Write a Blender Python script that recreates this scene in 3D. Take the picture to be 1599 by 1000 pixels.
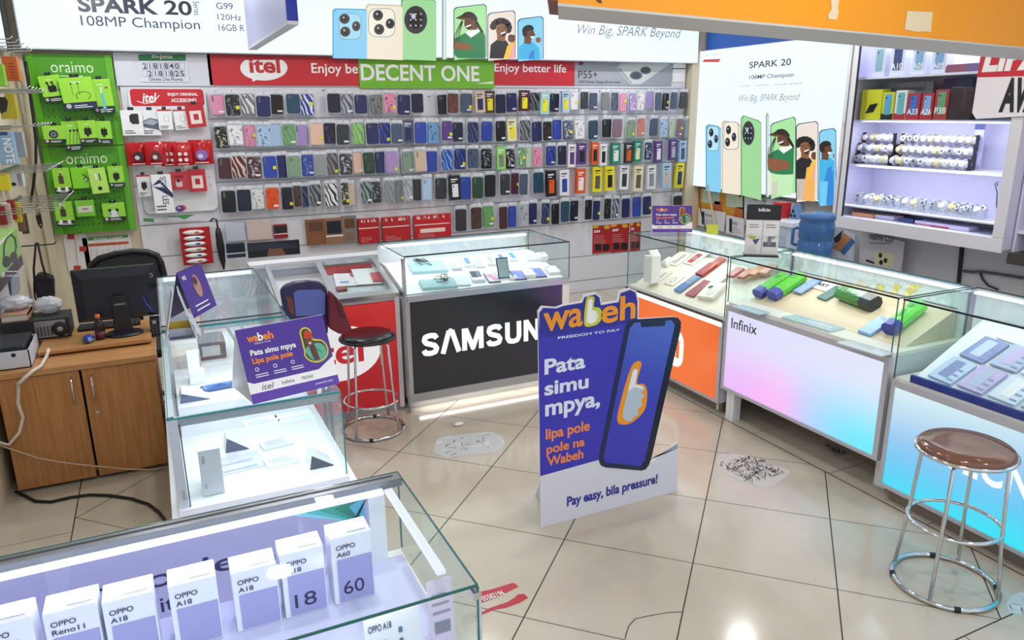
import bpy, math, random
from mathutils import Vector, Matrix
random.seed(7)
SC = bpy.context.scene
COL = SC.collection
for _o in list(bpy.data.objects):
    bpy.data.objects.remove(_o)
# ------------------------------------------------------------------ camera
CAMZ = 1.96315
RX = Vector((0.9033241835, -0.4288356983, -0.0102646652))
RY = Vector((-0.1242188540, -0.2386079335, -0.9631385832))
RZ = Vector((0.4105789763, 0.8713014392, -0.2688097958))
FPX = 1161.338
CAM = Vector((0, 0, CAMZ))
cd = bpy.data.cameras.new('camera')
cam = bpy.data.objects.new('camera', cd)
COL.objects.link(cam)
cd.sensor_fit = 'HORIZONTAL'
cd.sensor_width = 36.0
cd.lens = 36.0 * FPX / 1599.0
cd.clip_start = 0.05
m = Matrix((RX, -RY, -RZ)).transposed().to_4x4()
m.translation = CAM
cam.matrix_world = m
SC.camera = cam
# ------------------------------------------------------------------ world, exposure, lamps
SC.view_settings.view_transform = 'Standard'
SC.view_settings.look = 'None'
SC.view_settings.gamma = 1.0
SC.view_settings.exposure = 0.0
SC.view_settings.use_curve_mapping = False
w = bpy.data.worlds.new('world')
SC.world = w
w.use_nodes = True
w.node_tree.nodes['Background'].inputs[0].default_value = (0.86, 0.93, 1.0, 1)
w.node_tree.nodes['Background'].inputs[1].default_value = 0.95


def area(name, loc, sx, sy, power, col=(1, 1, 1), rot=(0, 0, 0)):
    l = bpy.data.lights.new(name, 'AREA')
    l.shape = 'RECTANGLE'
    l.size = sx
    l.size_y = sy
    l.energy = power
    l.color = col
    o = bpy.data.objects.new(name, l)
    COL.objects.link(o)
    o.location = loc
    o.rotation_euler = rot
    return o


# light of the ceiling downlights (their lamp bodies are built with the ceiling)
DOWN = [(0.91, 5.56), (0.44, 4.69), (2.2, 5.4), (3.6, 5.6), (4.6, 4.6), (4.5, 6.4), (1.9, 3.2), (3.3, 2.6), (0.3, 2.2), (1.8, 1.0), (4.6, 2.4), (3.2, 0.4), (-0.3, 6.2), (0.2, 0.4)]
for (dx, dy) in DOWN:
    l = bpy.data.lights.new('downlight_beam', 'AREA')
    l.shape = 'DISK'
    l.size = 0.16
    l.energy = 12.0
    l.color = (0.98, 0.98, 0.97)
    o = bpy.data.objects.new('downlight_beam', l)
    o.location = (dx, dy, 3.03)
    COL.objects.link(o)


# ------------------------------------------------------------------ helpers
def ray(x, y):
    return RX * ((x - 799.5) / FPX) + RY * ((y - 500.0) / FPX) + RZ


def _on(x, y, ax, v):
    d = ray(x, y)
    return CAM + d * ((v - CAM[ax]) / d[ax])


def onx(x, y, v):
    return _on(x, y, 0, v)


def ony(x, y, v):
    return _on(x, y, 1, v)


def onz(x, y, v):
    return _on(x, y, 2, v)


def lin(h):
    h = h.lstrip('#')
    out = []
    for i in (0, 2, 4):
        c = int(h[i:i + 2], 16) / 255.0
        out.append(c / 12.92 if c <= 0.04045 else ((c + 0.055) / 1.055) ** 2.4)
    return (out[0], out[1], out[2], 1.0)


_mc = {}


def M(h, rough=0.5, metal=0.0, spec=0.5, coat=0.0):
    k = ('p', h, rough, metal, spec, coat)
    if k in _mc:
        return _mc[k]
    m = bpy.data.materials.new('paint_' + h)
    m.use_nodes = True
    b = m.node_tree.nodes['Principled BSDF']
    b.inputs['Base Color'].default_value = lin(h)
    b.inputs['Roughness'].default_value = rough
    b.inputs['Metallic'].default_value = metal
    b.inputs['Specular IOR Level'].default_value = spec
    b.inputs['Coat Weight'].default_value = coat
    _mc[k] = m
    return m


def E(h, s=1.0):
    k = ('e', h, s)
    if k in _mc:
        return _mc[k]
    m = bpy.data.materials.new('lit_' + h)
    m.use_nodes = True
    b = m.node_tree.nodes['Principled BSDF']
    b.inputs['Base Color'].default_value = (0.02, 0.02, 0.02, 1)
    b.inputs['Roughness'].default_value = 0.35
    b.inputs['Emission Color'].default_value = lin(h)
    b.inputs['Emission Strength'].default_value = s
    _mc[k] = m
    return m


def glass(h='f4fbfa', refl=0.45, base=0.02, name='glass'):
    k = ('g', h, refl, base)
    if k in _mc:
        return _mc[k]
    m = bpy.data.materials.new(name)
    m.use_nodes = True
    nt = m.node_tree
    nt.nodes.clear()
    out = nt.nodes.new('ShaderNodeOutputMaterial')
    mix = nt.nodes.new('ShaderNodeMixShader')
    tr = nt.nodes.new('ShaderNodeBsdfTransparent')
    gl = nt.nodes.new('ShaderNodeBsdfGlossy')
    lw = nt.nodes.new('ShaderNodeLayerWeight')
    lw.inputs['Blend'].default_value = 0.5
    pw = nt.nodes.new('ShaderNodeMath')
    pw.operation = 'POWER'
    pw.inputs[1].default_value = 4.5
    ma = nt.nodes.new('ShaderNodeMath')
    ma.operation = 'MULTIPLY_ADD'
    ma.inputs[1].default_value = refl
    ma.inputs[2].default_value = base
    tr.inputs[0].default_value = lin(h)
    gl.inputs['Roughness'].default_value = 0.02
    gl.inputs['Color'].default_value = (0.95, 1, 0.98, 1)
    nt.links.new(lw.outputs['Facing'], pw.inputs[0])
    nt.links.new(pw.outputs[0], ma.inputs[0])
    nt.links.new(ma.outputs[0], mix.inputs[0])
    nt.links.new(tr.outputs[0], mix.inputs[1])
    nt.links.new(gl.outputs[0], mix.inputs[2])
    nt.links.new(mix.outputs[0], out.inputs[0])
    _mc[k] = m
    return m


def film(h, opac, rough=0.15):
    """thin see-through plastic with a body colour"""
    k = ('f', h, opac, rough)
    if k in _mc:
        return _mc[k]
    m = bpy.data.materials.new('clear_plastic')
    m.use_nodes = True
    nt = m.node_tree
    b = nt.nodes['Principled BSDF']
    b.inputs['Base Color'].default_value = lin(h)
    b.inputs['Roughness'].default_value = rough
    b.inputs['Alpha'].default_value = opac
    _mc[k] = m
    return m


def grad(name, stops, axis_vec, lo, hi, emit=0.0, rough=0.35, noise=0.0):
    """smooth printed colour blend along a world direction (a printed backlit film)"""
    m = bpy.data.materials.new(name)
    m.use_nodes = True
    nt = m.node_tree
    b = nt.nodes['Principled BSDF']
    g = nt.nodes.new('ShaderNodeNewGeometry')
    d = nt.nodes.new('ShaderNodeVectorMath')
    d.operation = 'DOT_PRODUCT'
    d.inputs[1].default_value = axis_vec
    mr = nt.nodes.new('ShaderNodeMapRange')
    mr.inputs['From Min'].default_value = lo
    mr.inputs['From Max'].default_value = hi
    cr = nt.nodes.new('ShaderNodeValToRGB')
    cr.color_ramp.interpolation = 'B_SPLINE'
    el = cr.color_ramp.elements
    el[0].position, el[0].color = stops[0][0], lin(stops[0][1])
    el[1].position, el[1].color = stops[-1][0], lin(stops[-1][1])
    for p, c in stops[1:-1]:
        e = el.new(p)
        e.color = lin(c)
    nt.links.new(g.outputs['Position'], d.inputs[0])
    nt.links.new(d.outputs['Value'], mr.inputs['Value'])
    nt.links.new(mr.outputs[0], cr.inputs[0])
    if emit:
        b.inputs['Base Color'].default_value = (0.02, 0.02, 0.02, 1)
        nt.links.new(cr.outputs[0], b.inputs['Emission Color'])
        b.inputs['Emission Strength'].default_value = emit
    else:
        nt.links.new(cr.outputs[0], b.inputs['Base Color'])
    b.inputs['Roughness'].default_value = rough
    return m


def pattern(kind, c1, c2, scale=60.0, rough=0.25):
    """printed two-colour pattern: 'stripe' or 'blotch'"""
    k = ('t', kind, c1, c2, scale)
    if k in _mc:
        return _mc[k]
    m = bpy.data.materials.new('print_' + kind)
    m.use_nodes = True
    nt = m.node_tree
    b = nt.nodes['Principled BSDF']
    tc = nt.nodes.new('ShaderNodeTexCoord')
    if kind == 'stripe':  # thin second-colour streaks: real stripes plus gloss highlights painted into the colour
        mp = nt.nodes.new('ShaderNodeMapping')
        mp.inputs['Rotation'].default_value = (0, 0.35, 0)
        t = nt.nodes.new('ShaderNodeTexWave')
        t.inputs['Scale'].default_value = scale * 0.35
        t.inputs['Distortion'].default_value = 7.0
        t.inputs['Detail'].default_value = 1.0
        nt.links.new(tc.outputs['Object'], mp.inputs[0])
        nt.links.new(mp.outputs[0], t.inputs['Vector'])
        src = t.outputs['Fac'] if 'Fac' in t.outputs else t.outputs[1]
    else:
        t = nt.nodes.new('ShaderNodeTexNoise')
        t.inputs['Scale'].default_value = scale
        t.inputs['Detail'].default_value = 6.0
        nt.links.new(tc.outputs['Object'], t.inputs['Vector'])
        src = t.outputs[0]
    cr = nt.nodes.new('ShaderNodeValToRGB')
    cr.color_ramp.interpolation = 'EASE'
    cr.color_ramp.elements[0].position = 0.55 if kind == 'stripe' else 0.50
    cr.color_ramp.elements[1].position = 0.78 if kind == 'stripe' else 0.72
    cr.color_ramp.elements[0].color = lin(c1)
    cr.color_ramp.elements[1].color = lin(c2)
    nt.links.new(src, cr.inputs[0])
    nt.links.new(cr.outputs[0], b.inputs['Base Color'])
    b.inputs['Roughness'].default_value = rough
    _mc[k] = m
    return m


def wood(h1, h2, axis='z'):
    k = ('w', h1, h2, axis)
    if k in _mc:
        return _mc[k]
    m = bpy.data.materials.new('wood')
    m.use_nodes = True
    nt = m.node_tree
    b = nt.nodes['Principled BSDF']
    tc = nt.nodes.new('ShaderNodeTexCoord')
    mp = nt.nodes.new('ShaderNodeMapping')
    mp.inputs['Scale'].default_value = {'z': (30, 30, 1.6), 'x': (1.6, 30, 30)}[axis]
    n = nt.nodes.new('ShaderNodeTexNoise')
    n.inputs['Scale'].default_value = 2.2
    n.inputs['Detail'].default_value = 5
    cr = nt.nodes.new('ShaderNodeValToRGB')
    cr.color_ramp.elements[0].position = 0.3
    cr.color_ramp.elements[1].position = 0.7
    cr.color_ramp.elements[0].color = lin(h1)
    cr.color_ramp.elements[1].color = lin(h2)
    nt.links.new(tc.outputs['Object'], mp.inputs[0])
    nt.links.new(mp.outputs[0], n.inputs['Vector'])
    nt.links.new(n.outputs[0], cr.inputs[0])
    nt.links.new(cr.outputs[0], b.inputs['Base Color'])
    b.inputs['Roughness'].default_value = 0.35
    _mc[k] = m
    return m


WHITE = M('eceef0', 0.35)
GREYW = M('c9ccd1', 0.4)
ALU = M('c3c6ca', 0.28, 0.85)
CHROME = M('d6d9dc', 0.12, 1.0)
BLACK = M('141519', 0.4)
NAVY = M('1d2140', 0.45)


class MB:
    """collects faces of ONE mesh; coordinates are in the space of its root (world minus o)"""

    def __init__(s, o=(0, 0, 0)):
        s.o = Vector(o)
        s.v, s.f, s.mi, s.sm, s.mats, s.cur = [], [], [], [], [], 0

    def use(s, mat):
        if mat not in s.mats:
            s.mats.append(mat)
        s.cur = s.mats.index(mat)
        return s

    def add(s, vs, fs, smooth=False):
        b = len(s.v)
        s.v += [Vector(p) - s.o for p in vs]
        for f in fs:
            s.f.append([b + i for i in f])
            s.mi.append(s.cur)
            s.sm.append(smooth)
        return s

    def quad(s, *p):
        return s.add(p, [range(len(p))])

    def box(s, lo, hi):
        x0, y0, z0 = lo
        x1, y1, z1 = hi
        if x0 > x1: x0, x1 = x1, x0
        if y0 > y1: y0, y1 = y1, y0
        if z0 > z1: z0, z1 = z1, z0
        return s.add([(x0, y0, z0), (x1, y0, z0), (x1, y1, z0), (x0, y1, z0), (x0, y0, z1), (x1, y0, z1), (x1, y1, z1), (x0, y1, z1)],
                     [(3, 2, 1, 0), (4, 5, 6, 7), (0, 1, 5, 4), (1, 2, 6, 5), (2, 3, 7, 6), (3, 0, 4, 7)])

    def obox(s, P, u, v, n):
        """box from corner P with edge vectors u, v, n"""
        P, u, v, n = Vector(P), Vector(u), Vector(v), Vector(n)
        q = [P, P + u, P + u + v, P + v]
        fl = u.cross(v).dot(n) < 0
        fs = [(3, 2, 1, 0), (4, 5, 6, 7), (0, 1, 5, 4), (1, 2, 6, 5), (2, 3, 7, 6), (3, 0, 4, 7)]
        if fl:
            fs = [tuple(reversed(f)) for f in fs]
        return s.add(q + [p + n for p in q], fs)

    def prism(s, poly, ext, smooth=False):
        poly = [Vector(p) for p in poly]
        ext = Vector(ext)
        k = len(poly)
        nrm = Vector((0, 0, 0))
        for i in range(k):
            nrm += poly[i].cross(poly[(i + 1) % k])
        if nrm.dot(ext) > 0:
            poly = poly[::-1]
        s.add(poly + [p + ext for p in poly], [list(range(k)), list(range(2 * k - 1, k - 1, -1))])
        b = len(s.v) - 2 * k
        for i in range(k):
            j = (i + 1) % k
            s.f.append([b + j, b + i, b + k + i, b + k + j])
            s.mi.append(s.cur)
            s.sm.append(smooth)
        return s

    def tube(s, pts, r, n=8, closed=False):
        pts = [Vector(p) for p in pts]
        k = len(pts)
        vs, fs = [], []
        prev = None
        for i, p in enumerate(pts):
            if closed:
                t = pts[(i + 1) % k] - pts[i - 1]
            else:
                t = pts[min(i + 1, k - 1)] - pts[max(i - 1, 0)]
            t.normalize()
            if prev is None:
                a = Vector((0, 0, 1)) if abs(t.z) < 0.9 else Vector((1, 0, 0))
                e1 = t.cross(a).normalized()
            else:
                e1 = (prev - t * prev.dot(t))
                e1 = e1.normalized() if e1.length > 1e-6 else t.orthogonal().normalized()
            prev = e1
            e2 = t.cross(e1)
            rr = r[i] if isinstance(r, (list, tuple)) else r
            for j in range(n):
                a = 2 * math.pi * j / n
                vs.append(p + (e1 * math.cos(a) + e2 * math.sin(a)) * rr)
        last = k if closed else k - 1
        for i in range(last):
            for j in range(n):
                a, b2 = i * n + j, i * n + (j + 1) % n
                c, d = ((i + 1) % k) * n + (j + 1) % n, ((i + 1) % k) * n + j
                fs.append((a, b2, c, d))
        s.add(vs, fs, True)
        if not closed:
            b = len(s.v) - len(vs)
            for ring, rev in ((0, True), (k - 1, False)):
                f = [b + ring * n + j for j in range(n)]
                s.f.append(f[::-1] if rev else f)
                s.mi.append(s.cur)
                s.sm.append(False)
        return s

    def cyl(s, p0, p1, r0, r1=None, n=16):
        return s.tube([p0, p1], [r0, r0 if r1 is None else r1], n)

    def lathe(s, c, prof, n=24, axis=(0, 0, 1), sx=1.0, sy=1.0):
        """prof = [(radius, height)...] around an axis from c"""
        c, ax = Vector(c), Vector(axis).normalized()
        e1 = ax.orthogonal().normalized() if abs(ax.z) < 0.99 else Vector((1, 0, 0))
        e2 = ax.cross(e1)
        vs, fs = [], []
        for (r, h) in prof:
            for j in range(n):
                a = 2 * math.pi * j / n
                vs.append(c + ax * h + e1 * (math.cos(a) * r * sx) + e2 * (math.sin(a) * r * sy))
        for i in range(len(prof) - 1):
            for j in range(n):
                fs.append((i * n + j, i * n + (j + 1) % n, (i + 1) * n + (j + 1) % n, (i + 1) * n + j))
        s.add(vs, fs, True)
        b = len(s.v) - len(vs)
        for ring, rev in ((0, True), (len(prof) - 1, False)):
            if prof[ring][0] > 1e-5:
                f = [b + ring * n + j for j in range(n)]
                s.f.append(f[::-1] if rev else f)
                s.mi.append(s.cur)
                s.sm.append(False)
        return s

    def ball(s, c, rx, ry, rz, n=16, m=10, wob=0.0, seed=0):
        rnd = random.Random(seed)
        c = Vector(c)
        vs, fs = [], []
        for i in range(m + 1):
            t = math.pi * i / m
            for j in range(n):
                a = 2 * math.pi * j / n
                k = 1 + (rnd.uniform(-wob, wob) if 0 < i < m else 0)
                vs.append(c + Vector((rx * math.sin(t) * math.cos(a) * k, ry * math.sin(t) * math.sin(a) * k, -rz * math.cos(t) * k)))
        for i in range(m):
            for j in range(n):
                fs.append((i * n + j, i * n + (j + 1) % n, (i + 1) * n + (j + 1) % n, (i + 1) * n + j))
        return s.add(vs, fs, True)

    def mesh(s, name):
        me = bpy.data.meshes.new(name)
        me.from_pydata([tuple(v) for v in s.v], [], [list(f) for f in s.f])
        for mt in s.mats:
            me.materials.append(mt)
        me.polygons.foreach_set('material_index', s.mi)
        me.polygons.foreach_set('use_smooth', s.sm)
        me.update()
        return me

    def build(s, name, parent=None, bevel=0.0, label=None):
        ob = bpy.data.objects.new(name, s.mesh(name))
        COL.objects.link(ob)
        if parent is not None:
            ob.parent = parent
        else:
            ob.location = s.o
        if bevel:
            b = ob.modifiers.new('edge', 'BEVEL')
            b.width = bevel
            b.segments = 2
            b.limit_method = 'ANGLE'
        if label:
            ob['label'] = label
        return ob


def thing(name, label, cat, loc=(0, 0, 0), group=None, rz=0.0):
    o = bpy.data.objects.new(name, None)
    o.empty_display_size = 0.05
    COL.objects.link(o)
    o.location = loc
    o.rotation_euler = (0, 0, rz)
    return tag(o, label, cat, group)


def tag(o, label, cat, group=None, kind=None):
    o['label'] = label
    o['category'] = cat
    if group:
        o['group'] = group
    if kind:
        o['kind'] = kind
    return o


def struct(ob):
    ob['kind'] = 'structure'
    return ob


def rr(a0, b0, a1, b1, r, seg=4):
    """rounded rectangle outline (2-D)"""
    out = []
    for cx, cy, st in ((a1 - r, b0 + r, -90), (a1 - r, b1 - r, 0), (a0 + r, b1 - r, 90), (a0 + r, b0 + r, 180)):
        for i in range(seg + 1):
            t = math.radians(st + 90 * i / seg)
            out.append((cx + r * math.cos(t), cy + r * math.sin(t)))
    return out


def ell(cx, cy, rx, ry=None, n=18, rot=0.0):
    ry = rx if ry is None else ry
    c, s_ = math.cos(rot), math.sin(rot)
    return [(cx + rx * math.cos(2 * math.pi * i / n) * c - ry * math.sin(2 * math.pi * i / n) * s_,
             cy + rx * math.cos(2 * math.pi * i / n) * s_ + ry * math.sin(2 * math.pi * i / n) * c) for i in range(n)]


class Fr:
    """a flat surface: origin P, unit directions u (along) and v (up), outward normal n"""

    def __init__(s, P, u, v):
        s.P, s.u, s.v = Vector(P), Vector(u).normalized(), Vector(v).normalized()
        s.n = s.u.cross(s.v).normalized()

    def at(s, a, b, h=0.0):
        return s.P + s.u * a + s.v * b + s.n * h

    def px(s, x, y):
        d = ray(x, y)
        q = CAM + d * ((s.P - CAM).dot(s.n) / d.dot(s.n)) - s.P
        return (q.dot(s.u), q.dot(s.v))

    def shift(s, h):
        return Fr(s.P + s.n * h, s.u, s.v)


_tx = {}


def text_geo(t, bold, slant, sp=1.0):
    k = (t, bold, slant, sp)
    if k not in _tx:
        c = bpy.data.curves.new('lettering', 'FONT')
        c.body = t
        c.resolution_u = 4
        c.space_character = sp
        c.offset = bold
        c.shear = slant
        c.fill_mode = 'FRONT'
        o = bpy.data.objects.new('lettering', c)
        me = bpy.data.meshes.new_from_object(o)
        vs = [(v.co.x, v.co.y) for v in me.vertices]
        fs = [list(p.vertices) for p in me.polygons]
        bpy.data.objects.remove(o)
        bpy.data.curves.remove(c)
        bpy.data.meshes.remove(me)
        xs = [v[0] for v in vs]
        ys = [v[1] for v in vs]
        x0, x1, y0, y1 = min(xs), max(xs), min(ys), max(ys)
        if t in ('1', 'l', 'I'):
            x0, x1 = x0 - 0.22, x1 + 0.22
        _tx[k] = ([((x - x0) / (x1 - x0), (y - y0) / max(y1 - y0, 1e-6)) for x, y in vs], fs)
    return _tx[k]


def smooth(pts, n=4):
    """closed Catmull-Rom curve through 2-D points"""
    out, k = [], len(pts)
    for i in range(k):
        p0, p1, p2, p3 = pts[i - 1], pts[i], pts[(i + 1) % k], pts[(i + 2) % k]
        for j in range(n):
            t = j / n
            out.append(tuple(.5 * (2 * p1[a] + (p2[a] - p0[a]) * t + (2 * p0[a] - 5 * p1[a] + 4 * p2[a] - p3[a]) * t * t + (3 * p1[a] - p0[a] - 3 * p2[a] + p3[a]) * t ** 3) for a in (0, 1)))
    return out


def clip(pts, win):
    """keep the part of a polygon inside a convex window (2-D)"""
    ar = sum(a[0] * b[1] - b[0] * a[1] for a, b in zip(win, win[1:] + win[:1]))
    win = win if ar > 0 else win[::-1]
    for (ax, ay), (bx, by) in zip(win, win[1:] + win[:1]):
        f = lambda q: (bx - ax) * (q[1] - ay) - (by - ay) * (q[0] - ax)
        out = []
        for p0, p1 in zip(pts, pts[1:] + pts[:1]):
            d0, d1 = f(p0), f(p1)
            if d0 >= 0:
                out.append(p0)
            if (d0 >= 0) != (d1 >= 0):
                k = d0 / (d0 - d1)
                out.append((p0[0] + (p1[0] - p0[0]) * k, p0[1] + (p1[1] - p0[1]) * k))
        pts = out
        if len(pts) < 3:
            return []
    return pts


class Print:
    """flat printing on a frame; every name becomes one mesh"""

    def __init__(s, fr, o=(0, 0, 0), base=0.0012):
        s.fr, s.o, s.b, s.g, s.name, s.px, s.k = fr, o, base, {}, ('printed_graphic', 0), False, 0
        s.win = None

    def nm(s, n):
        s.k += 1
        s.name = (n, s.k)
        return s

    def _mb(s, name, mat):
        if not isinstance(name, tuple):
            s.k += 1
            name = (name, s.k)
        if name not in s.g:
            s.g[name] = MB(s.o)
        return s.g[name].use(mat)

    def _c(s, p):
        return s.fr.px(*p) if s.px else p

    def poly(s, pts, mat, L=0, name=None):
        if s.win:
            pts = clip(list(pts), s.win)
            if not pts:
                return s
        q = [s.fr.at(*s._c(p), s.b + L * 0.0005) for p in pts]
        nr = Vector((0, 0, 0))
        for i in range(len(q)):
            nr += (q[i] - q[0]).cross(q[(i + 1) % len(q)] - q[0])
        if nr.dot(s.fr.n) < 0:
            q = q[::-1]
        s._mb(name or s.name, mat).quad(*q)
        return s

    def rect(s, a0, b0, a1, b1, mat, L=0, name=None):
        return s.poly([(a0, b0), (a1, b0), (a1, b1), (a0, b1)], mat, L, name)

    def rrect(s, a0, b0, a1, b1, r, mat, L=0, name=None):
        return s.poly(rr(min(a0, a1), min(b0, b1), max(a0, a1), max(b0, b1), r), mat, L, name)

    def disc(s, cx, cy, rx, mat, L=0, ry=None, name=None, rot=0.0, n=18):
        return s.poly(ell(cx, cy, rx, ry, n, rot), mat, L, name)

    def line(s, pts, w, mat, L=0, name=None):
        if name:
            s.k += 1
            name = (name, s.k)
        for (x0, y0), (x1, y1) in zip(pts[:-1], pts[1:]):
            d = math.hypot(x1 - x0, y1 - y0) or 1e-6
            ox, oy = -(y1 - y0) / d * w / 2, (x1 - x0) / d * w / 2
            s.poly([(x0 + ox, y0 + oy), (x1 + ox, y1 + oy), (x1 - ox, y1 - oy), (x0 - ox, y0 - oy)], mat, L, name)
        return s

    def text(s, t, p0, p1, mat, bold=0.0, slant=0.0, L=2, name='lettering', tilt=None, sp=1.0):
        """p0 lower-left, p1 upper-right of the ink box; tilt: point that the lower-right corner reaches"""
        a0, b0 = s._c(p0)
        a1, b1 = s._c(p1)
        vs, fs = text_geo(t, bold, slant, sp)
        rise = 0.0
        if tilt is not None:
            rise = s._c(tilt)[1] - b0
            b1 -= rise
        q = [s.fr.at(a0 + x * (a1 - a0), b0 + y * (b1 - b0) + x * rise, s.b + L * 0.0005) for x, y in vs]
        s._mb(name, mat).add(q, fs)
        return s

    def bars(s, a0, b0, a1, b1, n, mat, L=1, fill=0.45, name='small_print', ragged=True, seed=0):
        """n lines of print too small to read"""
        rnd = random.Random(seed)
        h = (b1 - b0) / n
        s.k += 1
        name = (name, s.k)
        for i in range(n):
            e = a0 + (a1 - a0) * (rnd.uniform(0.6, 1.0) if ragged else 1)
            s.rect(a0, b0 + h * i, e, b0 + h * (i + fill), mat, L, name)
        return s

    def done(s, parent):
        return [mb.build(n[0], parent) for n, mb in s.g.items()]


ORD = ['first', 'second', 'third', 'fourth', 'fifth', 'sixth', 'seventh', 'eighth', 'ninth', 'tenth', 'eleventh', 'twelfth', 'thirteenth',
       'fourteenth', 'fifteenth', 'sixteenth', 'seventeenth', 'eighteenth', 'nineteenth', 'twentieth']
ORD += ['twenty-' + o for o in ORD[:9]] + ['thirtieth'] + ['thirty-' + o for o in ORD[:9]] + ['fortieth'] + ['forty-' + o for o in ORD[:9]]
# ------------------------------------------------------------------ room shell
YB = 7.09
XL, XR = -0.92, 5.75


def floor_mat():
    m = bpy.data.materials.new('polished_tile')
    m.use_nodes = True
    nt = m.node_tree
    N = nt.nodes.new
    L = nt.links.new
    b = nt.nodes['Principled BSDF']
    g = N('ShaderNodeNewGeometry')

    def mth(op, a, b_=None, c=None):
        n = N('ShaderNodeMath')
        n.operation = op
        for i, q in enumerate((a, b_, c)):
            if q is None:
                continue
            if isinstance(q, (int, float)):
                n.inputs[i].default_value = q
            else:
                L(q, n.inputs[i])
        return n.outputs[0]

    sp = N('ShaderNodeSeparateXYZ')
    L(g.outputs['Position'], sp.inputs[0])
    x, y = sp.outputs[0], sp.outputs[1]
    r = 0.70710678
    a = mth('ADD', mth('MULTIPLY', mth('SUBTRACT', x, y), r), 2.0352 + 6.0)
    c = mth('ADD', mth('MULTIPLY', mth('ADD', x, y), -r), 4.8278 + 6.0)
    la = mth('LESS_THAN', mth('PINGPONG', a, 0.3), 0.0028)
    lc = mth('LESS_THAN', mth('PINGPONG', c, 0.3), 0.0022)
    diag = mth('MAXIMUM', la, lc)
    # straight border rows along the counters
    bx = mth('GREATER_THAN', x, 3.2)
    by = mth('LESS_THAN', y, 1.46)
    bl = mth('LESS_THAN', x, -0.58)
    bord = mth('MAXIMUM', mth('MAXIMUM', bx, by), bl)
    lx = mth('LESS_THAN', mth('PINGPONG', mth('ADD', x, 10.0), 0.3), 0.002)
    ly = mth('LESS_THAN', mth('PINGPONG', mth('ADD', y, 9.94), 0.3), 0.002)
    axis = mth('MAXIMUM', lx, ly)
    e1 = mth('LESS_THAN', mth('ABSOLUTE', mth('SUBTRACT', x, 3.2)), 0.004)
    e2 = mth('LESS_THAN', mth('ABSOLUTE', mth('SUBTRACT', y, 1.46)), 0.003)
    e3 = mth('LESS_THAN', mth('ABSOLUTE', mth('ADD', x, 0.58)), 0.003)
    edges = mth('MAXIMUM', mth('MAXIMUM', e1, e2), e3)
    inner = mth('MULTIPLY', diag, mth('SUBTRACT', 1.0, bord))
    outer = mth('MULTIPLY', axis, bord)
    line = mth('MINIMUM', mth('MAXIMUM', mth('MAXIMUM', inner, outer), edges), 1.0)
    n = N('ShaderNodeTexNoise')
    n.inputs['Scale'].default_value = 1.4
    n.inputs['Detail'].default_value = 4
    L(g.outputs['Position'], n.inputs['Vector'])
    cr = N('ShaderNodeValToRGB')
    cr.color_ramp.elements[0].color = lin('b3aa9a')
    cr.color_ramp.elements[1].color = lin('c8c0b2')
    cr.color_ramp.elements[0].position = 0.3
    cr.color_ramp.elements[1].position = 0.7
    L(n.outputs[0], cr.inputs[0])
    mx = N('ShaderNodeMix')
    mx.data_type = 'RGBA'
    L(line, mx.inputs['Factor'])
    L(cr.outputs[0], mx.inputs['A'])
    mx.inputs['B'].default_value = lin('2c2721')
    L(mx.outputs['Result'], b.inputs['Base Color'])
    ro = mth('ADD', mth('MULTIPLY', line, 0.5), 0.13)
    L(ro, b.inputs['Roughness'])
    b.inputs['Specular IOR Level'].default_value = 0.45
    return m


struct(MB((0, 3, 0)).use(floor_mat()).box((XL - 0.1, -1.6, -0.08), (XR + 0.1, 7.25, 0)).build('floor'))
CREAM = M('d3c9b2', 0.6)
struct(MB((2.4, YB, 0)).use(CREAM).box((XL - 0.1, YB, 0), (XR + 0.1, YB + 0.12, 3.12)).build('wall_back'))
struct(MB((XL, 3, 0)).use(CREAM).box((XL - 0.1, -0.2, 0), (XL, YB, 3.12)).build('wall_left'))
struct(MB((XR, 3, 0)).use(M('c4c5cc', 0.55)).box((XR, -0.2, 0), (XR + 0.1, YB, 3.12)).build('wall_right'))
struct(MB((2.4, 3, 3.06)).use(M('dcdcd8', 0.6)).box((XL - 0.1, -0.2, 3.06), (XR + 0.1, YB + 0.1, 3.16)).build('ceiling'))
mb = MB((5.6, YB, 0)).use(CREAM)
mb.box((5.52, 6.97, 0), (5.75, YB, 3.06))
struct(mb.build('trim_1'))
# thin wall angle by the corner, left of the green panel
struct(MB((-0.85, YB, 0)).use(M('c7bfa9', 0.6)).box((-0.86, 7.05, 0), (-0.80, YB, 2.44)).build('trim_2'))
for (dx, dy) in DOWN:
    mb = MB((dx, dy, 3.06)).use(M('e8e8e6', 0.4)).lathe((dx, dy, 3.03), [(0.10, 0.03), (0.115, 0.022), (0.115, 0.0), (0.095, 0.0), (0.09, 0.02)], 24)
    mb.use(E('fff6e6', 9.0)).lathe((dx, dy, 3.037), [(0.0, 0.0), (0.09, 0.0)], 24)
    o = mb.build('downlight')
    tag(o, 'round white ceiling downlight above the shop floor', 'ceiling light', 'ceiling downlights')

# ------------------------------------------------------------------ slat wall
SLAT = M('d9dbe4', 0.35)
ZS = [0.0, 0.135, 0.41, 0.79, 1.065, 1.40, 1.665, 1.935, 2.20, 2.46]
SLATS = []
SLATW = thing('slatwall', 'pale grey grooved slatwall covering the back wall under the banners', 'slatwall', (2.7, 7.08, 0))
for i in range(9):
    z0, z1 = ZS[i], ZS[i + 1]
    mb = MB((2.7, 7.08, 0)).use(SLAT).box((-0.16, 7.055, z0 + 0.004), (5.5, YB - 0.002, z1 - 0.004))
    mb.use(M('8e9198', 0.3, 0.6)).box((-0.16, 7.0555, z1 - 0.006), (5.5, 7.07, z1 + 0.002))
    SLATS.append(mb.build('slat_board', SLATW))

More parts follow.
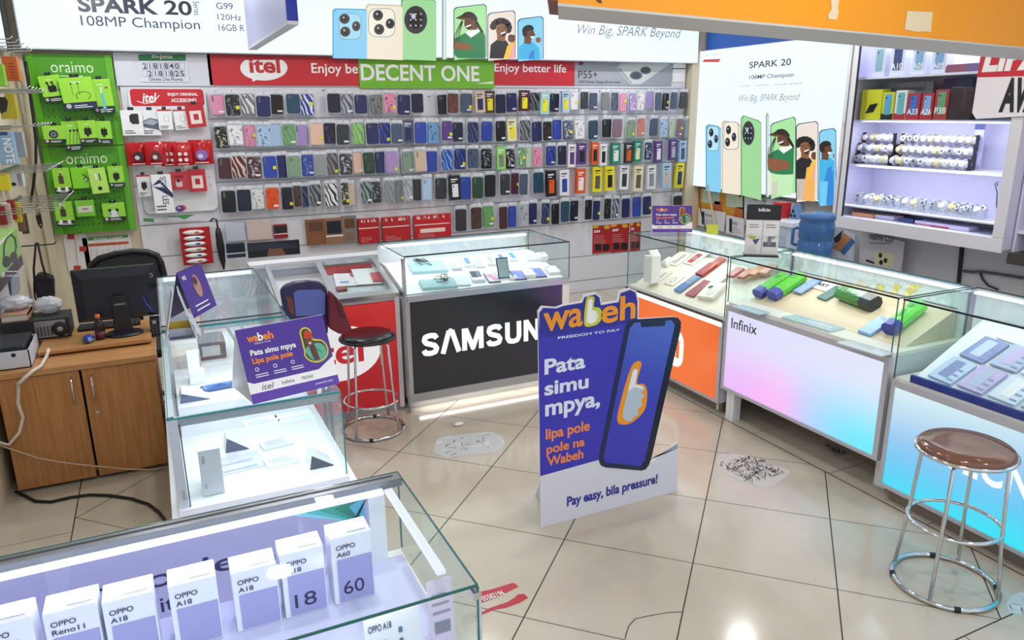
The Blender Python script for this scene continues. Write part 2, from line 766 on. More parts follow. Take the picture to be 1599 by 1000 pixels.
# ------------------------------------------------------------------ people and phones printed on the backlit posters
SKIN, SKIN2, HAIR = '6b3f28', '8a5636', '15100e'


def woman(p, cx, cy, s, em):
    """laughing woman in a cap and green top (px space)"""
    e = lambda h: E(h, em)
    q = lambda pts: [(cx + a * s, cy + b * s) for a, b in pts]
    p.nm('portrait')
    p.poly(smooth(q([(-16, 50), (-22, 26), (-14, 18), (-2, 12), (10, 8), (22, 12), (27, 26), (27, 50)])), e('1d7f4c'), 2)
    p.poly(q([(-4, 13), (4, 20), (16, 12), (19, 8), (2, 8)]), e('f2f6ee'), 3)
    p.poly(q([(2, 10), (13, 8), (14, -4), (0, -2)]), e(SKIN), 3)
    p.disc(cx + 3 * s, cy - 3 * s, 9 * s, e(SKIN), 4, ry=11.5 * s, rot=0.25)
    for k in range(4):
        p.line(q([(-8 - k * 0.6, -5), (-13 - k * 2.2, 14), (-14 - k * 2.6, 34)]), 1.0 * s, e('2c1b14'), 4)
    p.poly(q([(9, -10), (14, -4), (23, 12), (20, 13), (10, 0)]), e('1d1310'), 5)
    p.poly(smooth(q([(-19, -9), (-11, -13), (-4, -18), (5, -18), (12, -12), (13, -6), (2, -9), (-8, -9)])), e('2b1d16'), 6)
    p.poly(q([(-19, -9), (-8, -10), (0, -8), (-8, -6)]), e('6b4a30'), 7)
    p.poly(q([(-4, 3), (4, 0), (5, 5), (0, 8)]), e('3a0f10'), 7)
    p.poly(q([(-4, 3), (4, 0), (4, 2), (-3, 5)]), e('ffffff'), 8)
    p.line(q([(-4, -4), (-1, -5)]), 1.2 * s, e('160c08'), 7)
    p.line(q([(4, -6), (8, -7)]), 1.2 * s, e('160c08'), 7)
    p.line(q([(1, -4), (0, 0), (2, 0)]), 0.8 * s, e('4a2617'), 7)
    p.poly(q([(-22, 34), (-20, 26), (4, 30), (6, 38), (-20, 38)]), e(SKIN2), 9)


def man_a(p, cx, cy, s, em):
    """laughing man in a black vest and yellow and pink jacket (px space)"""
    e = lambda h: E(h, em)
    q = lambda pts: [(cx + a * s, cy + b * s) for a, b in pts]
    p.nm('portrait')
    p.poly(q([(-18, 50), (-16, 22), (-6, 14), (8, 15), (14, 24), (14, 50)]), e('14121a'), 2)
    p.poly(q([(2, 50), (10, 24), (20, 14), (24, 20), (24, 50)]), e('f2c34c'), 3)
    p.poly(q([(12, 50), (18, 24), (24, 20), (24, 50)]), e('f0a6b4'), 4)
    p.poly(q([(-6, 15), (6, 17), (8, 4), (-6, 4)]), e(SKIN2), 3)
    for k in range(9):
        t = 3.3 + k * 0.42
        p.disc(cx + (0 + 12 * math.cos(t)) * s, cy + (-5 + 10 * math.sin(t)) * s, 5.5 * s, e(HAIR), 3 + k % 2)
    p.disc(cx + 1 * s, cy, 8.5 * s, e(SKIN2), 6, ry=11 * s)
    p.poly(q([(-1, 4), (7, 1), (8, 6), (3, 10), (0, 8)]), e('32100f'), 7)
    p.poly(q([(-1, 4), (7, 1), (7, 3), (0, 6)]), e('ffffff'), 8)
    p.line(q([(-5, -4), (-1, -4)]), 1.2 * s, e('160c08'), 7)
    p.line(q([(4, -5), (8, -5)]), 1.2 * s, e('160c08'), 7)
    p.line(q([(2, -4), (1, 1), (4, 1)]), 0.8 * s, e('5b3520'), 7)
    p.poly(smooth(q([(12, 17), (11, 10), (14, 6), (21, 7), (23, 12), (19, 18)])), e(SKIN), 8)
    for k in range(3):
        p.line(q([(13 + k * 3, 7), (13.5 + k * 3, 12)]), 0.7 * s, e('3f2316'), 9)


def man_b(p, cx, cy, s, em):
    """man in a blue top seen from the side (px space)"""
    e = lambda h: E(h, em)
    q = lambda pts: [(cx + a * s, cy + b * s) for a, b in pts]
    p.nm('portrait')
    p.poly(q([(-16, 52), (-17, 22), (-8, 14), (6, 13), (16, 22), (19, 52)]), e('3fb4e6'), 2)
    p.poly(q([(-4, 52), (2, 30), (8, 26), (10, 52)]), e('2a86d8'), 3)
    p.poly(q([(-8, 16), (3, 17), (4, 2), (-8, 2)]), e(SKIN), 3)
    p.disc(cx, cy, 8.5 * s, e(SKIN), 4, ry=11 * s)
    p.poly(q([(7, -3), (11, 2), (7, 3)]), e(SKIN), 4)
    p.poly(smooth(q([(-10, 3), (-11, -8), (-5, -14), (4, -14), (8, -8), (3, -6), (-3, -4), (-5, 4)])), e(HAIR), 5)
    p.poly(q([(2, 4), (8, 4), (6, 8), (3, 7)]), e('ffffff'), 6)
    p.line(q([(3, -2), (7, -3)]), 1.1 * s, e('140b07'), 6)
    p.disc(cx - 3 * s, cy + 1 * s, 2 * s, e('4a2a1a'), 6, ry=3 * s)
    p.disc(cx + 15 * s, cy + 10 * s, 4.5 * s, e(SKIN2), 6)


def ad_phones(p, ph, em):
    """row of phones on a poster: list of (kind, x0, y0, x1, y1) in px"""
    e = lambda h: E(h, em)
    for kind, x0, y0, x1, y1, sk in ph:
        p.nm('printed_phone')
        w_, h_ = x1 - x0, y1 - y0
        top = [(x0 + 4, y0), (x1 - 4, y0 + sk), (x1, y0 + sk + 4), (x1, y1 + sk), (x0, y1), (x0, y0 + 4)]
        edge, face = {'blue': ('4aa3cf', '86cdf2'), 'cream': ('c9bd9c', 'efe6d2'), 'green': ('63a468', '9fd99b'), 'slim': ('7f9694', 'cfe3df'),
                      'scrG': ('3b5a6a', 'a9e6a2'), 'scrC': ('3f4657', 'ece1d6'), 'scrB': ('33465c', '86d3f2')}[kind]
        p.poly(top, e(edge), 0)
        i = 1.3 if kind[:3] == 'scr' else 1.8
        p.poly([(a + (i if a < (x0 + x1) / 2 else -i * (0.8 if kind[:3] == 'scr' else 0.2)), b + i * (1 if b < (y0 + y1) / 2 else 0)) for a, b in top], e(face), 1)


def camera_bump(p, x0, y0, x1, y1, lenses, em, body='d7ecf5'):
    e = lambda h: E(h, em)
    p.nm('printed_camera')
    if body:
        p.poly(rr(x0, y0, x1, y1, (x1 - x0) * 0.28), e('7f9aa6'), 2)
        p.poly(rr(x0 + 1, y0 + 1, x1 - 1, y1 - 1, (x1 - x0) * 0.26), e(body), 3)
    for (cx, cy, rx, ry) in lenses:
        p.disc(cx, cy, rx, e('30323a'), 4, ry=ry)
        p.disc(cx, cy, rx * 0.62, e('0d0d12'), 5, ry=ry * 0.62)
        p.disc(cx - rx * 0.2, cy - ry * 0.25, rx * 0.2, e('b9c4d2'), 6, ry=ry * 0.2)


# ------------------------------------------------------------------ big backlit sign over the back wall
YS = 6.95
EM = 1.0
a = ony(33, 80, YS)
b = ony(1090, 97, YS)
SX0, SX1, SZ = a.x, b.x, (a.z + b.z) / 2
t = thing('lightbox_sign', 'long backlit phone poster running along the top of the back wall', 'sign', ((SX0 + SX1) / 2, YS, SZ))
o_ = t.location.copy()
MB(o_).use(M('b9bec6', 0.35, 0.5)).box((SX0, YS + 0.004, SZ), (SX1, YB - 0.002, 3.058)).build('housing', t)
SIGNW = E('e6f3ff', 1.12)
pan = MB(o_).use(SIGNW).box((SX0 + 0.008, YS, SZ + 0.008), (SX1 - 0.008, YS + 0.004, 3.05)).build('lit_panel', t)
fr = Fr((0, YS, 0), (1, 0, 0), (0, 0, 1))
p = Print(fr, o_)
p.px = True
dk = E('2a2f55', 1.0)
p.text('SPARK', (123, 18.5), (245, 0), E('2c3046', 1), 0.035)
p.text('20', (258, 23), (298, 2), E('22252e', 1), 0.02)
p.text('108MP Champion', (128, 45), (311, 31), dk, 0.0)
p.text('G99', (338, 14), (363, 5), dk)
p.text('120Hz', (340, 31), (376, 23), dk)
p.text('16GB R', (342, 48), (381, 39), dk)
p.text('Win Big, SPARK Beyond', (902, 58), (1064, 45), E('6f7f8c', 1), -0.006, 0.35)
ad_phones(p, [('blue', 519, 13, 574, 91, 1), ('cream', 571, 6, 630, 92, 2), ('green', 626, -3, 681, 93, 2), ('slim', 690, -6, 697, 93, 0),
              ('scrG', 708, 11, 760, 94, -5), ('scrC', 761, 20, 805, 95, -4), ('scrB', 808, 29, 849, 96, -4)], EM)
camera_bump(p, 529, 21, 564, 62, [(538, 29.5, 8, 8), (539, 49.5, 8, 8), (556, 41, 6.5, 8)], EM, '9fdaf0')
camera_bump(p, 575, 13, 617, 58, [(590, 24, 8, 8.5), (592, 46, 8, 8.5), (609, 37, 7, 8)], EM, 'f2eddd')
camera_bump(p, 0, 0, 1, 1, [(649, 31, 18, 22)], EM, None)
p.nm('printed_phone')
for k in range(9):
    p.disc(641 + (k % 3) * 8, 22 + (k // 3) * 9, 1.5, E('aeb6c4', 1), 7)
p.win = [(700, 14), (757, 10), (758, 91), (700, 91)]
woman(p, 731, 38, 1.05, EM)
p.win = [(763, 22), (805, 18), (803, 91.5), (763, 91.5)]
man_a(p, 782, 48, 1.0, EM)
p.win = [(810, 31), (847, 27), (847, 92.5), (810, 92.5)]
man_b(p, 826, 53, 0.95, EM)
p.win = None
p.done(pan)
fv = Fr((0, YS, 0), (0, 0, -1), (1, 0, 0))
p = Print(fv, o_)
p.px = True
a_, b_ = fv.px(301, 2), fv.px(309, 24)
p.px = False
p.text('Series', (a_[0], a_[1]), (b_[0], b_[1] + 0.02), dk)
p.done(pan)
# left-hand return of the sign on the side wall, with the dark joint post
t = thing('lightbox_sign', 'short backlit panel on the side wall past the dark corner post', 'sign', (XL + 0.05, 6.2, 2.5))
o_ = t.location.copy()
MB(o_).use(M('b9bec6', 0.35, 0.5)).box((XL + 0.002, 4.6, 2.44), (XL + 0.05, 6.88, 3.055)).build('housing', t)
MB(o_).use(SIGNW).box((XL + 0.05, 4.62, 2.46), (XL + 0.056, 6.86, 3.05)).build('lit_panel', t)
tag(MB((-0.88, 6.93, 2.44)).use(M('3a3634', 0.5)).box((-0.90, 6.90, 2.44), (-0.84, 6.96, 3.06)).build('corner_post'),
    'dark brown post joining the two backlit panels in the corner', 'post')

# ------------------------------------------------------------------ backlit poster on the right-hand wall
XP = 5.62
fr = Fr((XP, 0, 0), (0, -1, 0), (0, 0, 1))
a, b, c = onx(1092, 74, XP), onx(1080, 290, XP), onx(1297, 318, XP)
zt, zb = a.z, (b.z + c.z) / 2
zt = zt - 0.04
t = thing('lightbox_poster', 'tall backlit phone poster on the wall beside the watch cabinet', 'sign', (XP, 6.0, zb))
o_ = t.location.copy()
MB(o_).use(M('c2c5cb', 0.35, 0.5)).box((XP + 0.004, 4.75, zb), (XR - 0.002, a.y, zt)).build('housing', t)
pan = MB(o_).use(SIGNW).box((XP, 4.76, zb + 0.006), (XP + 0.004, a.y - 0.006, zt - 0.006)).build('lit_panel', t)
p = Print(fr, o_)
p.px = True
p.text('SPARK 20', (1170, 107), (1236, 91), E('2a2d36', 1), 0.012)
p.text('108MP Champion', (1170, 126), (1240, 113), E('3a3f4a', 1), .006)
p.text('G99   120Hz   16GB RAM', (1157, 136), (1252, 129), E('7c8590', 1))
p.text('Win Big, SPARK Beyond', (1154, 162), (1250, 145), E('7f868e', 1), -0.006, 0.35)
p.nm('printed_graphic')
p.poly([(1099, 93), (1125, 92), (1123, 97), (1098, 97)], E('c93a32', 1), 1)
p.text('5G | 120Hz', (1102, 89), (1123, 83), E('9aa2ac', 1))
ad_phones(p, [('blue', 1102, 194, 1126, 298, 3), ('cream', 1127, 188, 1157, 301, 4), ('green', 1157, 180, 1189, 305, 8), ('slim', 1196, 177, 1201, 308, 0),
              ('scrG', 1203, 192, 1243, 311, -10), ('scrC', 1243, 193, 1278, 316, -4), ('scrB', 1279, 203, 1306, 322, -3)], EM)
camera_bump(p, 1104, 197, 1123, 236, [(1111, 207, 3.6, 6.5), (1109, 225, 3.6, 6.5), (1118.5, 217, 3, 6.5)], EM, 'b7e6f5')
camera_bump(p, 1130, 190, 1154, 234, [(1138, 203, 4, 7), (1136.5, 222, 4, 7), (1146.5, 214, 3.6, 7)], EM, 'f4ead8')
camera_bump(p, 0, 0, 1, 1, [(1169, 208, 9.5, 19)], EM, None)
p.nm('printed_phone')
for k in range(9):
    p.disc(1164.5 + (k % 3) * 4.5, 200 + (k // 3) * 8, 0.9, E('aeb6c4', 1), 7, ry=1.5)
p.win = [(1199, 195), (1241.5, 184), (1238, 306), (1199, 304)]
p.nm('portrait')
p.poly([(1199, 262), (1240, 262), (1236, 318), (1199, 312)], E('e3ecd6', 1), 1)
p.poly([(1203, 312), (1206, 285), (1216, 282), (1214, 314)], E('c9d6bc', 1), 2)
woman(p, 1220, 220, 1.0, EM)
p.poly([(1200, 262), (1203, 248), (1233, 252), (1234, 264), (1208, 268)], E(SKIN2, 1), 10)
p.win = [(1244, 193), (1276.5, 189), (1272, 315), (1243, 312)]
p.nm('portrait')
p.poly([(1242, 318), (1244, 262), (1266, 262), (1260, 318)], E('14121a', 1), 1)
p.poly([(1253, 318), (1260, 262), (1279, 255), (1276, 320)], E('f2b45c', 1), 3)
man_a(p, 1257, 232, 0.95, EM)
p.win = [(1280, 203), (1304, 200), (1302, 321), (1278, 318)]
p.nm('portrait')
p.poly([(1276, 322), (1276, 262), (1306, 262), (1306, 324)], E('3fb4e6', 1), 1)
p.poly([(1290, 322), (1294, 275), (1306, 262), (1306, 324)], E('2a86d8', 1), 2)
man_b(p, 1291, 234, 0.95, EM)
p.win = None
p.done(pan)
# blue board seen above that poster
tag(MB((5.7, 6.2, 2.5)).use(M('2f63c0', 0.5)).box((5.68, 5.0, zt + 0.004), (5.748, 6.95, 3.05)).build('blue_board'), 'plain blue board above the backlit poster on the side wall', 'board')

# ------------------------------------------------------------------ hanging box sign
t = thing('hanging_sign', 'lilac and blue box sign hanging edge-on below the ceiling', 'sign', (0.633, 4.28, 2.345))
o_ = t.location.copy()
MB(o_).use(M('a9a8cf', 0.3, 0.4)).box((0.611, 3.58, 2.36), (0.655, 5.0, 3.06)).build('casing', t)
MB(o_).use(M('1d3aa8', 0.35)).box((0.609, 3.56, 2.36), (0.657, 3.58, 3.06)).build('end_panel', t, label='blue end panel')
MB(o_).use(M('cfd3e2', 0.4)).box((0.609, 3.56, 2.345), (0.657, 5.0, 2.36)).build('base_trim', t)
p = Print(Fr((0.611, 0, 0), (0, -1, 0), (0, 0, 1)), o_)
p.text('vivo', (-4.85, 2.60), (-3.66, 2.93), M('e9ecf6', 0.3), 0.02)
p.done(t)

# ------------------------------------------------------------------ orange fascia overhead
n0, n1 = Vector((0.892, 1.626, 0)), Vector((3.369, 2.073, 0))
d1 = (n1 - n0).normalized()
n2 = n0 + d1 * 3.6
f0, f2 = Vector((1.018, 1.852, 0)), Vector((4.4, 2.617, 0))
t = thing('overhead_fascia', 'orange fascia board overhead with a grey underside and peeled tape', 'fascia', (2.3, 2.0, 2.2))
o_ = t.location.copy()
up = lambda q, z: Vector((q.x, q.y, z))
MB(o_).use(M('f59c06', 0.4)).prism([up(n0, 2.206), up(n2, 2.206), up(f2, 2.206), up(f0, 2.206)], (0, 0, 0.854)).build('board', t)
MB(o_).use(M('c9c6c0', 0.5)).prism([up(n0, 2.2), up(n2, 2.2), up(f2, 2.2), up(f0, 2.2)], (0, 0, 0.006)).build('soffit', t, label='grey underside panel')
e = Vector((-0.03, -0.005, 0))
MB(o_).use(M('7c3a2a', 0.5)).prism([up(n0, 2.21), up(f0, 2.21), up(f0 + e, 2.21), up(n0 + e, 2.21)], (0, 0, 0.85)).build('end_cap', t, label='brown end cap')
p = Print(Fr(up(n0, 0), d1, (0, 0, 1)), o_)
p.px = True
TP = M('e6d3ae', 0.7)
p.nm('peeled_tape').poly([(1297, 0), (1310, 0), (1308, 9), (1309, 20), (1306, 31), (1294, 30), (1292, 24), (1298, 14)], TP)
p.nm('peeled_tape').poly([(1416, 17), (1456, 19), (1453, 50), (1440, 49), (1433, 50), (1412, 46)], TP)
p.nm('peeled_tape').poly([(930, 0), (938, 0), (940, 5), (934, 4)], M('5b3a12', 0.7))
p.done(t)

# ------------------------------------------------------------------ banners on the back wall
YBN = 7.045
frB = Fr((0, YBN, 0), (1, 0, 0), (0, 0, 1))


def sheet(name, label, cat, pxs, mat, y=YBN, th=0.006, parent=False):
    """flat board on the back wall: px corners lower-left and upper-right"""
    a, b = ony(*pxs[0], y), ony(*pxs[1], y)
    c = Vector(((a.x + b.x) / 2, y, min(a.z, b.z)))
    t = thing(name, label, cat, c)
    MB(c).use(mat).box((a.x, y, a.z), (b.x, y + th, b.z)).build('panel', t)
    p = Print(Fr((0, y, 0), (1, 0, 0), (0, 0, 1)), c)
    p.px = True
    return t, p


RED = M('c2202f', 0.4)
PW = M('eef0f2', 0.45)
t, p = sheet('wall_banner', 'red banner with a white speech-bubble logo above the phone cases', 'banner', ((328, 133), (566, 90)), RED)
p.nm('logo_bubble')
p.poly([q for q in ell(412, 106, 37, 20, 28) if q[1] > 90.5], PW, 0)
p.poly([(394, 116), (410, 121), (394, 128)], PW, 1)
p.text('itel', (390, 114), (436, 90), RED, 0.03)
p.text('Enjoy bet', (487, 119), (566, 100), PW, 0.012)
p.done(t)
t, p = sheet('wall_banner', 'bright green banner between the two red banners', 'banner', ((562, 138), (771, 88)), M('6fb62c', 0.4), YBN - 0.012)
p.text('DECENT ONE', (564, 126), (748, 103), PW, 0.02)
p.nm('tear')
p.poly([(742, 131), (770, 127), (770, 131)], M('e3ead8', 0.5))
p.done(t)
t, p = sheet('wall_banner', 'red banner with white words next to the grey phone banner', 'banner', ((770, 133), (897, 93)), RED)
p.text('Enjoy better life', (772, 116), (884, 101), PW, 0.012)
p.done(t)
t, p = sheet('wall_banner', 'grey banner showing the top of a silver phone', 'banner', ((897, 133), (1050, 94)), M('9aa0ab', 0.4))
p.text('P55+', (903, 122), (933, 111), M('33363d', 0.5))
p.text('45W Power Charge, Boost Faster', (904, 131), (969, 126), M('4a4e57', 0.5))
p.nm('printed_phone')
p.poly([(963, 107), (970, 99), (1042, 95), (1046, 100), (1000, 132), (985, 132)], M('c3cfcb', 0.3))
p.poly([(965, 108), (985, 130), (988, 131), (968, 106)], M('8d9a98', 0.3), 1)
p.disc(993, 118, 10, M('5b626b', 0.3), 1, ry=6.5)
p.disc(1008, 110, 8.5, M('5b626b', 0.3), 1, ry=6)
p.disc(993, 118, 7, M('454b54', 0.3), 2, ry=4.5)
p.disc(1008, 110, 6, M('454b54', 0.3), 2, ry=4.2)
p.disc(907, 98, 4, M('8a2a33', 0.4), 1)
p.done(t)
t, p = sheet('wall_board', 'small white blank board at the end of the banners', 'board', ((1050, 128), (1071, 96)), PW)
p.nm('joint')
p.rect(1050, 108, 1071, 106.5, M('3b3b3d', 0.5))
p.done(t)
t, p = sheet('wall_board', 'plain pale board behind the till number sheet', 'board', ((183, 134), (327, 85)), M('d4d7e2', 0.4))
p.done(t)
t, p = sheet('number_sheet', 'paper sheet of handwritten till numbers under a green header', 'notice', ((220, 128), (291, 86)), M('d9dceb', 0.6), YBN - 0.006, 0.002)
p.nm('header')
p.rect(216, 95, 290, 85, M('2e7d46', 0.5))
p.text('m-pesa', (238, 93), (269, 87), PW)
INK = M('2b2d3c', 0.6)
p.nm('number_boxes')
for r_, (y0, y1, num) in enumerate(((108, 98, '2181840 '), (119.5, 110, ' 2181825'))):
    for k in range(8):
        x0 = 222 + k * 8.4
        p.line([(x0, y0), (x0 + 7.6, y0 + 0.1), (x0 + 7.6, y1), (x0, y1), (x0, y0)], 0.4, M('8a8da0', 0.6), 1)
        if num[k] != ' ':
            p.text(num[k], (x0 + 1.6, y0 - 0.6), (x0 + 6, y1 + 0.9), INK, 0.01)
p.text('Decent One Phones', (233, 126), (285, 121), INK)
p.done(t)
# ------------------------------------------------------------------ phone cases hanging in rows on the slat wall
CLR = {'pink': 'd98fae', 'black': '1a1b20', 'grey': '7d8084', 'navy': '232a5e', 'dark navy': '1b2038', 'teal': '24485f', 'silver': 'aeb3bd', 'maroon': '4d2530',
       'slate': '4a566f', 'beige': 'cbb9a4', 'brown': '4c3b33', 'pale teal': '9fc9c4', 'pale blue': 'a9c6e6', 'white': 'e6e6ea', 'lavender': 'a18cc9', 'peach': 'e3bba9',
       'green': '5f9a5a', 'bright green': '8fd06a', 'dark green': '24422e', 'blue': '2c45a8', 'purple': '5a3a86', 'mauve': '85697a', 'salmon': 'c77d76', 'pale green': 'bccfb4',
       'charcoal': '33373d', 'orange': 'd9561f', 'yellow': 'e8dc1e', 'cream': 'e3ddb8', 'emerald': '17856a', 'sky': '6fa3d8', 'red': 'b02430', 'olive': '5d5a4a', 'smoke': '8b9698', 'sage': '7f9a80'}
# row: (pixel x0, top, bottom, pixel x1, top, bottom), entries "x colour[,second colour,style][,width]"; s stripes and painted gloss streaks, m mottled, b boxed
ROWS = [
    ('top', 8, (344, 143, 184, 1068, 139, 173), 0.128,
     '336 pink|361 black,grey,m|384 grey,white,s|410 navy|430 black|456 teal|477 blue,white,s|520 dark navy|539 silver,slate,s|562 navy|585.5 grey,black,m|607 pink,black,m|630 navy|650.5 dark navy|690 black|707 brown,red,m|728 slate|747.5 beige,navy,b|763 brown,yellow,b|781 dark navy|798 navy|818 maroon,yellow,b|834 charcoal,grey,s|850 pale teal,yellow,b|866 dark navy|882 pale blue,yellow,b|895.5 white|912.5 charcoal|927 slate|945 grey|960 slate,grey,m|973 pink|988 lavender,white,m|1002 white,mauve,m|1015 lavender|1028 slate|1040 black|1053 slate,teal,m|1068 charcoal'),
    ('second', 7, (344, 190, 233, 1068, 180, 216), 0.130,
     '344 black,cream,m|365 white,purple,m|389 pink,mauve,m|410 pale blue,black,m|430 pale blue|449 green,sage,s|468 lavender|493 peach|514 black,purple,m|534.5 charcoal,black,m|557.5 bright green,sage,s|579.5 navy|599 blue,dark navy,s|619 slate|636 slate,navy,b|656 blue|676 sky,black,m|697.5 purple|714 dark navy|738 navy,slate,s|760 blue|781 black|797 cream,yellow,b|819 grey,charcoal,s|837.5 navy|854 black,brown,m|869 blue|886 slate,white,m|904 white,purple,m|926 teal,maroon,m|947 black|964.5 mauve|985.5 sage|1001 salmon|1021.5 slate|1037 pale blue,blue,m|1050 pale green|1062 mauve|1074 smoke'),
    ('third', 6, (350, 240, 284, 1065, 217, 252), 0.132,
     '349.5 maroon|371 maroon,peach,s|395 maroon,white,m|419 blue|437 navy|457.5 sage|480 blue,smoke,m|499 smoke|516 grey,brown,s|539 charcoal,white,m|558 peach|574 dark green,olive,m|593 navy|611 lavender,pink,m|636 sage,smoke,s|655 beige|673 blue|697.5 blue,sky,s|718 navy,blue,s|738 slate,dark navy,m|759 black,silver,m|781 bright green,grey,b|796 black,white,m|814 green,white,m|825 pale green|839 pink,red,m|860 blue,navy,s|877 dark navy|892 white,purple,b|907.5 purple,black,b|927.5 orange,black,b|941 white,black,b|960 emerald,white,b|981 charcoal,orange,b|995 emerald,cream,b|1013 navy,white,m|1027 purple,white,b|1050 purple,silver,b|1065 pale blue,slate,b'),
    ('fourth', 5, (355, 290, 332, 1061, 252, 294), 0.134,
     '355 black|379.5 dark navy|399.5 white,grey,m|424 orange,red,m|447 black,navy,m|462 brown,black,m|473 navy,slate,s|490 grey,charcoal,s|514.5 white,charcoal,s|537 charcoal,cream,m|547 beige|570 smoke,dark green,s|585 charcoal,silver,m|607 smoke,grey,s|622 grey|636 silver,smoke,s|651 charcoal|666 pale blue|688 charcoal|708 black,white,b|726 blue|745.5 dark green|765 black|788 charcoal|804 maroon,black,m|818 slate|840 teal,black,m|859 black,orange,b|879.5 white,blue,b|906 orange,white,b|932 yellow,olive,b|950.5 yellow,black,b|974 white,charcoal,b|996.5 cream,olive,b|1016 white,smoke,b|1040 pale blue,beige,b|1061 yellow,navy,b'),
    ('bottom', 4, (719, 319, 363, 1057, 300, 336), 0.132,
     '719 charcoal,maroon,m|743 brown,black,m|761 green,sage,m|785 maroon|799.5 blue|818 silver,charcoal,m|832 navy|852 navy,slate,s|866.5 black|882 teal|897 dark navy|919 black|932 navy|949 black,olive,m|962 slate,silver,s|977 navy|994 blue|1010 navy,teal,m|1058 charcoal'),
]
POUCH = film('e4eaf1', 0.55, 0.12)
CARD = film('e9edf4', 0.55, 0.2)
HOOK = M('b7babf', 0.25, 0.9)
STICK = M('dfe01c', 0.5)
LENS = M('0c0d11', 0.2)
BOXW = M('e9e9ec', 0.4)
_pk = {}


def case_mesh(c1, c2, st, wd, ht, seed):
    """the phone case (or printed carton front) inside a pack, local space: x across, z up, y towards the wall"""
    k = (c1, c2, st, round(wd, 3), round(ht, 3), seed % 3)
    if k in _pk:
        return _pk[k]
    mb = MB()
    h1 = CLR[c1]
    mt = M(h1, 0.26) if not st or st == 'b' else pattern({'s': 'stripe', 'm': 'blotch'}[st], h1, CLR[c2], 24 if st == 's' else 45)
    w2, z0, z1 = wd * 0.44, -ht * 0.965, -ht * 0.16
    if st == 'b':
        w2, z0, z1 = wd * 0.47, -ht, -ht * 0.05
        mb.use(mt).box((-w2, -0.028, z0), (w2, 0.008, z1))
        pm = M(CLR[c2], 0.3)
        f = -0.0285
        mb.use(pm)
        pl = [(-w2 * .55, f, z0 + ht * .12), (w2 * .55, f, z0 + ht * .12), (w2 * .55, f, z0 + ht * .62), (-w2 * .55, f, z0 + ht * .62)]
        mb.quad(*pl)
        lb = BOXW if c1 not in ('white', 'cream', 'yellow', 'pale blue', 'beige') else M('2b2d33', 0.5)
        mb.use(lb).quad((-w2 * .7, f, z1 - ht * .17), (w2 * .5, f, z1 - ht * .17), (w2 * .5, f, z1 - ht * .12), (-w2 * .7, f, z1 - ht * .12))
        mb.quad((-w2 * .7, f, z1 - ht * .25), (w2 * .1, f, z1 - ht * .25), (w2 * .1, f, z1 - ht * .22), (-w2 * .7, f, z1 - ht * .22))
        mb.use(LENS).lathe((-w2 * .25, f + 0.0005, z0 + ht * .53), [(w2 * .14, 0), (w2 * .12, 0.002)], 10, (0, -1, 0))
    else:
        out = rr(-w2, z0, w2, z1, w2 * 0.28, 3)
        inn = rr(-w2 * 0.93, z0 + w2 * 0.07, w2 * 0.93, z1 - w2 * 0.07, w2 * 0.24, 3)
        n = len(out)
        vs = [(a, 0.0, b) for a, b in out] + [(a, -0.010, b) for a, b in out] + [(a, -0.014, b) for a, b in inn]
        fs = [list(range(2 * n, 3 * n))]
        for i in range(n):
            j = (i + 1) % n
            fs.append((i, j, n + j, n + i))
            fs.append((n + i, n + j, 2 * n + j, 2 * n + i))
        mb.use(mt).add(vs, fs, False)
        if seed % 3 != 2 and st != 'm':
            for (a, b) in ([(-.55, .1), (-.55, .2), (-.2, .15)] if seed % 3 == 0 else [(-.55, .09), (-.55, .18), (-.55, .27)]):
                mb.use(M('9aa0ab', 0.2)).lathe((a * w2, -0.014, z1 - b * (z1 - z0)), [(w2 * .15, 0), (w2 * .13, 0.002)], 10, (0, -1, 0))
                mb.use(LENS).lathe((a * w2, -0.016, z1 - b * (z1 - z0)), [(w2 * .1, 0), (w2 * .09, 0.001)], 8, (0, -1, 0))
        if seed % 4 == 1:
            mb.use(BOXW).quad((w2 * .1, -0.0145, z0 + ht * .09), (w2 * .85, -0.0145, z0 + ht * .09), (w2 * .85, -0.0145, z0 + ht * .16), (w2 * .1, -0.0145, z0 + ht * .16))
    _pk[k] = mb.mesh('phone_case')
    return _pk[k]


_po = {}


def pouch_mesh(wd, ht):
    k = (round(wd, 3), round(ht, 3))
    if k not in _po:
        mb = MB()
        w2 = wd / 2
        o = rr(-w2, -ht, w2, -ht * 0.02, w2 * .22, 2)
        mb.use(POUCH).prism([(a, 0.002, b) for a, b in o], (0, 0.010, 0))
        hd = MB()
        hd.use(CARD).prism([(a, -0.0195, b) for a, b in rr(-w2 * .8, -ht * .12, w2 * .8, 0.0, w2 * .12, 2)], (0, 0.002, 0))
        _po[k] = (mb.mesh('pouch'), hd.mesh('header_card'))
    return _po[k]


_hk = {}


def hook_mesh(l):
    k = round(l, 3)
    if k not in _hk:
        mb = MB().use(HOOK)
        mb.tube([(0, 0, 0), (0, -l * .86, 0.0), (0, -l, 0.012)], 0.0022, 5)
        mb.box((-0.012, -0.004, -0.012), (0.012, 0.0, 0.006))
        _hk[k] = mb.mesh('peg_hook')
    return _hk[k]


def put(me, name, parent, loc=(0, 0, 0), rot=(0, 0, 0)):
    o = bpy.data.objects.new(name, me)
    COL.objects.link(o)
    o.parent = parent
    o.location = loc
    o.rotation_euler = rot
    return o


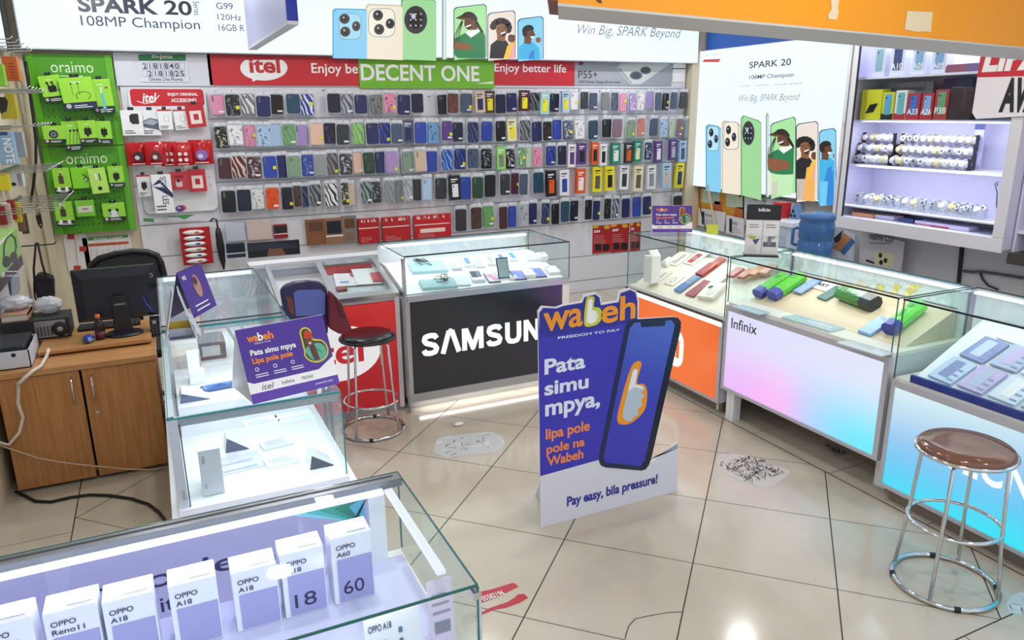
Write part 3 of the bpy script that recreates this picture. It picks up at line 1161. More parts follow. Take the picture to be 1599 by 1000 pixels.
stick_me = MB().use(STICK).quad((-0.016, -0.0205, -0.014), (0.012, -0.0205, -0.014), (0.012, -0.0205, 0.014), (-0.016, -0.0205, 0.014)).mesh('price_sticker')
hang_me = MB().use(HOOK).tube([(0, 0.0, 0), (0, -.028, .001), (0, -.036, .012)], .0022, 5).mesh('hanger_hook')
STYLE = {'s': 'striped ', 'm': 'mottled ', 'b': 'boxed ', '': ''}
_lab = set()
cnt = 0
for rname, slat, (x0, t0, b0, x1, t1, b1), wd, spec in ROWS:
    items = []
    for e in spec.split('|'):
        x, rest = e.split(' ', 1)
        q = rest.split(',')
        items.append((float(x), q[0], q[1] if len(q) > 1 else None, q[2] if len(q) > 2 else ''))
    for i, (x, c1, c2, st) in enumerate(items):
        cnt += 1
        yy = 6.992 - 0.036 * (i % 2)
        k = (x - x0) / (x1 - x0)
        jt = random.uniform(-1.6, 1.6)
        a = ony(x, t0 + (t1 - t0) * k + jt, yy)
        b = ony(x, b0 + (b1 - b0) * k + jt, yy)
        ht = round((a.z - b.z) * random.choice((0.94, 0.97, 1.0)), 2)
        gap = min(abs(x - items[i - 1][0]) if i else 99, abs(items[i + 1][0] - x) if i + 1 < len(items) else 99)
        w_ = round(max(0.075, min(wd, gap * 0.0072)), 2) if st != 'b' else round(min(wd * 0.92, max(0.085, gap * 0.0068)), 2)
        c2n = ' and ' + c2 if c2 else ''
        nb = (items[i - 1][1] if i else 'the row end', items[i + 1][1] if i + 1 < len(items) else 'the row end')
        kind = 'carton' if st == 'b' else 'phone case'
        label = '%s%s%s %s hanging between %s and %s, %s row' % (STYLE[st], c1, c2n, kind, nb[0], nb[1], rname)
        if label in _lab:
            label = '%s%s %s, %s along the %s row of cases' % (STYLE[st], c1, kind, ORD[i], rname)
        _lab.add(label)
        t = thing('phone_case_pack', label, 'phone case', (a.x, yy, a.z), 'packs in the %s row of the case wall' % rname)
        t.rotation_euler = (random.uniform(-0.01, 0.03), random.uniform(-0.04, 0.04), random.uniform(-0.05, 0.05))
        if st != 'b':
            pm, hm = pouch_mesh(w_, ht)
            put(pm, 'pouch', t)
            put(hm, 'header_card', t)
        put(case_mesh(c1, c2, st, w_, ht, cnt), 'carton_front' if st == 'b' else 'phone_case', t)
        if st != 'b' and cnt % 5 == 2:
            put(stick_me, 'price_sticker', t, (w_ * .3, 0, -ht * random.uniform(.5, .85)))
        s_ = SLATS[slat]
        put(hook_mesh(round(7.055 - yy - (0.0125 if st == 'b' else 0.0175), 3)), 'peg_hook', s_, Vector((a.x, 7.0545, a.z - ht * 0.06)) - SLATW.location)
        put(hang_me, 'hanger_hook', t, (0, -.0015 if st != 'b' else -.0285, -ht * .045))
# empty hooks seen between packs
for x, y, sl in ((675, 150, 8), (508, 140, 8), (735, 139, 8)):
    a = ony(x, y, 6.95)
    s_ = SLATS[sl]
    put(hook_mesh(0.13), 'peg_hook', s_, Vector((a.x, 7.055, a.z)) - SLATW.location)

# ------------------------------------------------------------------ green accessory panel
YG = 7.02
frG = Fr((0, YG, 0), (1, 0, 0), (0, 0, 1))
a, b = ony(86, 364, YG), ony(176, 86, YG)
gx0, gx1, gz0, gz1 = -0.775, -0.19, 1.045, 2.435
t = thing('pegboard_display', 'tall bright green pegboard panel of chargers and earphones by the corner', 'display panel', ((gx0 + gx1) / 2, YG, gz0))
o_ = t.location.copy()
GRN = M('4c981a', 0.4)
GRL = M('5cab22', 0.4)
HOLE = M('1e4a12', 0.8)
gm = 1.74
for z0, z1, nm_ in ((gz0, gm - 0.004, 'lower_board'), (gm + 0.004, gz1, 'upper_board')):
    mb = MB(o_).use(GRN).box((gx0, YG, z0), (gx1, YG + 0.03, z1))
    mb.use(GRL).prism([(gx0, YG, z0), (gx0 + 0.05, YG - 0.012, z0), (gx0 + 0.05, YG, z0)], (0, 0, z1 - z0))
    mb.prism([(gx1, YG, z0), (gx1 - 0.05, YG - 0.012, z0), (gx1 - 0.05, YG, z0)], (0, 0, z1 - z0))
    bd = mb.build(nm_, t)
    p = Print(frG, o_, 0.001)
    wt = M('d9f0cf', 0.4)
    p.text('oraimo', (-0.62, z1 - 0.135), (-0.33, z1 - 0.055), wt, -0.004)
    p.bars(-0.57, z1 - 0.165, -0.40, z1 - 0.15, 1, wt, 0, 0.5)
    p.nm('peg_holes')
    for r_ in range(9):
        for c_ in range(12):
            zz = z1 - 0.21 - r_ * 0.052
            if zz > z0 + 0.03:
                p.poly(ell(gx0 + 0.09 + c_ * 0.037, zz, 0.006, n=6), HOLE)
    p.done(bd)
    ob = [c for c in bd.children if c.name.startswith('peg_holes')][0]
    ob['kind'] = 'stuff'
BLUEFILM = M('2a3a63', 0.3)


_n = [0]


def blister(x0, y0, x1, y1, label, kind, tone='98d840', dark='1b2a2c', group='green packs on the green panel', y=6.965, tilt=0.0, cat='accessory pack', hang='pack'):
    """hanging accessory pack, px corners upper-left and lower-right of its front"""
    if y == 6.965:
        _n[0] += 1
        y = 6.97 - .03 * (_n[0] % 2)
    a, b = ony(x0, y1, y), ony(x1, y0, y)
    cx, w2, h = (a.x + b.x) / 2, abs(b.x - a.x) * .46, b.z - a.z
    t = thing('accessory_pack', label, cat, (cx, y, b.z), group)
    t.rotation_euler = (0, tilt, 0)
    MB().use(M(tone, 0.3)).box((-w2, 0, -h), (w2, 0.024, 0)).build('box', t, 0.002)
    f = Fr((0, 0, 0), (1, 0, 0), (0, 0, 1))
    p = Print(f, (0, 0, 0), 0.001)
    dm = M(dark, 0.4)
    bk = M('17181c', 0.35)
    wh = M('eef0ee', 0.4)
    if kind[0] == 'g':
        p.nm('dark_band').rect(-w2, -h, w2, -h * 0.78, dm)
        p.disc(-w2 * .72, -h * .88, w2 * .16, M('b9bdb6', 0.4), 1)
        p.bars(-w2 * .4, -h * .95, w2 * .85, -h * .83, 2, wh, 1, 0.4, 'small_print', True, len(label))
        p.bars(-w2 * .3, -h * .17, w2 * .3, -h * .13, 1, wh, 1, 0.6)
    p.nm('printed_product')
    if 'tws' in kind:
        p.rrect(-w2 * .35, -h * .62, w2 * .45, -h * .38, w2 * .15, bk, 1)
        for q in (-.2, .25):
            p.line([(w2 * q, -h * .4), (w2 * (q - .1), -h * .28)], w2 * .14, bk, 1)
            p.disc(w2 * (q - .1), -h * .27, w2 * .13, bk, 2)
        p.bars(w2 * .55, -h * .62, w2 * .9, -h * .5, 3, bk, 1)
    if 'neck' in kind:
        p.line([(w2 * .3 + w2 * .45 * math.cos(u / 9 * 3.14), -h * .58 + h * .12 * math.sin(u / 9 * 3.14)) for u in range(-3, 12)], w2 * .03, bk, 1)
        for q in (-.3, .1):
            p.line([(w2 * q, -h * .2), (w2 * (q - .02), -h * .55)], w2 * .022, bk, 1)
            p.disc(w2 * q, -h * .19, w2 * .06, bk, 1)
    if 'brush' in kind:
        p.rrect(-w2 * .1, -h * .95, w2 * .18, -h * .4, w2 * .1, M('6fc3cf', 0.3), 1)
        p.rrect(-w2 * .05, -h * .42, w2 * .1, -h * .22, w2 * .05, M('cfe7ea', 0.3), 1)
        p.rect(w2 * .4, -h * .27, w2 * .7, -h * .22, M('c0302a', 0.4), 1)
    if 'disc' in kind:
        p.disc(-w2 * .05, -h * .5, w2 * .42, M('2a3340', 0.3), 1)
        p.disc(-w2 * .05, -h * .5, w2 * .26, M('7f8a94', 0.3), 2)
        p.disc(-w2 * .05, -h * .5, w2 * .12, M('2a3340', 0.3), 3)
    if 'bud' in kind:
        for q in (-.45, .0, .4):
            p.line([(w2 * q, -h * .75), (w2 * (q + .35), -h * .34)], w2 * .06, bk, 1)
            p.disc(w2 * (q + .38), -h * .32, w2 * .15, bk, 1)
    if 'plug' in kind:
        p.rrect(-w2 * .38, -h * .62, w2 * .42, -h * .34, w2 * .12, bk, 1)
        p.rect(-w2 * .2, -h * .35, -w2 * .08, -h * .28, bk, 1)
        p.rect(w2 * .1, -h * .35, w2 * .22, -h * .28, bk, 1)
        p.rect(-w2 * .2, -h * .7, w2 * .1, -h * .62, bk, 1)
    if 'usb' in kind:
        p.rrect(-w2 * .4, -h * .62, w2 * .2, -h * .3, w2 * .1, M('4b3f35', 0.3), 1)
        p.rect(-w2 * .2, -h * .3, w2 * .0, -h * .2, M('4b3f35', 0.3), 1)
        for q in (-.5, .4):
            p.rrect(w2 * (q - .18), -h * .93, w2 * (q + .18), -h * .74, w2 * .15, wh, 2)
    if 'win' in kind:
        p.rrect(-w2 * .8, -h * .75, w2 * .8, -h * .35, w2 * .05, M('cfd6c0', 0.3), 1)
        p.rrect(-w2 * .3, -h * .6, w2 * .3, -h * .48, w2 * .04, M('9a8f7c', 0.3), 2)
    if 'cable' in kind:
        p.rrect(-w2 * .3, -h * .45, -w2 * .1, -h * .2, w2 * .05, wh, 1)
        p.rrect(w2 * .15, -h * .5, w2 * .3, -h * .22, w2 * .05, M('38413a', 0.3), 1)
        p.disc(0, -h * .8, w2 * .25, bk, 1)
    if 'curl' in kind:
        for q in range(3):
            p.line([(w2 * (.1 + .15 * q), -h * (.3 + .05 * q)), (w2 * (.5 + .1 * q), -h * (.45 + .06 * q)), (w2 * (.2 + .1 * q), -h * (.6 + .05 * q))], w2 * .09, M('3b4a34', 0.3) if q != 1 else wh, 1)
    if 'pods' in kind:
        p.rrect(-w2 * .4, -h * .8, w2 * .4, -h * .4, w2 * .1, M('d9e2e6', 0.3), 1)
        for q in (-.35, .3):
            p.line([(w2 * q, -h * .42), (w2 * (q + .05), -h * .7)], w2 * .07, bk, 2)
            p.disc(w2 * q, -h * .4, w2 * .14, bk, 2)
    if 'power' in kind:
        p.rrect(-w2 * .05, -h * .55, w2 * .65, -h * .14, w2 * .1, M('26282d', 0.3), 1)
        p.poly([(-w2 * .05, -h * .5), (-w2 * .2, -h * .46), (-w2 * .2, -h * .22), (-w2 * .05, -h * .18)], M('0f1013', 0.3), 1)
    if 'photo' in kind:
        p.poly([(-w2 * .95, -h * .65), (w2 * .95, -h * .8), (w2 * .95, -h * .4), (0, -h * .3), (-w2 * .95, -h * .45)], M('5b6470', 0.3), 1)
        p.poly([(-w2 * .95, -h * .5), (w2 * .2, -h * .6), (w2 * .9, -h * .45), (0, -h * .34)], M('a4acb8', 0.3), 2)
    if 'small' in kind:
        p.rrect(-w2 * .1, -h * .6, w2 * .5, -h * .3, w2 * .1, M('b9bcc2', 0.3), 1)
        p.rrect(-w2 * .02, -h * .58, w2 * .42, -h * .32, w2 * .08, M('f3f3f5', 0.3), 2)
    if 'redtop' in kind:
        p.rect(-w2, -h * .07, w2, 0, M('c0202c', 0.4), 1)
    if kind[0] == 'w':
        p.bars(-w2 * .8, -h * .92, w2 * .4, -h * .75, 2, M('55585e', 0.5), 1, 0.4, 'small_print', True, len(label))
    if 'sd' in kind:
        p.rrect(-w2 * .62, -h * .85, w2 * .62, -h * .28, w2 * .06, M('ead9d6', 0.3), 1)
        p.rect(-w2 * .25, -h * .68, w2 * .3, -h * .42, M('b5222e', 0.4), 2)
    if 'tops' in kind:
        p.rect(-w2 * .5, -h * .32, w2 * .5, -h * .2, M('7d1a22', 0.4), 1)
        p.rrect(-w2 * .4, -h * .85, w2 * .3, -h * .5, w2 * .2, M('cdb4b6', 0.4), 1)
        p.disc(-w2 * .1, -h * .5, w2 * .18, M('1c1c20', 0.4), 2)
    if 'sox' in kind:
        p.nm('printed_stripe').poly([(-w2, -h * .28), (-w2 * .1, -h * .22), (w2, -h * .62), (w2, -h * .5), (-w2 * .2, -h * .12)], M('222a55', 0.4), 1)
        p.poly([(-w2 * .9, -h * .3), (w2 * .2, -h * .34), (w2, -h * .62), (w2 * .2, -h * .48)], M('222a55', 0.4), 1)
        pv = Print(Fr((0, 0, 0), (0, 0, -1), (1, 0, 0)), (0, 0, 0), 0.0016)
        pv.text('SOX', (h * .06, -w2 * .1), (h * .33, w2 * .5), M('30355f', 0.4), 0.0)
        pv.text('LES', (h * .55, -w2 * .1), (h * .77, w2 * .5), M('30355f', 0.4), 0.0)
        pv.done(t)
    p.done(t)
    MB().use(bk if hang == 'pack' else HOOK).box((-w2 * .28, 0.002, -0.004), (w2 * .28, 0.02, 0.024)).build('hanger_tab', t)
    MB().use(HOOK).tube([(0, 7.018 - y, 0.012), (0, -0.02, 0.012), (0, -0.03, 0.02)], 0.002, 5).build('hook', t)
    return t


blister(63, 118, 93, 160, 'tilted green pack of black earbuds in a charging case', 'g tws', tilt=-0.13)
blister(95, 121, 144, 171, 'wide green pack of neckband earphones', 'g neck', dark='232c4d', tilt=-0.08, y=6.905)
blister(144, 124, 172, 178, 'green pack of a blue electric toothbrush', 'g brush', tilt=-0.05)
blister(68, 196, 101, 224, 'small flat green pack with a round black coil', 'g disc')
blister(101, 189, 121, 236, 'tall green pack of wired earbuds over the panel joint', 'g bud', tilt=-0.05)
blister(124, 188, 149, 224, 'green pack with a black plug, beside the tall earbud pack', 'g plug', tilt=-0.03)
blister(152, 189, 173, 225, 'green pack with a black plug at the end of its row', 'g plug')
blister(86, 262, 108, 303, 'green pack with a brown adapter in the upper row of the lower board', 'g usb')
blister(113, 261, 141, 295, 'wide lime pouch with a coiled grey cable', 'l curl', tone='86d92c')
blister(141, 262, 164, 303, 'pale lime pack of a white cable overlapping the wide pouch', 'l cable', tone='b5e86a', y=6.93, tilt=-0.06)
blister(171, 259, 192, 293, 'small green pack with a black plug on the lower board', 'g plug')
blister(88, 314, 113, 354, 'green pack with a brown adapter at the foot of the panel', 'g usb')
blister(119, 312, 147, 339, 'small green box with a cream window', 'l win', tone='7ec43a')
blister(161, 316, 195, 346, 'green box of wireless earbuds in the bottom corner of the panel', 'g pods')

# ------------------------------------------------------------------ white pegboard with red header
YI = 7.03
t = thing('accessory_board', 'white rounded pegboard with a red header, beside the green panel', 'display board', (0.17, YI, 1.15))
o_ = t.location.copy()
frI = Fr((0, YI, 0), (1, 0, 0), (0, 0, 1))
MB(o_).use(M('e3e5ec', 0.35)).prism([frI.at(*q) for q in rr(-0.11, 1.165, 0.475, 2.19, 0.05)], (0, 0.02, 0)).build('panel', t)
p = Print(frI, o_)
p.nm('red_header')
p.poly(rr(-0.095, 2.045, 0.462, 2.18, 0.025), M('c41f2d', 0.35))
p.text('itel', (-0.01, 2.075), (0.10, 2.15), PW, 0.02, 0.25)
p.line([(-0.05, 2.085), (0.0, 2.065), (0.07, 2.075), (0.12, 2.13)], 0.006, PW, 1, 'logo_swoosh')
p.text('ENJOY ORIGINAL', (0.185, 2.12), (0.415, 2.15), PW, 0.03)
p.text('ACCESSORIES', (0.205, 2.075), (0.40, 2.105), PW, 0.03)
p.nm('peg_holes')
for zz in (1.90, 1.62, 1.45, 1.38):
    for k in range(13):
        p.poly(ell(-0.06 + k * 0.041, zz, 0.005, n=6), M('4a4c55', 0.6))
p.nm('purple_logo')
a = frI.px(281, 326)
p.disc(a[0], a[1], 0.035, M('5b3d9a', 0.4), 1, ry=0.028)
p.disc(a[0] + 0.02, a[1] + 0.005, 0.032, M('e0662e', 0.4), 0, ry=0.024)
p.text('be', (a[0] - 0.018, a[1]), (a[0] + 0.008, a[1] + 0.018), PW, 0.02, L=3)
p.done(t)
gI = 'packs on the white pegboard'
blister(191, 172, 222, 212, 'white carton with a black power bank on the white pegboard', 'w power redtab', 'eceef2', group=gI)
blister(222, 172, 249, 212, 'white carton with a grey photo, second on the white pegboard', 'w photo', 'e9ebef', group=gI)
blister(248, 171, 268, 203, 'slim white carton with a white charger in the middle of the pegboard', 'w small redtop', 'eceef2', group=gI)
blister(272, 171, 293, 203, 'white carton with a white charger next to a red pack', 'w small redtop', 'eceef2', group=gI, tilt=-0.04)
blister(291, 163, 318, 199, 'red pack with a memory card, top end of the pegboard', 'r sd', 'b8212d', group=gI, tilt=-0.06)
blister(216, 273, 234, 308, 'clear pack of a black plug under a red card', 'w plug redtop', 'e3e5ea', group=gI)
blister(242, 272, 267, 334, 'tall white sock packet with a navy stripe and upright letters', 'w sox', 'eceef4', group=gI, y=6.90)
blister(266, 268, 294, 297, 'red pouch of earbuds on the pegboard', 'r tops', 'b8303c', group=gI)
blister(295, 264, 321, 300, 'red pack with a white framed memory card', 'r sd', 'c02531', group=gI)
# crinkled red earphone bags
RB = M('b5161f', 0.14)
for k, (x0, y0, x1, y1, lab) in enumerate(((200, 222, 231, 259, 'shiny red bag of dark earphones, at the start of the bag row'), (229, 221, 257, 258, 'shiny red bag with a brown picture, second in the bag row'),
                                           (252, 221, 275, 260, 'shiny red bag in the middle of the bag row'), (272, 222, 298, 259, 'shiny red bag with white leaf shapes'),
                                           (297, 218, 331, 257, 'large shiny red bag with a violet picture, at the row end'))):
    y = 6.975 - 0.068 * (k % 2)
    a, b = ony(x0, y1, y), ony(x1, y0, y)
    t = thing('earphone_bag', lab, 'bag', ((a.x + b.x) / 2, y, b.z), 'red earphone bags on the pegboard')
    w2, h = (b.x - a.x) / 2, b.z - a.z
    n = 9
    vs, fs = [], []
    rnd = random.Random(k)
    for sgn in (1, -1):
        for i in range(n):
            for j in range(n):
                u, v = i / (n - 1), j / (n - 1)
                puff = 0.022 * math.sin(math.pi * u) ** .6 * math.sin(math.pi * v) ** .6
                vs.append(((u - .5) * 2 * w2 * (1 - 0.05 * rnd.random()), -sgn * (puff + rnd.uniform(-.006, .006) * (puff > .001)), -h + v * h))
        base = 0 if sgn == 1 else n * n
        for i in range(n - 1):
            for j in range(n - 1):
                q = [base + i * n + j, base + (i + 1) * n + j, base + (i + 1) * n + j + 1, base + i * n + j + 1]
                fs.append(q if sgn == 1 else q[::-1])
    MB().use(RB).add(vs, fs, True).build('bag', t)
    p = Print(Fr((0, -0.027, 0), (1, 0, 0), (0, 0, 1)), (0, 0, 0), 0.002)
    p.nm('printed_picture')
    if k in (0, 1, 4):
        p.disc(0, -h * .62, w2 * .5, M(['3a1216', '54221c', '8b62b8'][min(k, 2)], 0.25), ry=h * .22)
        p.disc(-w2 * .1, -h * .66, w2 * .22, M('d8c9d6', 0.25), 1, ry=h * .09)
    else:
        for q in range(4):
            p.disc(w2 * .3 * (1 if q % 2 else -1), -h * (.5 if q < 2 else .75), w2 * .2, M('e7d9d6', 0.25), ry=h * .08, rot=0.7 if q % 2 else -0.7)
    p.bars(-w2 * .6, -h * .95, w2 * .6, -h * .86, 1, M('e8c9c9', 0.4))
    p.done(t)
    MB().use(HOOK).tube([(0, 7.03 - y, -0.012), (0, -0.03, -0.012)], 0.002, 5).build('hook', t)
# red sock pack and rolled umbrella
a, b = ony(287, 415, 6.96), ony(327, 354, 6.96)
t = thing('sock_pack', 'long red pack showing six pairs of white socks', 'sock pack', ((a.x + b.x) / 2, 6.96, b.z))
w2, h = (b.x - a.x) / 2, b.z - a.z
MB().use(M('b41d20', 0.25)).box((-w2, 0, -h), (w2, 0.02, 0)).build('card', t)
for k in range(6):
    mb = MB().use(M(['e9e4e2', 'e7e7ea', 'dfe6f2', 'e4dcd8', 'eaeaec', 'e3dfe6'][k], 0.5))
    zc = -h * (0.12 + 0.155 * k)
    mb.ball((-w2 * .1, -0.012, zc), w2 * .72, 0.02, h * .062, 12, 8, 0.06, k)
    s_ = mb.build('sock', t)
    MB().use(M(['c4502c', '4b5fa8', '2a3a6a', '7a8a4a', '3a5ab0', 'c77a3c'][k], 0.5)).ball((w2 * .1, -0.026, zc), w2 * .22, 0.008, h * .03, 8, 6).build('stripe', s_)
MB().use(HOOK).tube([(0, 0.09, -0.01), (0, -0.04, -0.01)], 0.002, 5).build('hook', t)
a, b = ony(350, 422, 6.94), ony(339, 349, 6.94)
t = thing('umbrella', 'rolled black umbrella hanging by its handle beside the sock pack', 'umbrella', (b.x, 6.94, b.z))
d = Vector((a.x - b.x, 0, a.z - b.z))
MB().use(M('1a1922', 0.5)).tube([d * q for q in (.1, .2, .5, .78, .93, 1.0)], [0.016, 0.028, 0.034, 0.026, 0.012, 0.004], 10).build('canopy', t)
MB().use(M('202028', 0.3)).tube([d * .12, d * 0.03, (0.0, 0, 0.03), (-0.03, 0, 0.045), (-0.055, 0, 0.02)], 0.008, 8).build('handle', t)
# green edged paper under the pegboard
t, p = sheet('paper_notice', 'torn strip of paper with green shapes below the pegboard', 'notice', ((224, 350), (312, 337)), M('d6dae2', 0.6), 7.048, 0.002)
p.nm('green_shapes')
p.poly([(224, 346), (240, 347), (240, 342), (224, 341)], M('4b9a55', 0.5))
p.poly([(252, 338), (304, 335), (288, 343), (278, 339)], M('4b9a55', 0.5))
p.done(t)
# ---- tariff poster, calendar
t, p = sheet('tariff_poster', 'printed tariff table with green and orange bars behind the office chair', 'poster', ((137, 428), (203, 367)), M('e3e2e6', 0.6), 7.08, 0.004)
p.nm('green_bar')
p.poly([(137, 376), (200, 371), (200, 367), (137, 371)], M('3f8f4a', 0.5))
p.text('M-PESA TARIFF', (147, 375), (191, 369), M('f0f0f0', 0.5), 0.02)
p.nm('orange_bar')
p.poly([(138, 385.5), (201, 381), (201, 377), (138, 381)], M('c2502e', 0.5))
p.nm('table_lines')
for k in range(7):
    p.line([(142 + k * 9, 385 - k * .6), (143 + k * 9, 424 - k * .6)], 0.5, M('a6a8b4', 0.6))
p.bars(142, 424, 198, 388, 9, M('b5b7c0', 0.6), 0, 0.18, 'table_rows')
p.done(t)
t, p = sheet('wall_calendar', 'narrow calendar with red blocks beside the tariff poster', 'calendar', ((108, 428), (134, 364)), M('d8d8d6', 0.6), 7.08, 0.004)
p.nm('red_block')
for (x, y) in ((105, 366), (124, 385), (115, 415)):
    p.rect(x, y + 8, x + 11, y, M('b8343a', 0.5))
for k in range(16):
    p.line([(116 + k * .3, 374 + k * 3), (118.5 + k * .3, 374 + k * 3)], 0.9, M('4a4c52', 0.6), 1, 'dates')
p.done(t)
# ------------------------------------------------------------------ low packs on the slat wall behind the counters
def wall_pack(name, label, cat, x0, y0, x1, y1, col, y=7.0, th=0.04, group=None, deco=None):
    a, b = ony(x0, y1, y), ony(x1, y0, y)
    cx, w2, h = (a.x + b.x) / 2, (b.x - a.x) * .465, b.z - a.z
    t = thing(name, label, cat, (cx, y, a.z), group)
    MB().use(M(col, 0.35)).box((-w2, 0, 0), (w2, th, h)).build('box', t, 0.002)
    p = Print(Fr((0, 0, 0), (1, 0, 0), (0, 0, 1)))
    if deco:
        deco(p, w2, h)
    p.done(t)
    return t


def d_red(seed, word=False):
    def f(p, w2, h):
        p.nm('white_marks')
        rnd = random.Random(seed)
        for k in range(9):
            x = rnd.uniform(-.9, .8) * w2
            p.poly([(x, h * .86), (x + w2 * .14, h * .84), (x + w2 * .05, h * .99)], M('e9d3d3', 0.4))
        p.rect(-w2, h * .60, w2 * .9, h * .64, M('e6cfd0', 0.4))
        if word:
            p.bars(-w2 * .7, h * .30, w2 * .75, h * .5, 1, M('e9d3d3', 0.4), 1, 0.8)
        p.bars(-w2 * .8, h * .08, w2 * .3, h * .3, 3, M('d89ba0', 0.4), 1, 0.25, 'small_print', True, seed)
    return f


def d_brown(p, w2, h):
    p.nm('picture').rect(-w2 * .7, h * .55, w2 * .7, h * .9, M('5b3c2c', 0.4))
    p.bars(-w2 * .6, h * .1, w2 * .6, h * .45, 3, M('8a5a3c', 0.4), 1, 0.5)


def d_dark(p, w2, h):
    p.nm('picture').rect(-w2 * .85, h * .4, w2 * .85, h * .9, M('1f2430', 0.3))
    p.nm('white_edge').rect(-w2, h * .28, w2, h * .34, M('dfe0e4', 0.4))


gL = 'boxed goods hung low on the slat wall'
wall_pack('boxed_case', 'brown carton with a dark picture low on the slat wall', 'carton', 479, 342, 508, 384, '7e5236', deco=d_brown, group=gL)
wall_pack('boxed_case', 'brown carton with a black window next to the first brown one', 'carton', 509, 340, 535, 382, '8d6a52', deco=d_dark, group=gL)
wall_pack('boxed_case', 'grey smoked carton beside the red boxes', 'carton', 536, 337, 557, 380, '77716c', deco=d_brown, group=gL)
wall_pack('boxed_case', 'plain red box with white lines, first of the red boxes', 'carton', 560, 340, 593, 382, 'ab1a24', deco=d_red(1), group=gL)
wall_pack('boxed_case', 'red box with a pale edge, middle of the red boxes', 'carton', 597, 337, 642, 380, 'b01c26', deco=d_red(2), group=gL)
wall_pack('boxed_case', 'wide red box with a white word, last of the red boxes', 'carton', 646, 333, 706, 377, 'bd1a22', deco=d_red(3, True), group=gL)
wall_pack('boxed_case', 'small shiny red box alone near the rolled umbrella', 'carton', 428, 350, 449, 373, '8c2320', deco=d_dark, group=gL)
wall_pack('boxed_case', 'pale pink flat packet beside the small red box', 'carton', 386, 343, 424, 376, 'cdb9b6', th=0.015, group=gL)
wall_pack('picture_board', 'dark blue picture board with a speckled print', 'board', 354, 379, 383, 404, '1f3044', y=6.85, th=0.02, deco=d_dark)
wall_pack('picture_board', 'long dark picture board with a brown patch', 'board', 385, 374, 470, 404, '23242c', y=6.80, th=0.02,
          deco=lambda p, w2, h: (p.nm('brown_patch').poly([(-w2 * .3, 0.002), (-w2 * .2, h * .55), (w2 * .3, h * .5), (w2 * .45, 0.002)], M('7a5344', 0.4)), p.nm('speckles').bars(-w2, h * .5, w2, h * .95, 4, M('4a5568', 0.4), 1, 0.3)))
wall_pack('plastic_folder', 'pale see-through plastic folder leaning behind the picture boards', 'folder', 353, 348, 382, 378, 'bcc6d4', y=7.0, th=0.012)
for k, (x0, y0, x1, y1, lab) in enumerate(((925, 350, 955, 399, 'red poster of small black gadgets, first of the trio on the slat wall'), (954, 348, 983, 397, 'red poster with two yellow corners, middle of the trio'),
                                           (983, 346, 1001, 395, 'red poster partly behind the corner of the glass counter'))):
    t, p = sheet('wall_poster', lab, 'poster', ((x0, y1 - 2), (x1, y0 + 1)), M('a81b22', 0.45), 7.05, 0.003)
    w_ = x1 - x0
    p.nm('yellow_corner').poly([(x0, y0 + 3), (x0 + w_ * .35, y0 + 1.5), (x0 + w_ * .3, y0 + 6), (x0, y0 + 7)], M('e3b32a', 0.5))
    p.nm('yellow_corner').disc(x0 + w_ * .75, y0 + 5, w_ * .17, M('e3b32a', 0.5), 0, ry=3)
    p.text('00', (x0 + 2, y0 + 14), (x0 + w_ * .4, y0 + 9), PW, 0.03)
    p.bars(x0 + 2, y0 + 30, x0 + w_ * .75, y0 + 16, 5, M('dba7a9', 0.5), 1, 0.2)
    for q in (0.3, 0.72):
        p.nm('printed_gadget').rrect(x0 + w_ * (q - .16), y0 + 42, x0 + w_ * (q + .16), y0 + 31, 2, M('17161b', 0.4), 1)
    p.done(t)

# ------------------------------------------------------------------ side wall: wire racks and goods
def rack(z, y0, y1, n, lab, l=0.26):
    t = thing('wire_rack', lab, 'wire rack', (XL + 0.01, (y0 + y1) / 2, z), 'wire racks on the side wall')
    o = t.location.copy()
    MB(o).use(HOOK).box((XL + 0.002, y0, z - 0.012), (XL + 0.012, y1, z + 0.012)).build('back_bar', t)
    for k in range(n):
        y = y0 + (y1 - y0) * (k + .5) / n
        MB(o).use(HOOK).tube([(XL + 0.01, y, z), (XL + l, y, z + 0.01), (XL + l + 0.02, y, z + 0.03)], 0.004, 6).build('prong', t)
    return t


rack(2.13, 5.7, 6.75, 6, 'wire rack of prongs under the orange box, top of the side wall')
rack(1.90, 5.6, 6.75, 6, 'wire rack of prongs over the blue carton on the side wall')
rack(1.62, 5.6, 6.75, 6, 'wire rack of prongs over the yellow box on the side wall', 0.3)
rack(1.40, 5.3, 6.6, 8, 'lowest full wire rack of long prongs on the side wall', 0.34)
rack(2.42, 5.6, 6.8, 5, 'wire rack tucked under the backlit panel on the side wall', 0.22)


def side_box(name, lab, cat, x0, y0, x1, y1, col, y, d=0.10, deco=None, rough=.4, group='boxed goods on the side wall racks'):
    a, b = ony(x0, y1, y), ony(x1, y0, y)
    w2, h = (b.x - a.x) * .45, b.z - a.z
    t = thing(name, lab, cat, ((a.x + b.x) / 2, y, a.z), group)
    MB().use(M(col, rough)).box((-w2, 0, 0), (w2, d, h)).build('box', t, 0.002)
    p = Print(Fr((0, 0, 0), (1, 0, 0), (0, 0, 1)))
    if deco:
        deco(p, w2, h)
    p.done(t)
    MB().use(HOOK).tube([(XL + .003 - t.location.x, d / 2, h - .008), (0, d / 2, h - .008)], .003, 5).build('peg_hook', t)
    return t


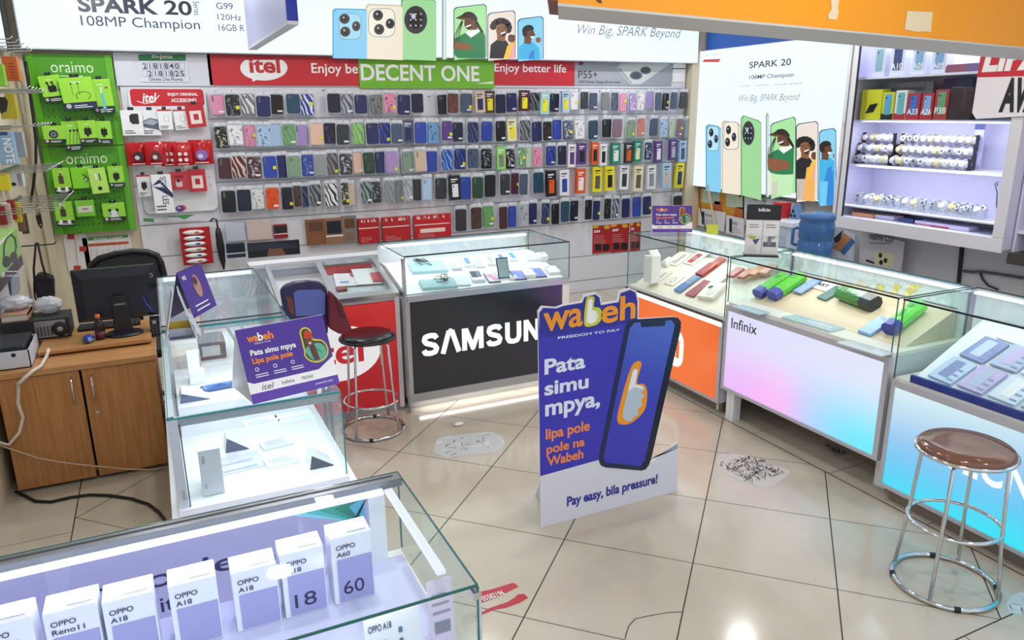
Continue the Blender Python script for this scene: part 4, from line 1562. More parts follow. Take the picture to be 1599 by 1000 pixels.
side_box('boxed_goods', 'tall orange box at the top of the side wall rack', 'carton', 7, 88, 26, 126, 'c8602a', 5.95, deco=lambda p, w2, h: p.bars(-w2 * .2, h * .1, w2 * .8, h * .8, 6, M('8f3d18', .5), 1, .3))
side_box('boxed_goods', 'bright green box cut by the photo edge beside the orange box', 'carton', -14, 100, 4, 134, '7bbf2e', 5.75)
side_box('boxed_goods', 'yellow and black pack hanging under the first wire rack', 'carton', 1, 146, 22, 186, 'b5a626', 5.92, deco=lambda p, w2, h: (p.nm('black_shape').poly([(-w2, h * .2), (-w2 * .2, h * .3), (w2 * .2, h * .7), (-w2 * .3, h), (-w2, h)], M('1c1b1a', .4)), p.nm('white_shape').poly([(-w2, h * .88), (-w2 * .2, h * .85), (0, h), (-w2, h)], M('dedcd2', .4), 1)))
side_box('boxed_goods', 'pale blue carton with white upright letters on the side wall', 'carton', 0, 206, 19, 258, '8fb3d6', 5.88, deco=lambda p, w2, h: p.nm('navy_top').rect(-w2, h * .9, w2 * .5, h, M('2a3f78', .4)))
pv = Print(Fr(ony(9, 216, 5.878), (0, 0, -1), (1, 0, 0)), ony(9, 216, 5.878), 0.0014)
pv.text('NOTE', (0, -0.02), (0.16, 0.03), M('f2f4f8', .4), 0.02)
pv.done([o for o in COL.objects if o.get('label', '').startswith('pale blue carton')][0])
for o in pv.g and [c for c in COL.objects if c.name.startswith('lettering') and c.parent and c.parent.get('label', '').startswith('pale blue carton')]:
    o.location = ony(9, 216, 5.878) - o.parent.location
side_box('boxed_goods', 'row of thin grey cartons end-on beside the pale blue carton', 'carton', 19, 206, 35, 246, 'aab2bd', 6.1, deco=lambda p, w2, h: [p.nm('carton_edge').rect(-w2 + w2 * .35 * k, 0, -w2 + w2 * .35 * k + w2 * .06, h, M('6f7884', .5)) for k in range(1, 6)])
side_box('boxed_goods', 'slim brown packet behind the thin grey cartons', 'carton', 35, 214, 40, 244, '9a5f4c', 6.28, 0.03)
side_box('boxed_goods', 'small yellow box under the second wire rack', 'carton', -6, 271, 12, 298, 'd9cf24', 5.8)
side_box('boxed_goods', 'white charger carton with a dark lens next to the yellow box', 'carton', 13, 268, 35, 293, 'd5d8dc', 6.0, deco=lambda p, w2, h: (p.nm('lens').disc(-w2 * .3, h * .2, w2 * .3, M('22252c', .3), 0, ry=h * .12), p.nm('grey_panel').rect(w2 * .3, h * .1, w2 * .85, h * .95, M('8f979f', .5))))
for k, (x0, y0, x1, y1, c, lab) in enumerate(((0, 322, 7, 352, '8e1f2b', 'dark red packet on the lowest wire rack, first in line'), (8, 318, 15, 350, 'c9c3b6', 'cream packet between two red ones on the lowest rack'),
                                              (15, 312, 22, 344, '9c2430', 'bright red packet on the lowest wire rack'), (22, 316, 30, 348, 'c9c233', 'yellow packet on the lowest wire rack'),
                                              (29, 326, 35, 362, '7a5a44', 'brown packet hanging below the yellow packet'), (35, 334, 41, 366, '5c4538', 'dark brown packet at the end of the lowest rack'))):
    side_box('small_packet', lab, 'packet', x0, y0, x1, y1, c, 5.62 + 0.05 * k, 0.03, group='packets on the lowest wire rack')
# boxed headphones
XH = -0.80
frH = Fr((XH, 0, 0), (0, 1, 0), (0, 0, 1))
a0, a1, a2 = frH.px(37, 421), frH.px(0, 372), frH.px(26, 359)
y0_, y1_, z0_, z1_ = 4.45, frH.px(34, 400)[0], (frH.px(37, 421)[1] + frH.px(0, 446)[1]) / 2, (a1[1] + a2[1]) / 2
t = thing('headphone_box', 'big green box picturing black headphones on the side wall', 'headphone box', (XH, y1_, z0_))
o_ = t.location.copy()
MB(o_).use(M('8fc46a', 0.35)).box((XL + 0.002, y0_, z0_), (XH, y1_, z1_)).build('box', t, 0.003)
p = Print(frH, o_)
h = z1_ - z0_
p.nm('dark_band').rect(y0_, z0_, y1_, z0_ + h * .27, M('20273a', 0.35))
p.nm('white_flash').poly([(y0_, z1_ - h * .12), (y1_ - .02, z1_), (y0_, z1_)], M('dfe8da', .4))
p.px = True
p.nm('printed_headphones').line([(9, 415), (6, 400), (6, 385), (10, 372), (17, 366), (23, 372), (25, 385), (23, 396)], 2.4, M('2c4a38', .35), 1)
p.disc(10, 409, 6.5, M('22283a', .35), 2, ry=9, name='printed_ear_cup')
p.disc(21, 402, 5.5, M('2b3145', .35), 2, ry=9, name='printed_ear_cup')
p.disc(4, 429, 3.2, M('c3c7cc', .35), 2, ry=4.5, name='round_badge')
p.bars(9, 432, 32, 418, 2, M('c3c7cc', .4), 2, .25)
p.done(t)
# pegs with the shoulder bag
yb_ = 6.25
a = ony(86, 379, yb_)
t = thing('peg_bar', 'single long peg on the side wall holding a black bag', 'peg', (XL, yb_, a.z))
o_ = t.location.copy()
MB(o_).use(M('2d2c2b', 0.4, 0.5)).tube([(XL + 0.002, yb_, a.z - .01), (a.x - .01, yb_, a.z - .01), (a.x + .01, yb_, a.z + .01)], 0.005, 6).build('rod', t)
z_ = a.z - .01
BAGM = M('171827', 0.7)
t = thing('shoulder_bag', 'black cloth shoulder bag hanging by its strap from the peg', 'bag', ony(57, 384, yb_))
o_ = t.location.copy()
fb = Fr((0, yb_, 0), (1, 0, 0), (0, 0, 1))
P_ = lambda x, y, h=0: fb.at(*fb.px(x, y), h)
mb = MB(o_).use(BAGM).prism([P_(*q, .05) for q in [(54, 434), (60, 429), (83, 432), (85, 440), (85, 470), (82, 476), (70, 476), (60, 468), (56, 455)]], (0, 0.10, 0))
mb.build('body', t, 0.012)
MB(o_).use(M('0f101a', 0.6)).prism([P_(*q, .055) for q in [(54, 434), (58, 428), (66, 426), (83, 432), (84, 438), (70, 441)]], (0, 0.11, 0)).build('flap', t, 0.008)
MB(o_).use(BAGM).tube([P_(55, 440, .03), P_(53, 420, .01), P_(56, 379.5), P_(59, 379.5), P_(66, 410, .02), P_(73, 430, .05)], 0.008, 6).build('strap', t)
MB(o_).use(BAGM).tube([P_(53, 440, .0), P_(53, 460, -.02), P_(57, 476, -.02)], 0.006, 6).build('loose_strap', t)
MB(o_).use(M('3c3d46', 0.4, .6)).box(P_(84.5, 440, .05), P_(87, 456, .03)).build('buckle', t)
# crumpled silver packet on the lowest rack
t = thing('foil_packet', 'crumpled black and silver packet hanging in front of the cream wall', 'packet', ony(60, 322, 6.5))
o_ = t.location.copy()
fb2 = Fr((0, 6.5, 0), (1, 0, 0), (0, 0, 1))
MB(o_).use(pattern('blotch', '17171a', 'b3aea2', 30)).prism([fb2.at(*fb2.px(*q)) for q in [(55, 322), (58, 320), (64, 336), (67, 352), (64, 358), (59, 352), (55, 338)]], (0, 0.02, 0)).build('packet', t, 0.004)
MB(o_).use(HOOK).tube([(XL + 0.003, 6.51, o_.z - 0.01), (o_.x + .03, 6.51, o_.z - 0.01)], 0.004, 6).build('hook', t)
# black cable running down the corner
fc = Fr((0, 6.95, 0), (1, 0, 0), (0, 0, 1))
t = MB(fc.at(*fc.px(55, 240))).use(BLACK).tube([fc.at(*fc.px(*q)) for q in [(40, 96), (44, 120), (47, 150), (52, 185), (56, 220), (56, 255), (52, 290), (48, 315)]], 0.011, 6).build('wall_cable')
tag(t, 'thick black cable running down the corner beside the green panel', 'cable')
# white board behind the desk
tag(MB((XL, 5.0, .7)).use(M('c9ccd6', 0.45)).box((XL + 0.002, 4.2, .70), (XL + 0.012, 5.6, 1.10)).build('wall_board'), 'white backing board on the side wall above the desk', 'board')
xs_ = XL + 0.05
tag(MB((xs_, 5.5, .82)).use(M('a3b2c6', 0.3)).prism([(XL + .014, 5.45, .86), (XL + .03, 5.45, 1.03), (XL + .03, 5.75, 1.05), (XL + .014, 5.75, .86)], (0.01, 0, 0)).build('plastic_sheet'), 'pale blue plastic sheet propped against the side wall', 'sheet')

# ------------------------------------------------------------------ wooden cabinet and desk things
WD = wood('a9703f', 'c08a55')
WDX = wood('b17a48', 'c59462', 'x')
cx0, cx1, cy0, cy1 = -0.875, -0.125, 4.42, 5.125
t = thing('wooden_cabinet', 'beech two-door cabinet under the computer monitor', 'cabinet', (-0.5, 4.9, 0))
o_ = t.location.copy()
mb = MB(o_).use(WD)
mb.box((cx0, cy0 + .025, .05), (cx0 + .02, cy1, .655)).box((cx1 - .02, cy0 + .025, .05), (cx1, cy1, .655)).box((cx0, cy1 - .015, .05), (cx1, cy1, .655)).box((cx0, cy0 + .025, .05), (cx1, cy1, .07))
mb.build('carcass', t)
MB(o_).use(WDX).box((cx0 - .012, cy0 - .015, .655), (cx1 + .012, cy1, .688)).build('top', t, .003)
MB(o_).use(M('1d1712', .6)).box((cx0 + .03, cy0 + .06, .0), (cx1 - .03, cy1 - .05, .05)).build('plinth', t)
xm = -0.492
for (x0, x1, hx) in ((cx0 + .002, xm - .006, xm - .045), (xm + .006, cx1 - .002, xm + .05)):
    d_ = MB(o_).use(WD).box((x0, cy0, .022), (x1, cy0 + .02, .65)).build('door', t, .002)
    MB(o_).use(CHROME).tube([(hx, cy0, .47), (hx, cy0 - .028, .475), (hx, cy0 - .028, .61), (hx, cy0, .615)], .006, 8).build('handle', d_)
MB(o_).use(CHROME).cyl((xm + .05, cy0 - .004, .40), (xm + .05, cy0 + .002, .40), .009, n=12).build('lock', t)
ZR = .722
t = thing('monitor_riser', 'wooden riser board carrying the monitor on the cabinet', 'riser', (-0.4, 4.95, .689))
o_ = t.location.copy()
MB(o_).use(WDX).box((-.70, 4.63, .70), (-.132, 5.115, ZR - .001)).build('board', t, .002)
for x in (-.69, -.15):
    MB(o_).use(M('3a2a1c', .5)).box((x, 4.66, .689), (x + .012, 5.10, .70)).build('foot', t)
# monitor seen from behind
t = thing('computer_monitor', 'dark computer monitor seen from behind on the riser', 'monitor', (-.275, 4.81, ZR))
o_ = t.location.copy()
MD = M('1b1d2b', .35)
MB(o_).use(MD).lathe((-.275, 4.81, ZR), [(.105, 0), (.105, .008), (.095, .014), (.03, .018)], 28, sx=1.0, sy=.85).build('base', t)
nk = MB(o_).use(M('15161f', .3)).prism([(-.325, 4.80, ZR + .012), (-.225, 4.80, ZR + .012), (-.232, 4.80, ZR + .22), (-.245, 4.80, ZR + .235), (-.305, 4.80, ZR + .235), (-.318, 4.80, ZR + .22)], (0, .035, 0)).build('stand_neck', t, .006)
p = Print(Fr((0, 4.80, 0), (1, 0, 0), (0, 0, 1)), o_)
p.text('SAMSUNG', (-.305, ZR + .178), (-.247, ZR + .190), M('9aa0ac', .4), .02)
p.done(nk)
hs = MB(o_).use(MD)
x0, x1, z0, z1 = -.505, -.07, .802, 1.112
hs.add([(x0, 4.87, z0), (x1, 4.87, z0), (x1, 4.87, z1), (x0, 4.87, z1), (x0 + .05, 4.835, z0 + .03), (x1 - .05, 4.835, z0 + .03), (x1 - .05, 4.835, z1 - .05), (x0 + .05, 4.835, z1 - .05),
        (x0, 4.905, z0), (x1, 4.905, z0), (x1, 4.905, z1), (x0, 4.905, z1)],
       [(4, 5, 6, 7), (0, 1, 5, 4), (1, 2, 6, 5), (2, 3, 7, 6), (3, 0, 4, 7), (1, 0, 8, 9), (2, 1, 9, 10), (3, 2, 10, 11), (0, 3, 11, 8)])
hb = hs.build('rear_shell', t)
MB(o_).use(E('2b3a55', .5)).box((x0 + .012, 4.905, z0 + .012), (x1 - .012, 4.907, z1 - .012)).build('screen', t)
mb = MB(o_).use(M('101119', .5))
for k in range(12):
    mb.box((x0 + .07 + k * .012, 4.8345, z1 - .075), (x0 + .076 + k * .012, 4.837, z1 - .055)).box((x1 - .21 + k * .012, 4.8345, z1 - .075), (x1 - .204 + k * .012, 4.837, z1 - .055))
mb.build('vent_slots', hb)
mb = MB(o_).use(M('b9bec8', .4))
mb.tube([(-.10, 4.831, 1.06), (-.085, 4.831, 1.065), (-.082, 4.831, 1.05), (-.095, 4.831, 1.04)], .002, 5)
mb.build('sticker_mark', hb)
# desktop computer case, books, bags
t = thing('computer_case', 'flat black desktop computer lying on the cabinet by the side wall', 'computer', (-.72, 5.1, ZR))
o_ = t.location.copy()
MB(o_).use(M('23242a', .5)).box((-.885, 4.90, ZR + .001), (-.555, 5.11, .84)).build('case', t, .004)
MB(o_).use(M('9a9ca0', .35, .5)).box((-.73, 4.893, ZR + .012), (-.575, 4.90, .83)).build('rear_plate', t)
mb = MB(o_).use(M('4a4c50', .5))
for k in range(5):
    mb.box((-.722 + k * .017, 4.890, ZR + .02), (-.712 + k * .017, 4.894, .80))
mb.build('slot_covers', t)
MB(o_).use(M('15161a', .4)).lathe((-.605, 4.892, .777), [(.042, 0), (.042, .006), (.034, .008), (.0, .008)], 20, (0, -1, 0)).build('fan', t)
MB(o_).use(M('9fa3a8', .4)).lathe((-.605, 4.883, .777), [(.016, 0), (.014, .003), (0, .003)], 14, (0, -1, 0)).build('fan_hub', t)
t = thing('book', 'thick closed book with a tan cover on the black computer', 'book', (-.83, 5.00, .841))
MB().use(M('b58a72', .5)).box((-.055, -.09, .034), (.08, .10, .04)).box((-.055, -.09, .0), (.08, .10, .006)).box((.074, -.09, .0), (.08, .10, .04)).build('cover', t)
MB().use(M('d6d2c9', .7)).box((-.052, -.087, .006), (.074, .097, .034)).build('pages', t)
bagm = film('e6e8f0', .66, .2)


def plastic_bag(lab, c, rx, ry, rz, seed, tail):
    t = thing('plastic_bag', lab, 'plastic bag', c, 'white plastic bags on the computer')
    MB().use(bagm).ball((0, 0, rz), rx, ry, rz, 30, 18, .13, seed).build('bag', t)
    mb = MB().use(bagm)
    for k in range(7):
        a = k * .9 + seed
        mb.tube([(tail[0] * .6, tail[1] * .6, rz), (tail[0] + .02 * math.cos(a), tail[1] + .01 * math.sin(a), rz + tail[2] + .015 * math.sin(a * 1.7))], [.012, .004], 5)
    mb.build('knot_folds', t)


plastic_bag('knotted white plastic bag lying on the book', (-.83, 5.06, .882), .085, .07, .04, 1, (.02, -.06, .01))
plastic_bag('knotted white plastic bag beside the book on the computer', (-.665, 5.06, .841), .075, .065, .048, 2, (-.01, -.06, .0))
# white open box with dark contents
t = thing('file_box', 'white open-topped box with a finger hole on the cabinet edge', 'box', (-.79, 4.60, .689))
o_ = t.location.copy()
bx = M('cfd2dc', .5)
mb = MB(o_).use(bx).box((-.90, 4.47, .69), (-.712, 4.475, .785)).box((-.90, 4.80, .69), (-.712, 4.805, .785)).box((-.717, 4.47, .69), (-.712, 4.805, .785)).box((-.90, 4.47, .69), (-.895, 4.805, .785)).box((-.90, 4.47, .69), (-.712, 4.805, .694))
mb.build('tray', t)
p = Print(Fr((0, 4.47, 0), (1, 0, 0), (0, 0, 1)), o_)
a = Fr((0, 4.47, 0), (1, 0, 0), (0, 0, 1)).px(21, 555)
p.disc(a[0], a[1], .011, BLACK, name='finger_hole')
p.done(t)
tag(MB((-.8, 4.65, .696)).use(M('191c2e', .35)).box((-.888, 4.485, .696), (-.73, 4.79, .806)).build('laptop_battery', bevel=.006), 'dark navy slab lying in the white box', 'device')
# bottle, can, keyboard and bits on the riser
t = thing('drink_bottle', 'small dark drink bottle with an orange cap by the monitor', 'bottle', (-.395, 4.75, ZR))
MB().use(M('2a1518', .12)).lathe((0, 0, 0), [(.024, 0), (.027, .006), (.027, .05), (.024, .062), (.027, .075), (.026, .095), (.012, .12), (.011, .13)], 18).build('bottle', t)
MB().use(M('5c1f3d', .3)).lathe((0, 0, .012), [(.0278, 0), (.0278, .036)], 18).build('label_band', t, label='maroon label band')
MB().use(M('e8782a', .4)).lathe((0, 0, .128), [(.0135, 0), (.0135, .018), (.012, .02), (0, .02)], 16).build('cap', t, label='orange cap')
t = thing('snack_pack', 'small crumpled blue and white packet beside the drink bottle', 'packet', (-.455, 4.715, ZR))
MB().use(pattern('blotch', '2c4fb5', 'cfd8ee', 30)).ball((0, 0, .022), .03, .045, .021, 12, 8, .18, 5).build('packet', t)
t = thing('keyboard', 'black keyboard lying behind the drink bottle', 'keyboard', (-.40, 5.04, ZR))
MB().use(BLACK).box((-.13, -.06, .001), (.21, .06, .018)).build('body', t, .004)
mb = MB().use(M('2b2c33', .5))
for r_ in range(5):
    for k in range(15):
        mb.box((-.122 + k * .0218, -.052 + r_ * .021, .018), (-.104 + k * .0218, -.036 + r_ * .021, .023))
ob = mb.build('keys', t)
t = thing('card_reader', 'black card machine standing at the monitor corner', 'card machine', (-.098, 4.82, .6895))
MB().use(BLACK).box((-.035, -.04, 0), (.035, .05, .108)).build('body', t, .008)
MB().use(M('8d93a0', .4)).box((-.02, -.042, .08), (.0, -.039, .10)).build('label', t)
for k in range(9):
    MB().use(M('3a3c46', .4)).box((-.028 + (k % 3) * .018, -.043, .02 + (k // 3) * .018), (-.016 + (k % 3) * .018, -.04, .032 + (k // 3) * .018)).build('key', t)
t = MB((-.13, 4.83, .85)).use(M('2333a8', .4)).tube([(-.15, 4.828, .93), (-.14, 4.815, .90), (-.125, 4.80, .87), (-.11, 4.79, .842)], .005, 6).build('cable')
tag(t, 'short blue plug lead hanging behind the monitor', 'cable')
# cables
fy = Fr((0, 4.385, 0), (1, 0, 0), (0, 0, 1))
Q = lambda x, y, h=0: fy.at(*fy.px(x, y), h)
pts = [onz(76, 545, .733), onz(73, 556, .702), onz(64, 572, .700), Q(52, 578, .02), Q(42, 585, .045), Q(33, 594, .045), Q(29, 598, .02), Q(29, 605), Q(28, 630), Q(36, 652), Q(30, 676), Q(14, 695), Q(-6, 690)]
tag(MB(pts[0]).use(M('d9cfc2', .5)).tube(pts, .009, 8).build('cable'), 'thick white cable drooping over the front of the wooden cabinet', 'cable')
pts = [Q(-4, 694), Q(12, 700), Q(60, 716), Q(100, 723), Q(145, 728), Q(200, 733), Q(236, 734), Q(262, 729)]
tag(MB(pts[0]).use(M('cbb29a', .5)).tube(pts, .0045, 6).build('cable'), 'thin white cable sagging across the cabinet doors', 'cable')
pts = [onz(24, 768, .03)] + [onz(x, y, .009) for x, y in [(38, 774), (55, 783), (80, 784), (110, 777), (140, 773), (170, 774), (205, 779), (232, 788), (248, 800), (258, 813), (262, 830)]]
tag(MB(pts[3]).use(BLACK).tube(pts, .008, 8).build('cable'), 'black power cable curving over the floor tiles by the cabinet', 'cable')
# office chair behind the desk
yc = 5.62
fo = Fr((0, yc, 0), (1, 0, 0), (0, 0, 1))
O = lambda x, y, h=0: fo.at(*fo.px(x, y), h)
t = thing('office_chair', 'black mesh-backed office chair pushed in behind the monitor', 'chair', (-.24, yc - .2, 0))
o_ = t.location.copy()
arch = [O(138, 470), O(139, 430), O(143, 414), O(155, 404), O(180, 397), O(205, 393), O(230, 394), O(245, 399), O(251, 410), O(256, 430), O(262, 470)]
MB(o_).use(M('14151c', .45)).tube(arch, .022, 8).build('back_frame', t)
MB(o_).use(film('22242c', .85, .6)).prism(arch, (0, .006, 0)).build('back_mesh', t)
MB(o_).use(M('1b1c22', .6)).box((-.46, yc - .44, .43), (-.02, yc - .02, .50)).build('seat', t, .03)
MB(o_).use(M('14151c', .45)).box((-.29, yc - .03, .46), (-.19, yc + .03, .78)).build('back_post', t)
MB(o_).use(CHROME).cyl((-.24, yc - .17, .08), (-.24, yc - .17, .43), .025).build('gas_column', t)
for k in range(5):
    a = k * 2 * math.pi / 5 + .3
    e_ = Vector((-.24 + .27 * math.cos(a), yc - .17 + .27 * math.sin(a), .07))
    l_ = MB(o_).use(M('14151c', .45)).tube([(-.24, yc - .17, .10), e_], [.022, .015], 8).build('leg', t)
    MB(o_).use(BLACK).ball(e_ - Vector((0, 0, .042)), .022, .022, .027, 10, 8).build('caster', l_)
# ------------------------------------------------------------------ glass counters: shared builders
GL = glass()
EDGE = M('2f6a66', 0.15)
EDGE2 = M('3c4a4c', 0.15)
LED = E('eef4ff', 6.0)


def panes(t, o, b, sides, edge=EDGE, gm=None, th=0.006):
    """glass box b=(x0,y0,z0,x1,y1,z1); sides from 'f' front(-y) 'k' back(+y) 'l' -x 'r' +x 't' top"""
    x0, y0, z0, x1, y1, z1 = b
    g = gm or GL
    q = {'f': ((x0, y0, z0), (x1, y0 + th, z1)), 'k': ((x0, y1 - th, z0), (x1, y1, z1)), 'l': ((x0, y0, z0), (x0 + th, y1, z1)), 'r': ((x1 - th, y0, z0), (x1, y1, z1)),
         't': ((x0, y0, z1), (x1, y1, z1 + th))}
    for s_ in sides:
        lo, hi = q[s_]
        c = [(a + c_) / 2 for a, c_ in zip(lo, hi)]
        MB(o).use(g).add(*_pane(lo, hi)).build('glass_pane', t)
    mb = MB(o).use(edge)
    e = 0.0045
    if 't' in sides:
        mb.box((x0 - .001, y0 - .001, z1), (x1 + .001, y0 + e * .4, z1 + th)).box((x0 - .001, y1 - e * .4, z1), (x1 + .001, y1 + .001, z1 + th))
        mb.box((x0 - .001, y0, z1), (x0 + e * .4, y1, z1 + th)).box((x1 - e * .4, y0, z1), (x1 + .001, y1, z1 + th))
    for (cx, cy, ss) in ((x0, y0, 'fl'), (x1, y0, 'fr'), (x0, y1, 'kl'), (x1, y1, 'kr')):
        if ss[0] in sides or ss[1] in sides:
            mb.box((cx - e / 2, cy - e / 2, z0), (cx + e / 2, cy + e / 2, z1))
    mb.build('glass_edge', t)


def _pane(lo, hi):
    """one thin pane as a single sheet in its middle plane"""
    d = [h - l for l, h in zip(lo, hi)]
    k = d.index(min(d))
    m_ = (lo[k] + hi[k]) / 2
    i, j = [a for a in range(3) if a != k]
    P = []
    for a, b_ in ((lo[i], lo[j]), (hi[i], lo[j]), (hi[i], hi[j]), (lo[i], hi[j])):
        v = [0, 0, 0]
        v[k], v[i], v[j] = m_, a, b_
        P.append(tuple(v))
    return P, [(0, 1, 2, 3)]


def slab(name, lab, cat, fr, px, w, l, t_, col, group=None, rot=0.0, deco=None, h0=0.001, top=None, rough=.35, bev=0.0015):
    """flat-lying thing on a frame: centre at a pixel of that surface, w along u, l along v, t_ thick"""
    a, b = fr.px(*px) if isinstance(px[0], (int, float)) and abs(px[0]) > 20 else px
    c_, s_ = math.cos(rot), math.sin(rot)
    u, v = fr.u * c_ + fr.v * s_, fr.v * c_ - fr.u * s_
    P = fr.at(a, b, h0)
    o = thing(name, lab, cat, P, group)
    f = Fr((0, 0, 0), u, v)
    mt = col if not isinstance(col, str) else M(col, rough)
    MB().use(mt).obox(f.at(-w / 2, -l / 2), u * w, v * l, fr.n * t_).build('body', o, bev)
    p = Print(Fr(fr.n * t_, u, v), base=0.0008)
    if deco:
        deco(p, w / 2, l / 2)
    p.done(o)
    return o


def led_light(name, loc, sx, sy, p_, rot=(0, 0, 0), col=(.92, .96, 1)):
    return area(name, loc, sx, sy, p_, col, rot)


# ------------------------------------------------------------------ counter in front with the seven cartons
OX0, OX1, OY0, OY1, OZ = -1.35, .512, 1.272, 1.85, 1.0
LAV = grad('lavender_backlit', [(0, 'a9a7ee'), (.55, 'b4b2f6'), (1, 'c0bff8')], (1, 0, 0), -1.2, .5, 0.68)
t = thing('display_counter', 'nearest glass counter with a row of white phone cartons', 'display counter', (-.4, 1.5, 0))
o_ = t.location.copy()
MB(o_).use(WHITE).box((OX0, OY0 + .005, 0), (OX1 - .004, OY1, .755)).build('base', t)
MB(o_).use(M('d4d4f2', .2)).box((OX0, OY0 + .01, .756), (OX1 - .012, OY1 - .045, .764)).build('display_floor', t)
bp = MB(o_).use(LAV).box((OX0, 1.80, .764), (OX1 - .10, 1.806, .975)).build('back_panel', t)
p = Print(Fr((0, 1.80, 0), (1, 0, 0), (0, 0, 1)), o_)
DT = M('2a2b55', .4)
p.text('people', (-.255, .838), (.065, .905), DT, .01)
p.text('more', (.085, .838), (.215, .872), DT, .01)
p.text('life edit', (-.27, .782), (-.085, .825), DT, .01)
p.nm('printed_swirl')
for k, c in enumerate(('7fd0d0', '59b8b4', '3f9b86', '2d7f6a', '5fb0c8')):
    p.poly([(.20 + k * .04, .97 - k * .004), (.40, .97), (.405, .80 + k * .02), (.375 - .004 * k, .86), (.33 + k * .012, .92)], M(c, .3), k)
p.line([(.40, .955), (.37, .91), (.352, .86), (.345, .80)], .004, M('1d2a3a', .3), 7)
p.line([(.405, .965), (.38, .915), (.365, .86), (.36, .80)], .003, M('1d2a3a', .3), 7)
p.done(bp)
MB(o_).use(WHITE).box((OX1 - .10, 1.795, .764), (OX1 - .055, 1.81, .975)).build('end_post', t)
mb = MB(o_).use(M('8b8f95', .3, .6))
mb.box((OX0, 1.808, .975), (OX1, OY1, .999))
mb.build('back_rail', t)
MB(o_).use(M('5d6166', .4, .4)).box((OX0, 1.828, .9992), (OX1 - .02, 1.834, 1.0012)).build('rail_groove', t)
MB(o_).use(E('e6e8ff', 1.5)).box((OX0, 1.782, .974), (OX1 - .06, 1.798, .986)).build('led_strip', t)
MB(o_).use(E('e6e8ff', 1.1)).box((OX1 - .055, OY0 + .10, .975), (OX1 - .035, 1.79, .985)).build('led_strip', t)
panes(t, o_, (OX0, OY0, .76, OX1, OY1 - .002, .994), 'frt', EDGE)
mb = MB(o_).use(film('cfe0e6', .5, .1))
mb.cyl((OX1 + .003, OY0 + .003, .80), (OX1 + .003, OY0 + .003, .985), .006, n=10)
mb.build('corner_bead', t)
MB(o_).use(CHROME).box((OX1 - .012, OY0 - .004, .965), (OX1 + .006, OY0 + .02, .982)).build('corner_clip', t)
led_light('counter_led', (-.4, 1.74, .96), 1.6, .03, 1.3, (math.radians(-35), 0, 0), (.80, .80, 1))
led_light('counter_led', (-.2, 1.34, .985), 1.2, .03, .9, (math.radians(40), 0, 0), (.80, .80, 1))
CT = M('f0f1fb', .4)
CL = M('a8a6da', .45)
for k, (x0, zt, t1, t2, big, lab) in enumerate(((-.455, .945, 'OPPO', 'Reno Pro', '', 'white phone carton half cut by the photo edge in the near counter'),
                                                (-.333, .94, 'OPPO', 'Reno11', '', 'white phone carton marked with an eleven in the near counter'),
                                                (-.222, .933, 'OPPO', 'A18', '', 'white eighteen carton just before the small two-letter word on the back panel'),
                                                (-.089, .933, 'OPPO', 'A18', '', 'white eighteen carton standing between the two big panel letters'),
                                                (.046, .927, 'OPPO', 'A18', '', 'white eighteen carton next to the one under the lamp reflection'),
                                                (.159, .943, 'OPPO', 'A18', '18', 'white carton with a large 18 under the lamp reflection'),
                                                (.280, .953, 'OPPO', 'A60', '60', 'white carton with a large 60 at the end of the row'))):
    y0, w_ = 1.66, .103
    t = thing('phone_carton', lab, 'phone carton', (x0 + w_ / 2, y0 + .035, .765), 'phone cartons in the near counter')
    o_ = t.location.copy()
    MB(o_).use(CT).box((x0, y0, .765), (x0 + w_, y0 + .075, zt)).build('carton', t, .002)
    p = Print(Fr((x0, y0, .765), (1, 0, 0), (0, 0, 1)), o_)
    H = zt - .765
    p.nm('lilac_panel').rect(.012, .004, w_ - .003, H - .062, CL)
    p.text(t1, (.012, H - .035), (.060, H - .022), DT, .01)
    p.text(t2, (.012, H - .055), (.012 + (.034 if len(t2) < 4 else .062), H - .042), DT, .01)
    if big:
        p.text(big, (.024, .024), (.024 + .052, .062), DT, .0)
    p.done(t)
    p = Print(Fr((x0, y0, zt), (1, 0, 0), (0, 1, 0)), o_)
    p.bars(.045, .012, .095, .02, 1, M('8f90a8', .5))
    p.bars(.01, .058, .022, .064, 1, M('8f90a8', .5))
    p.done(t)
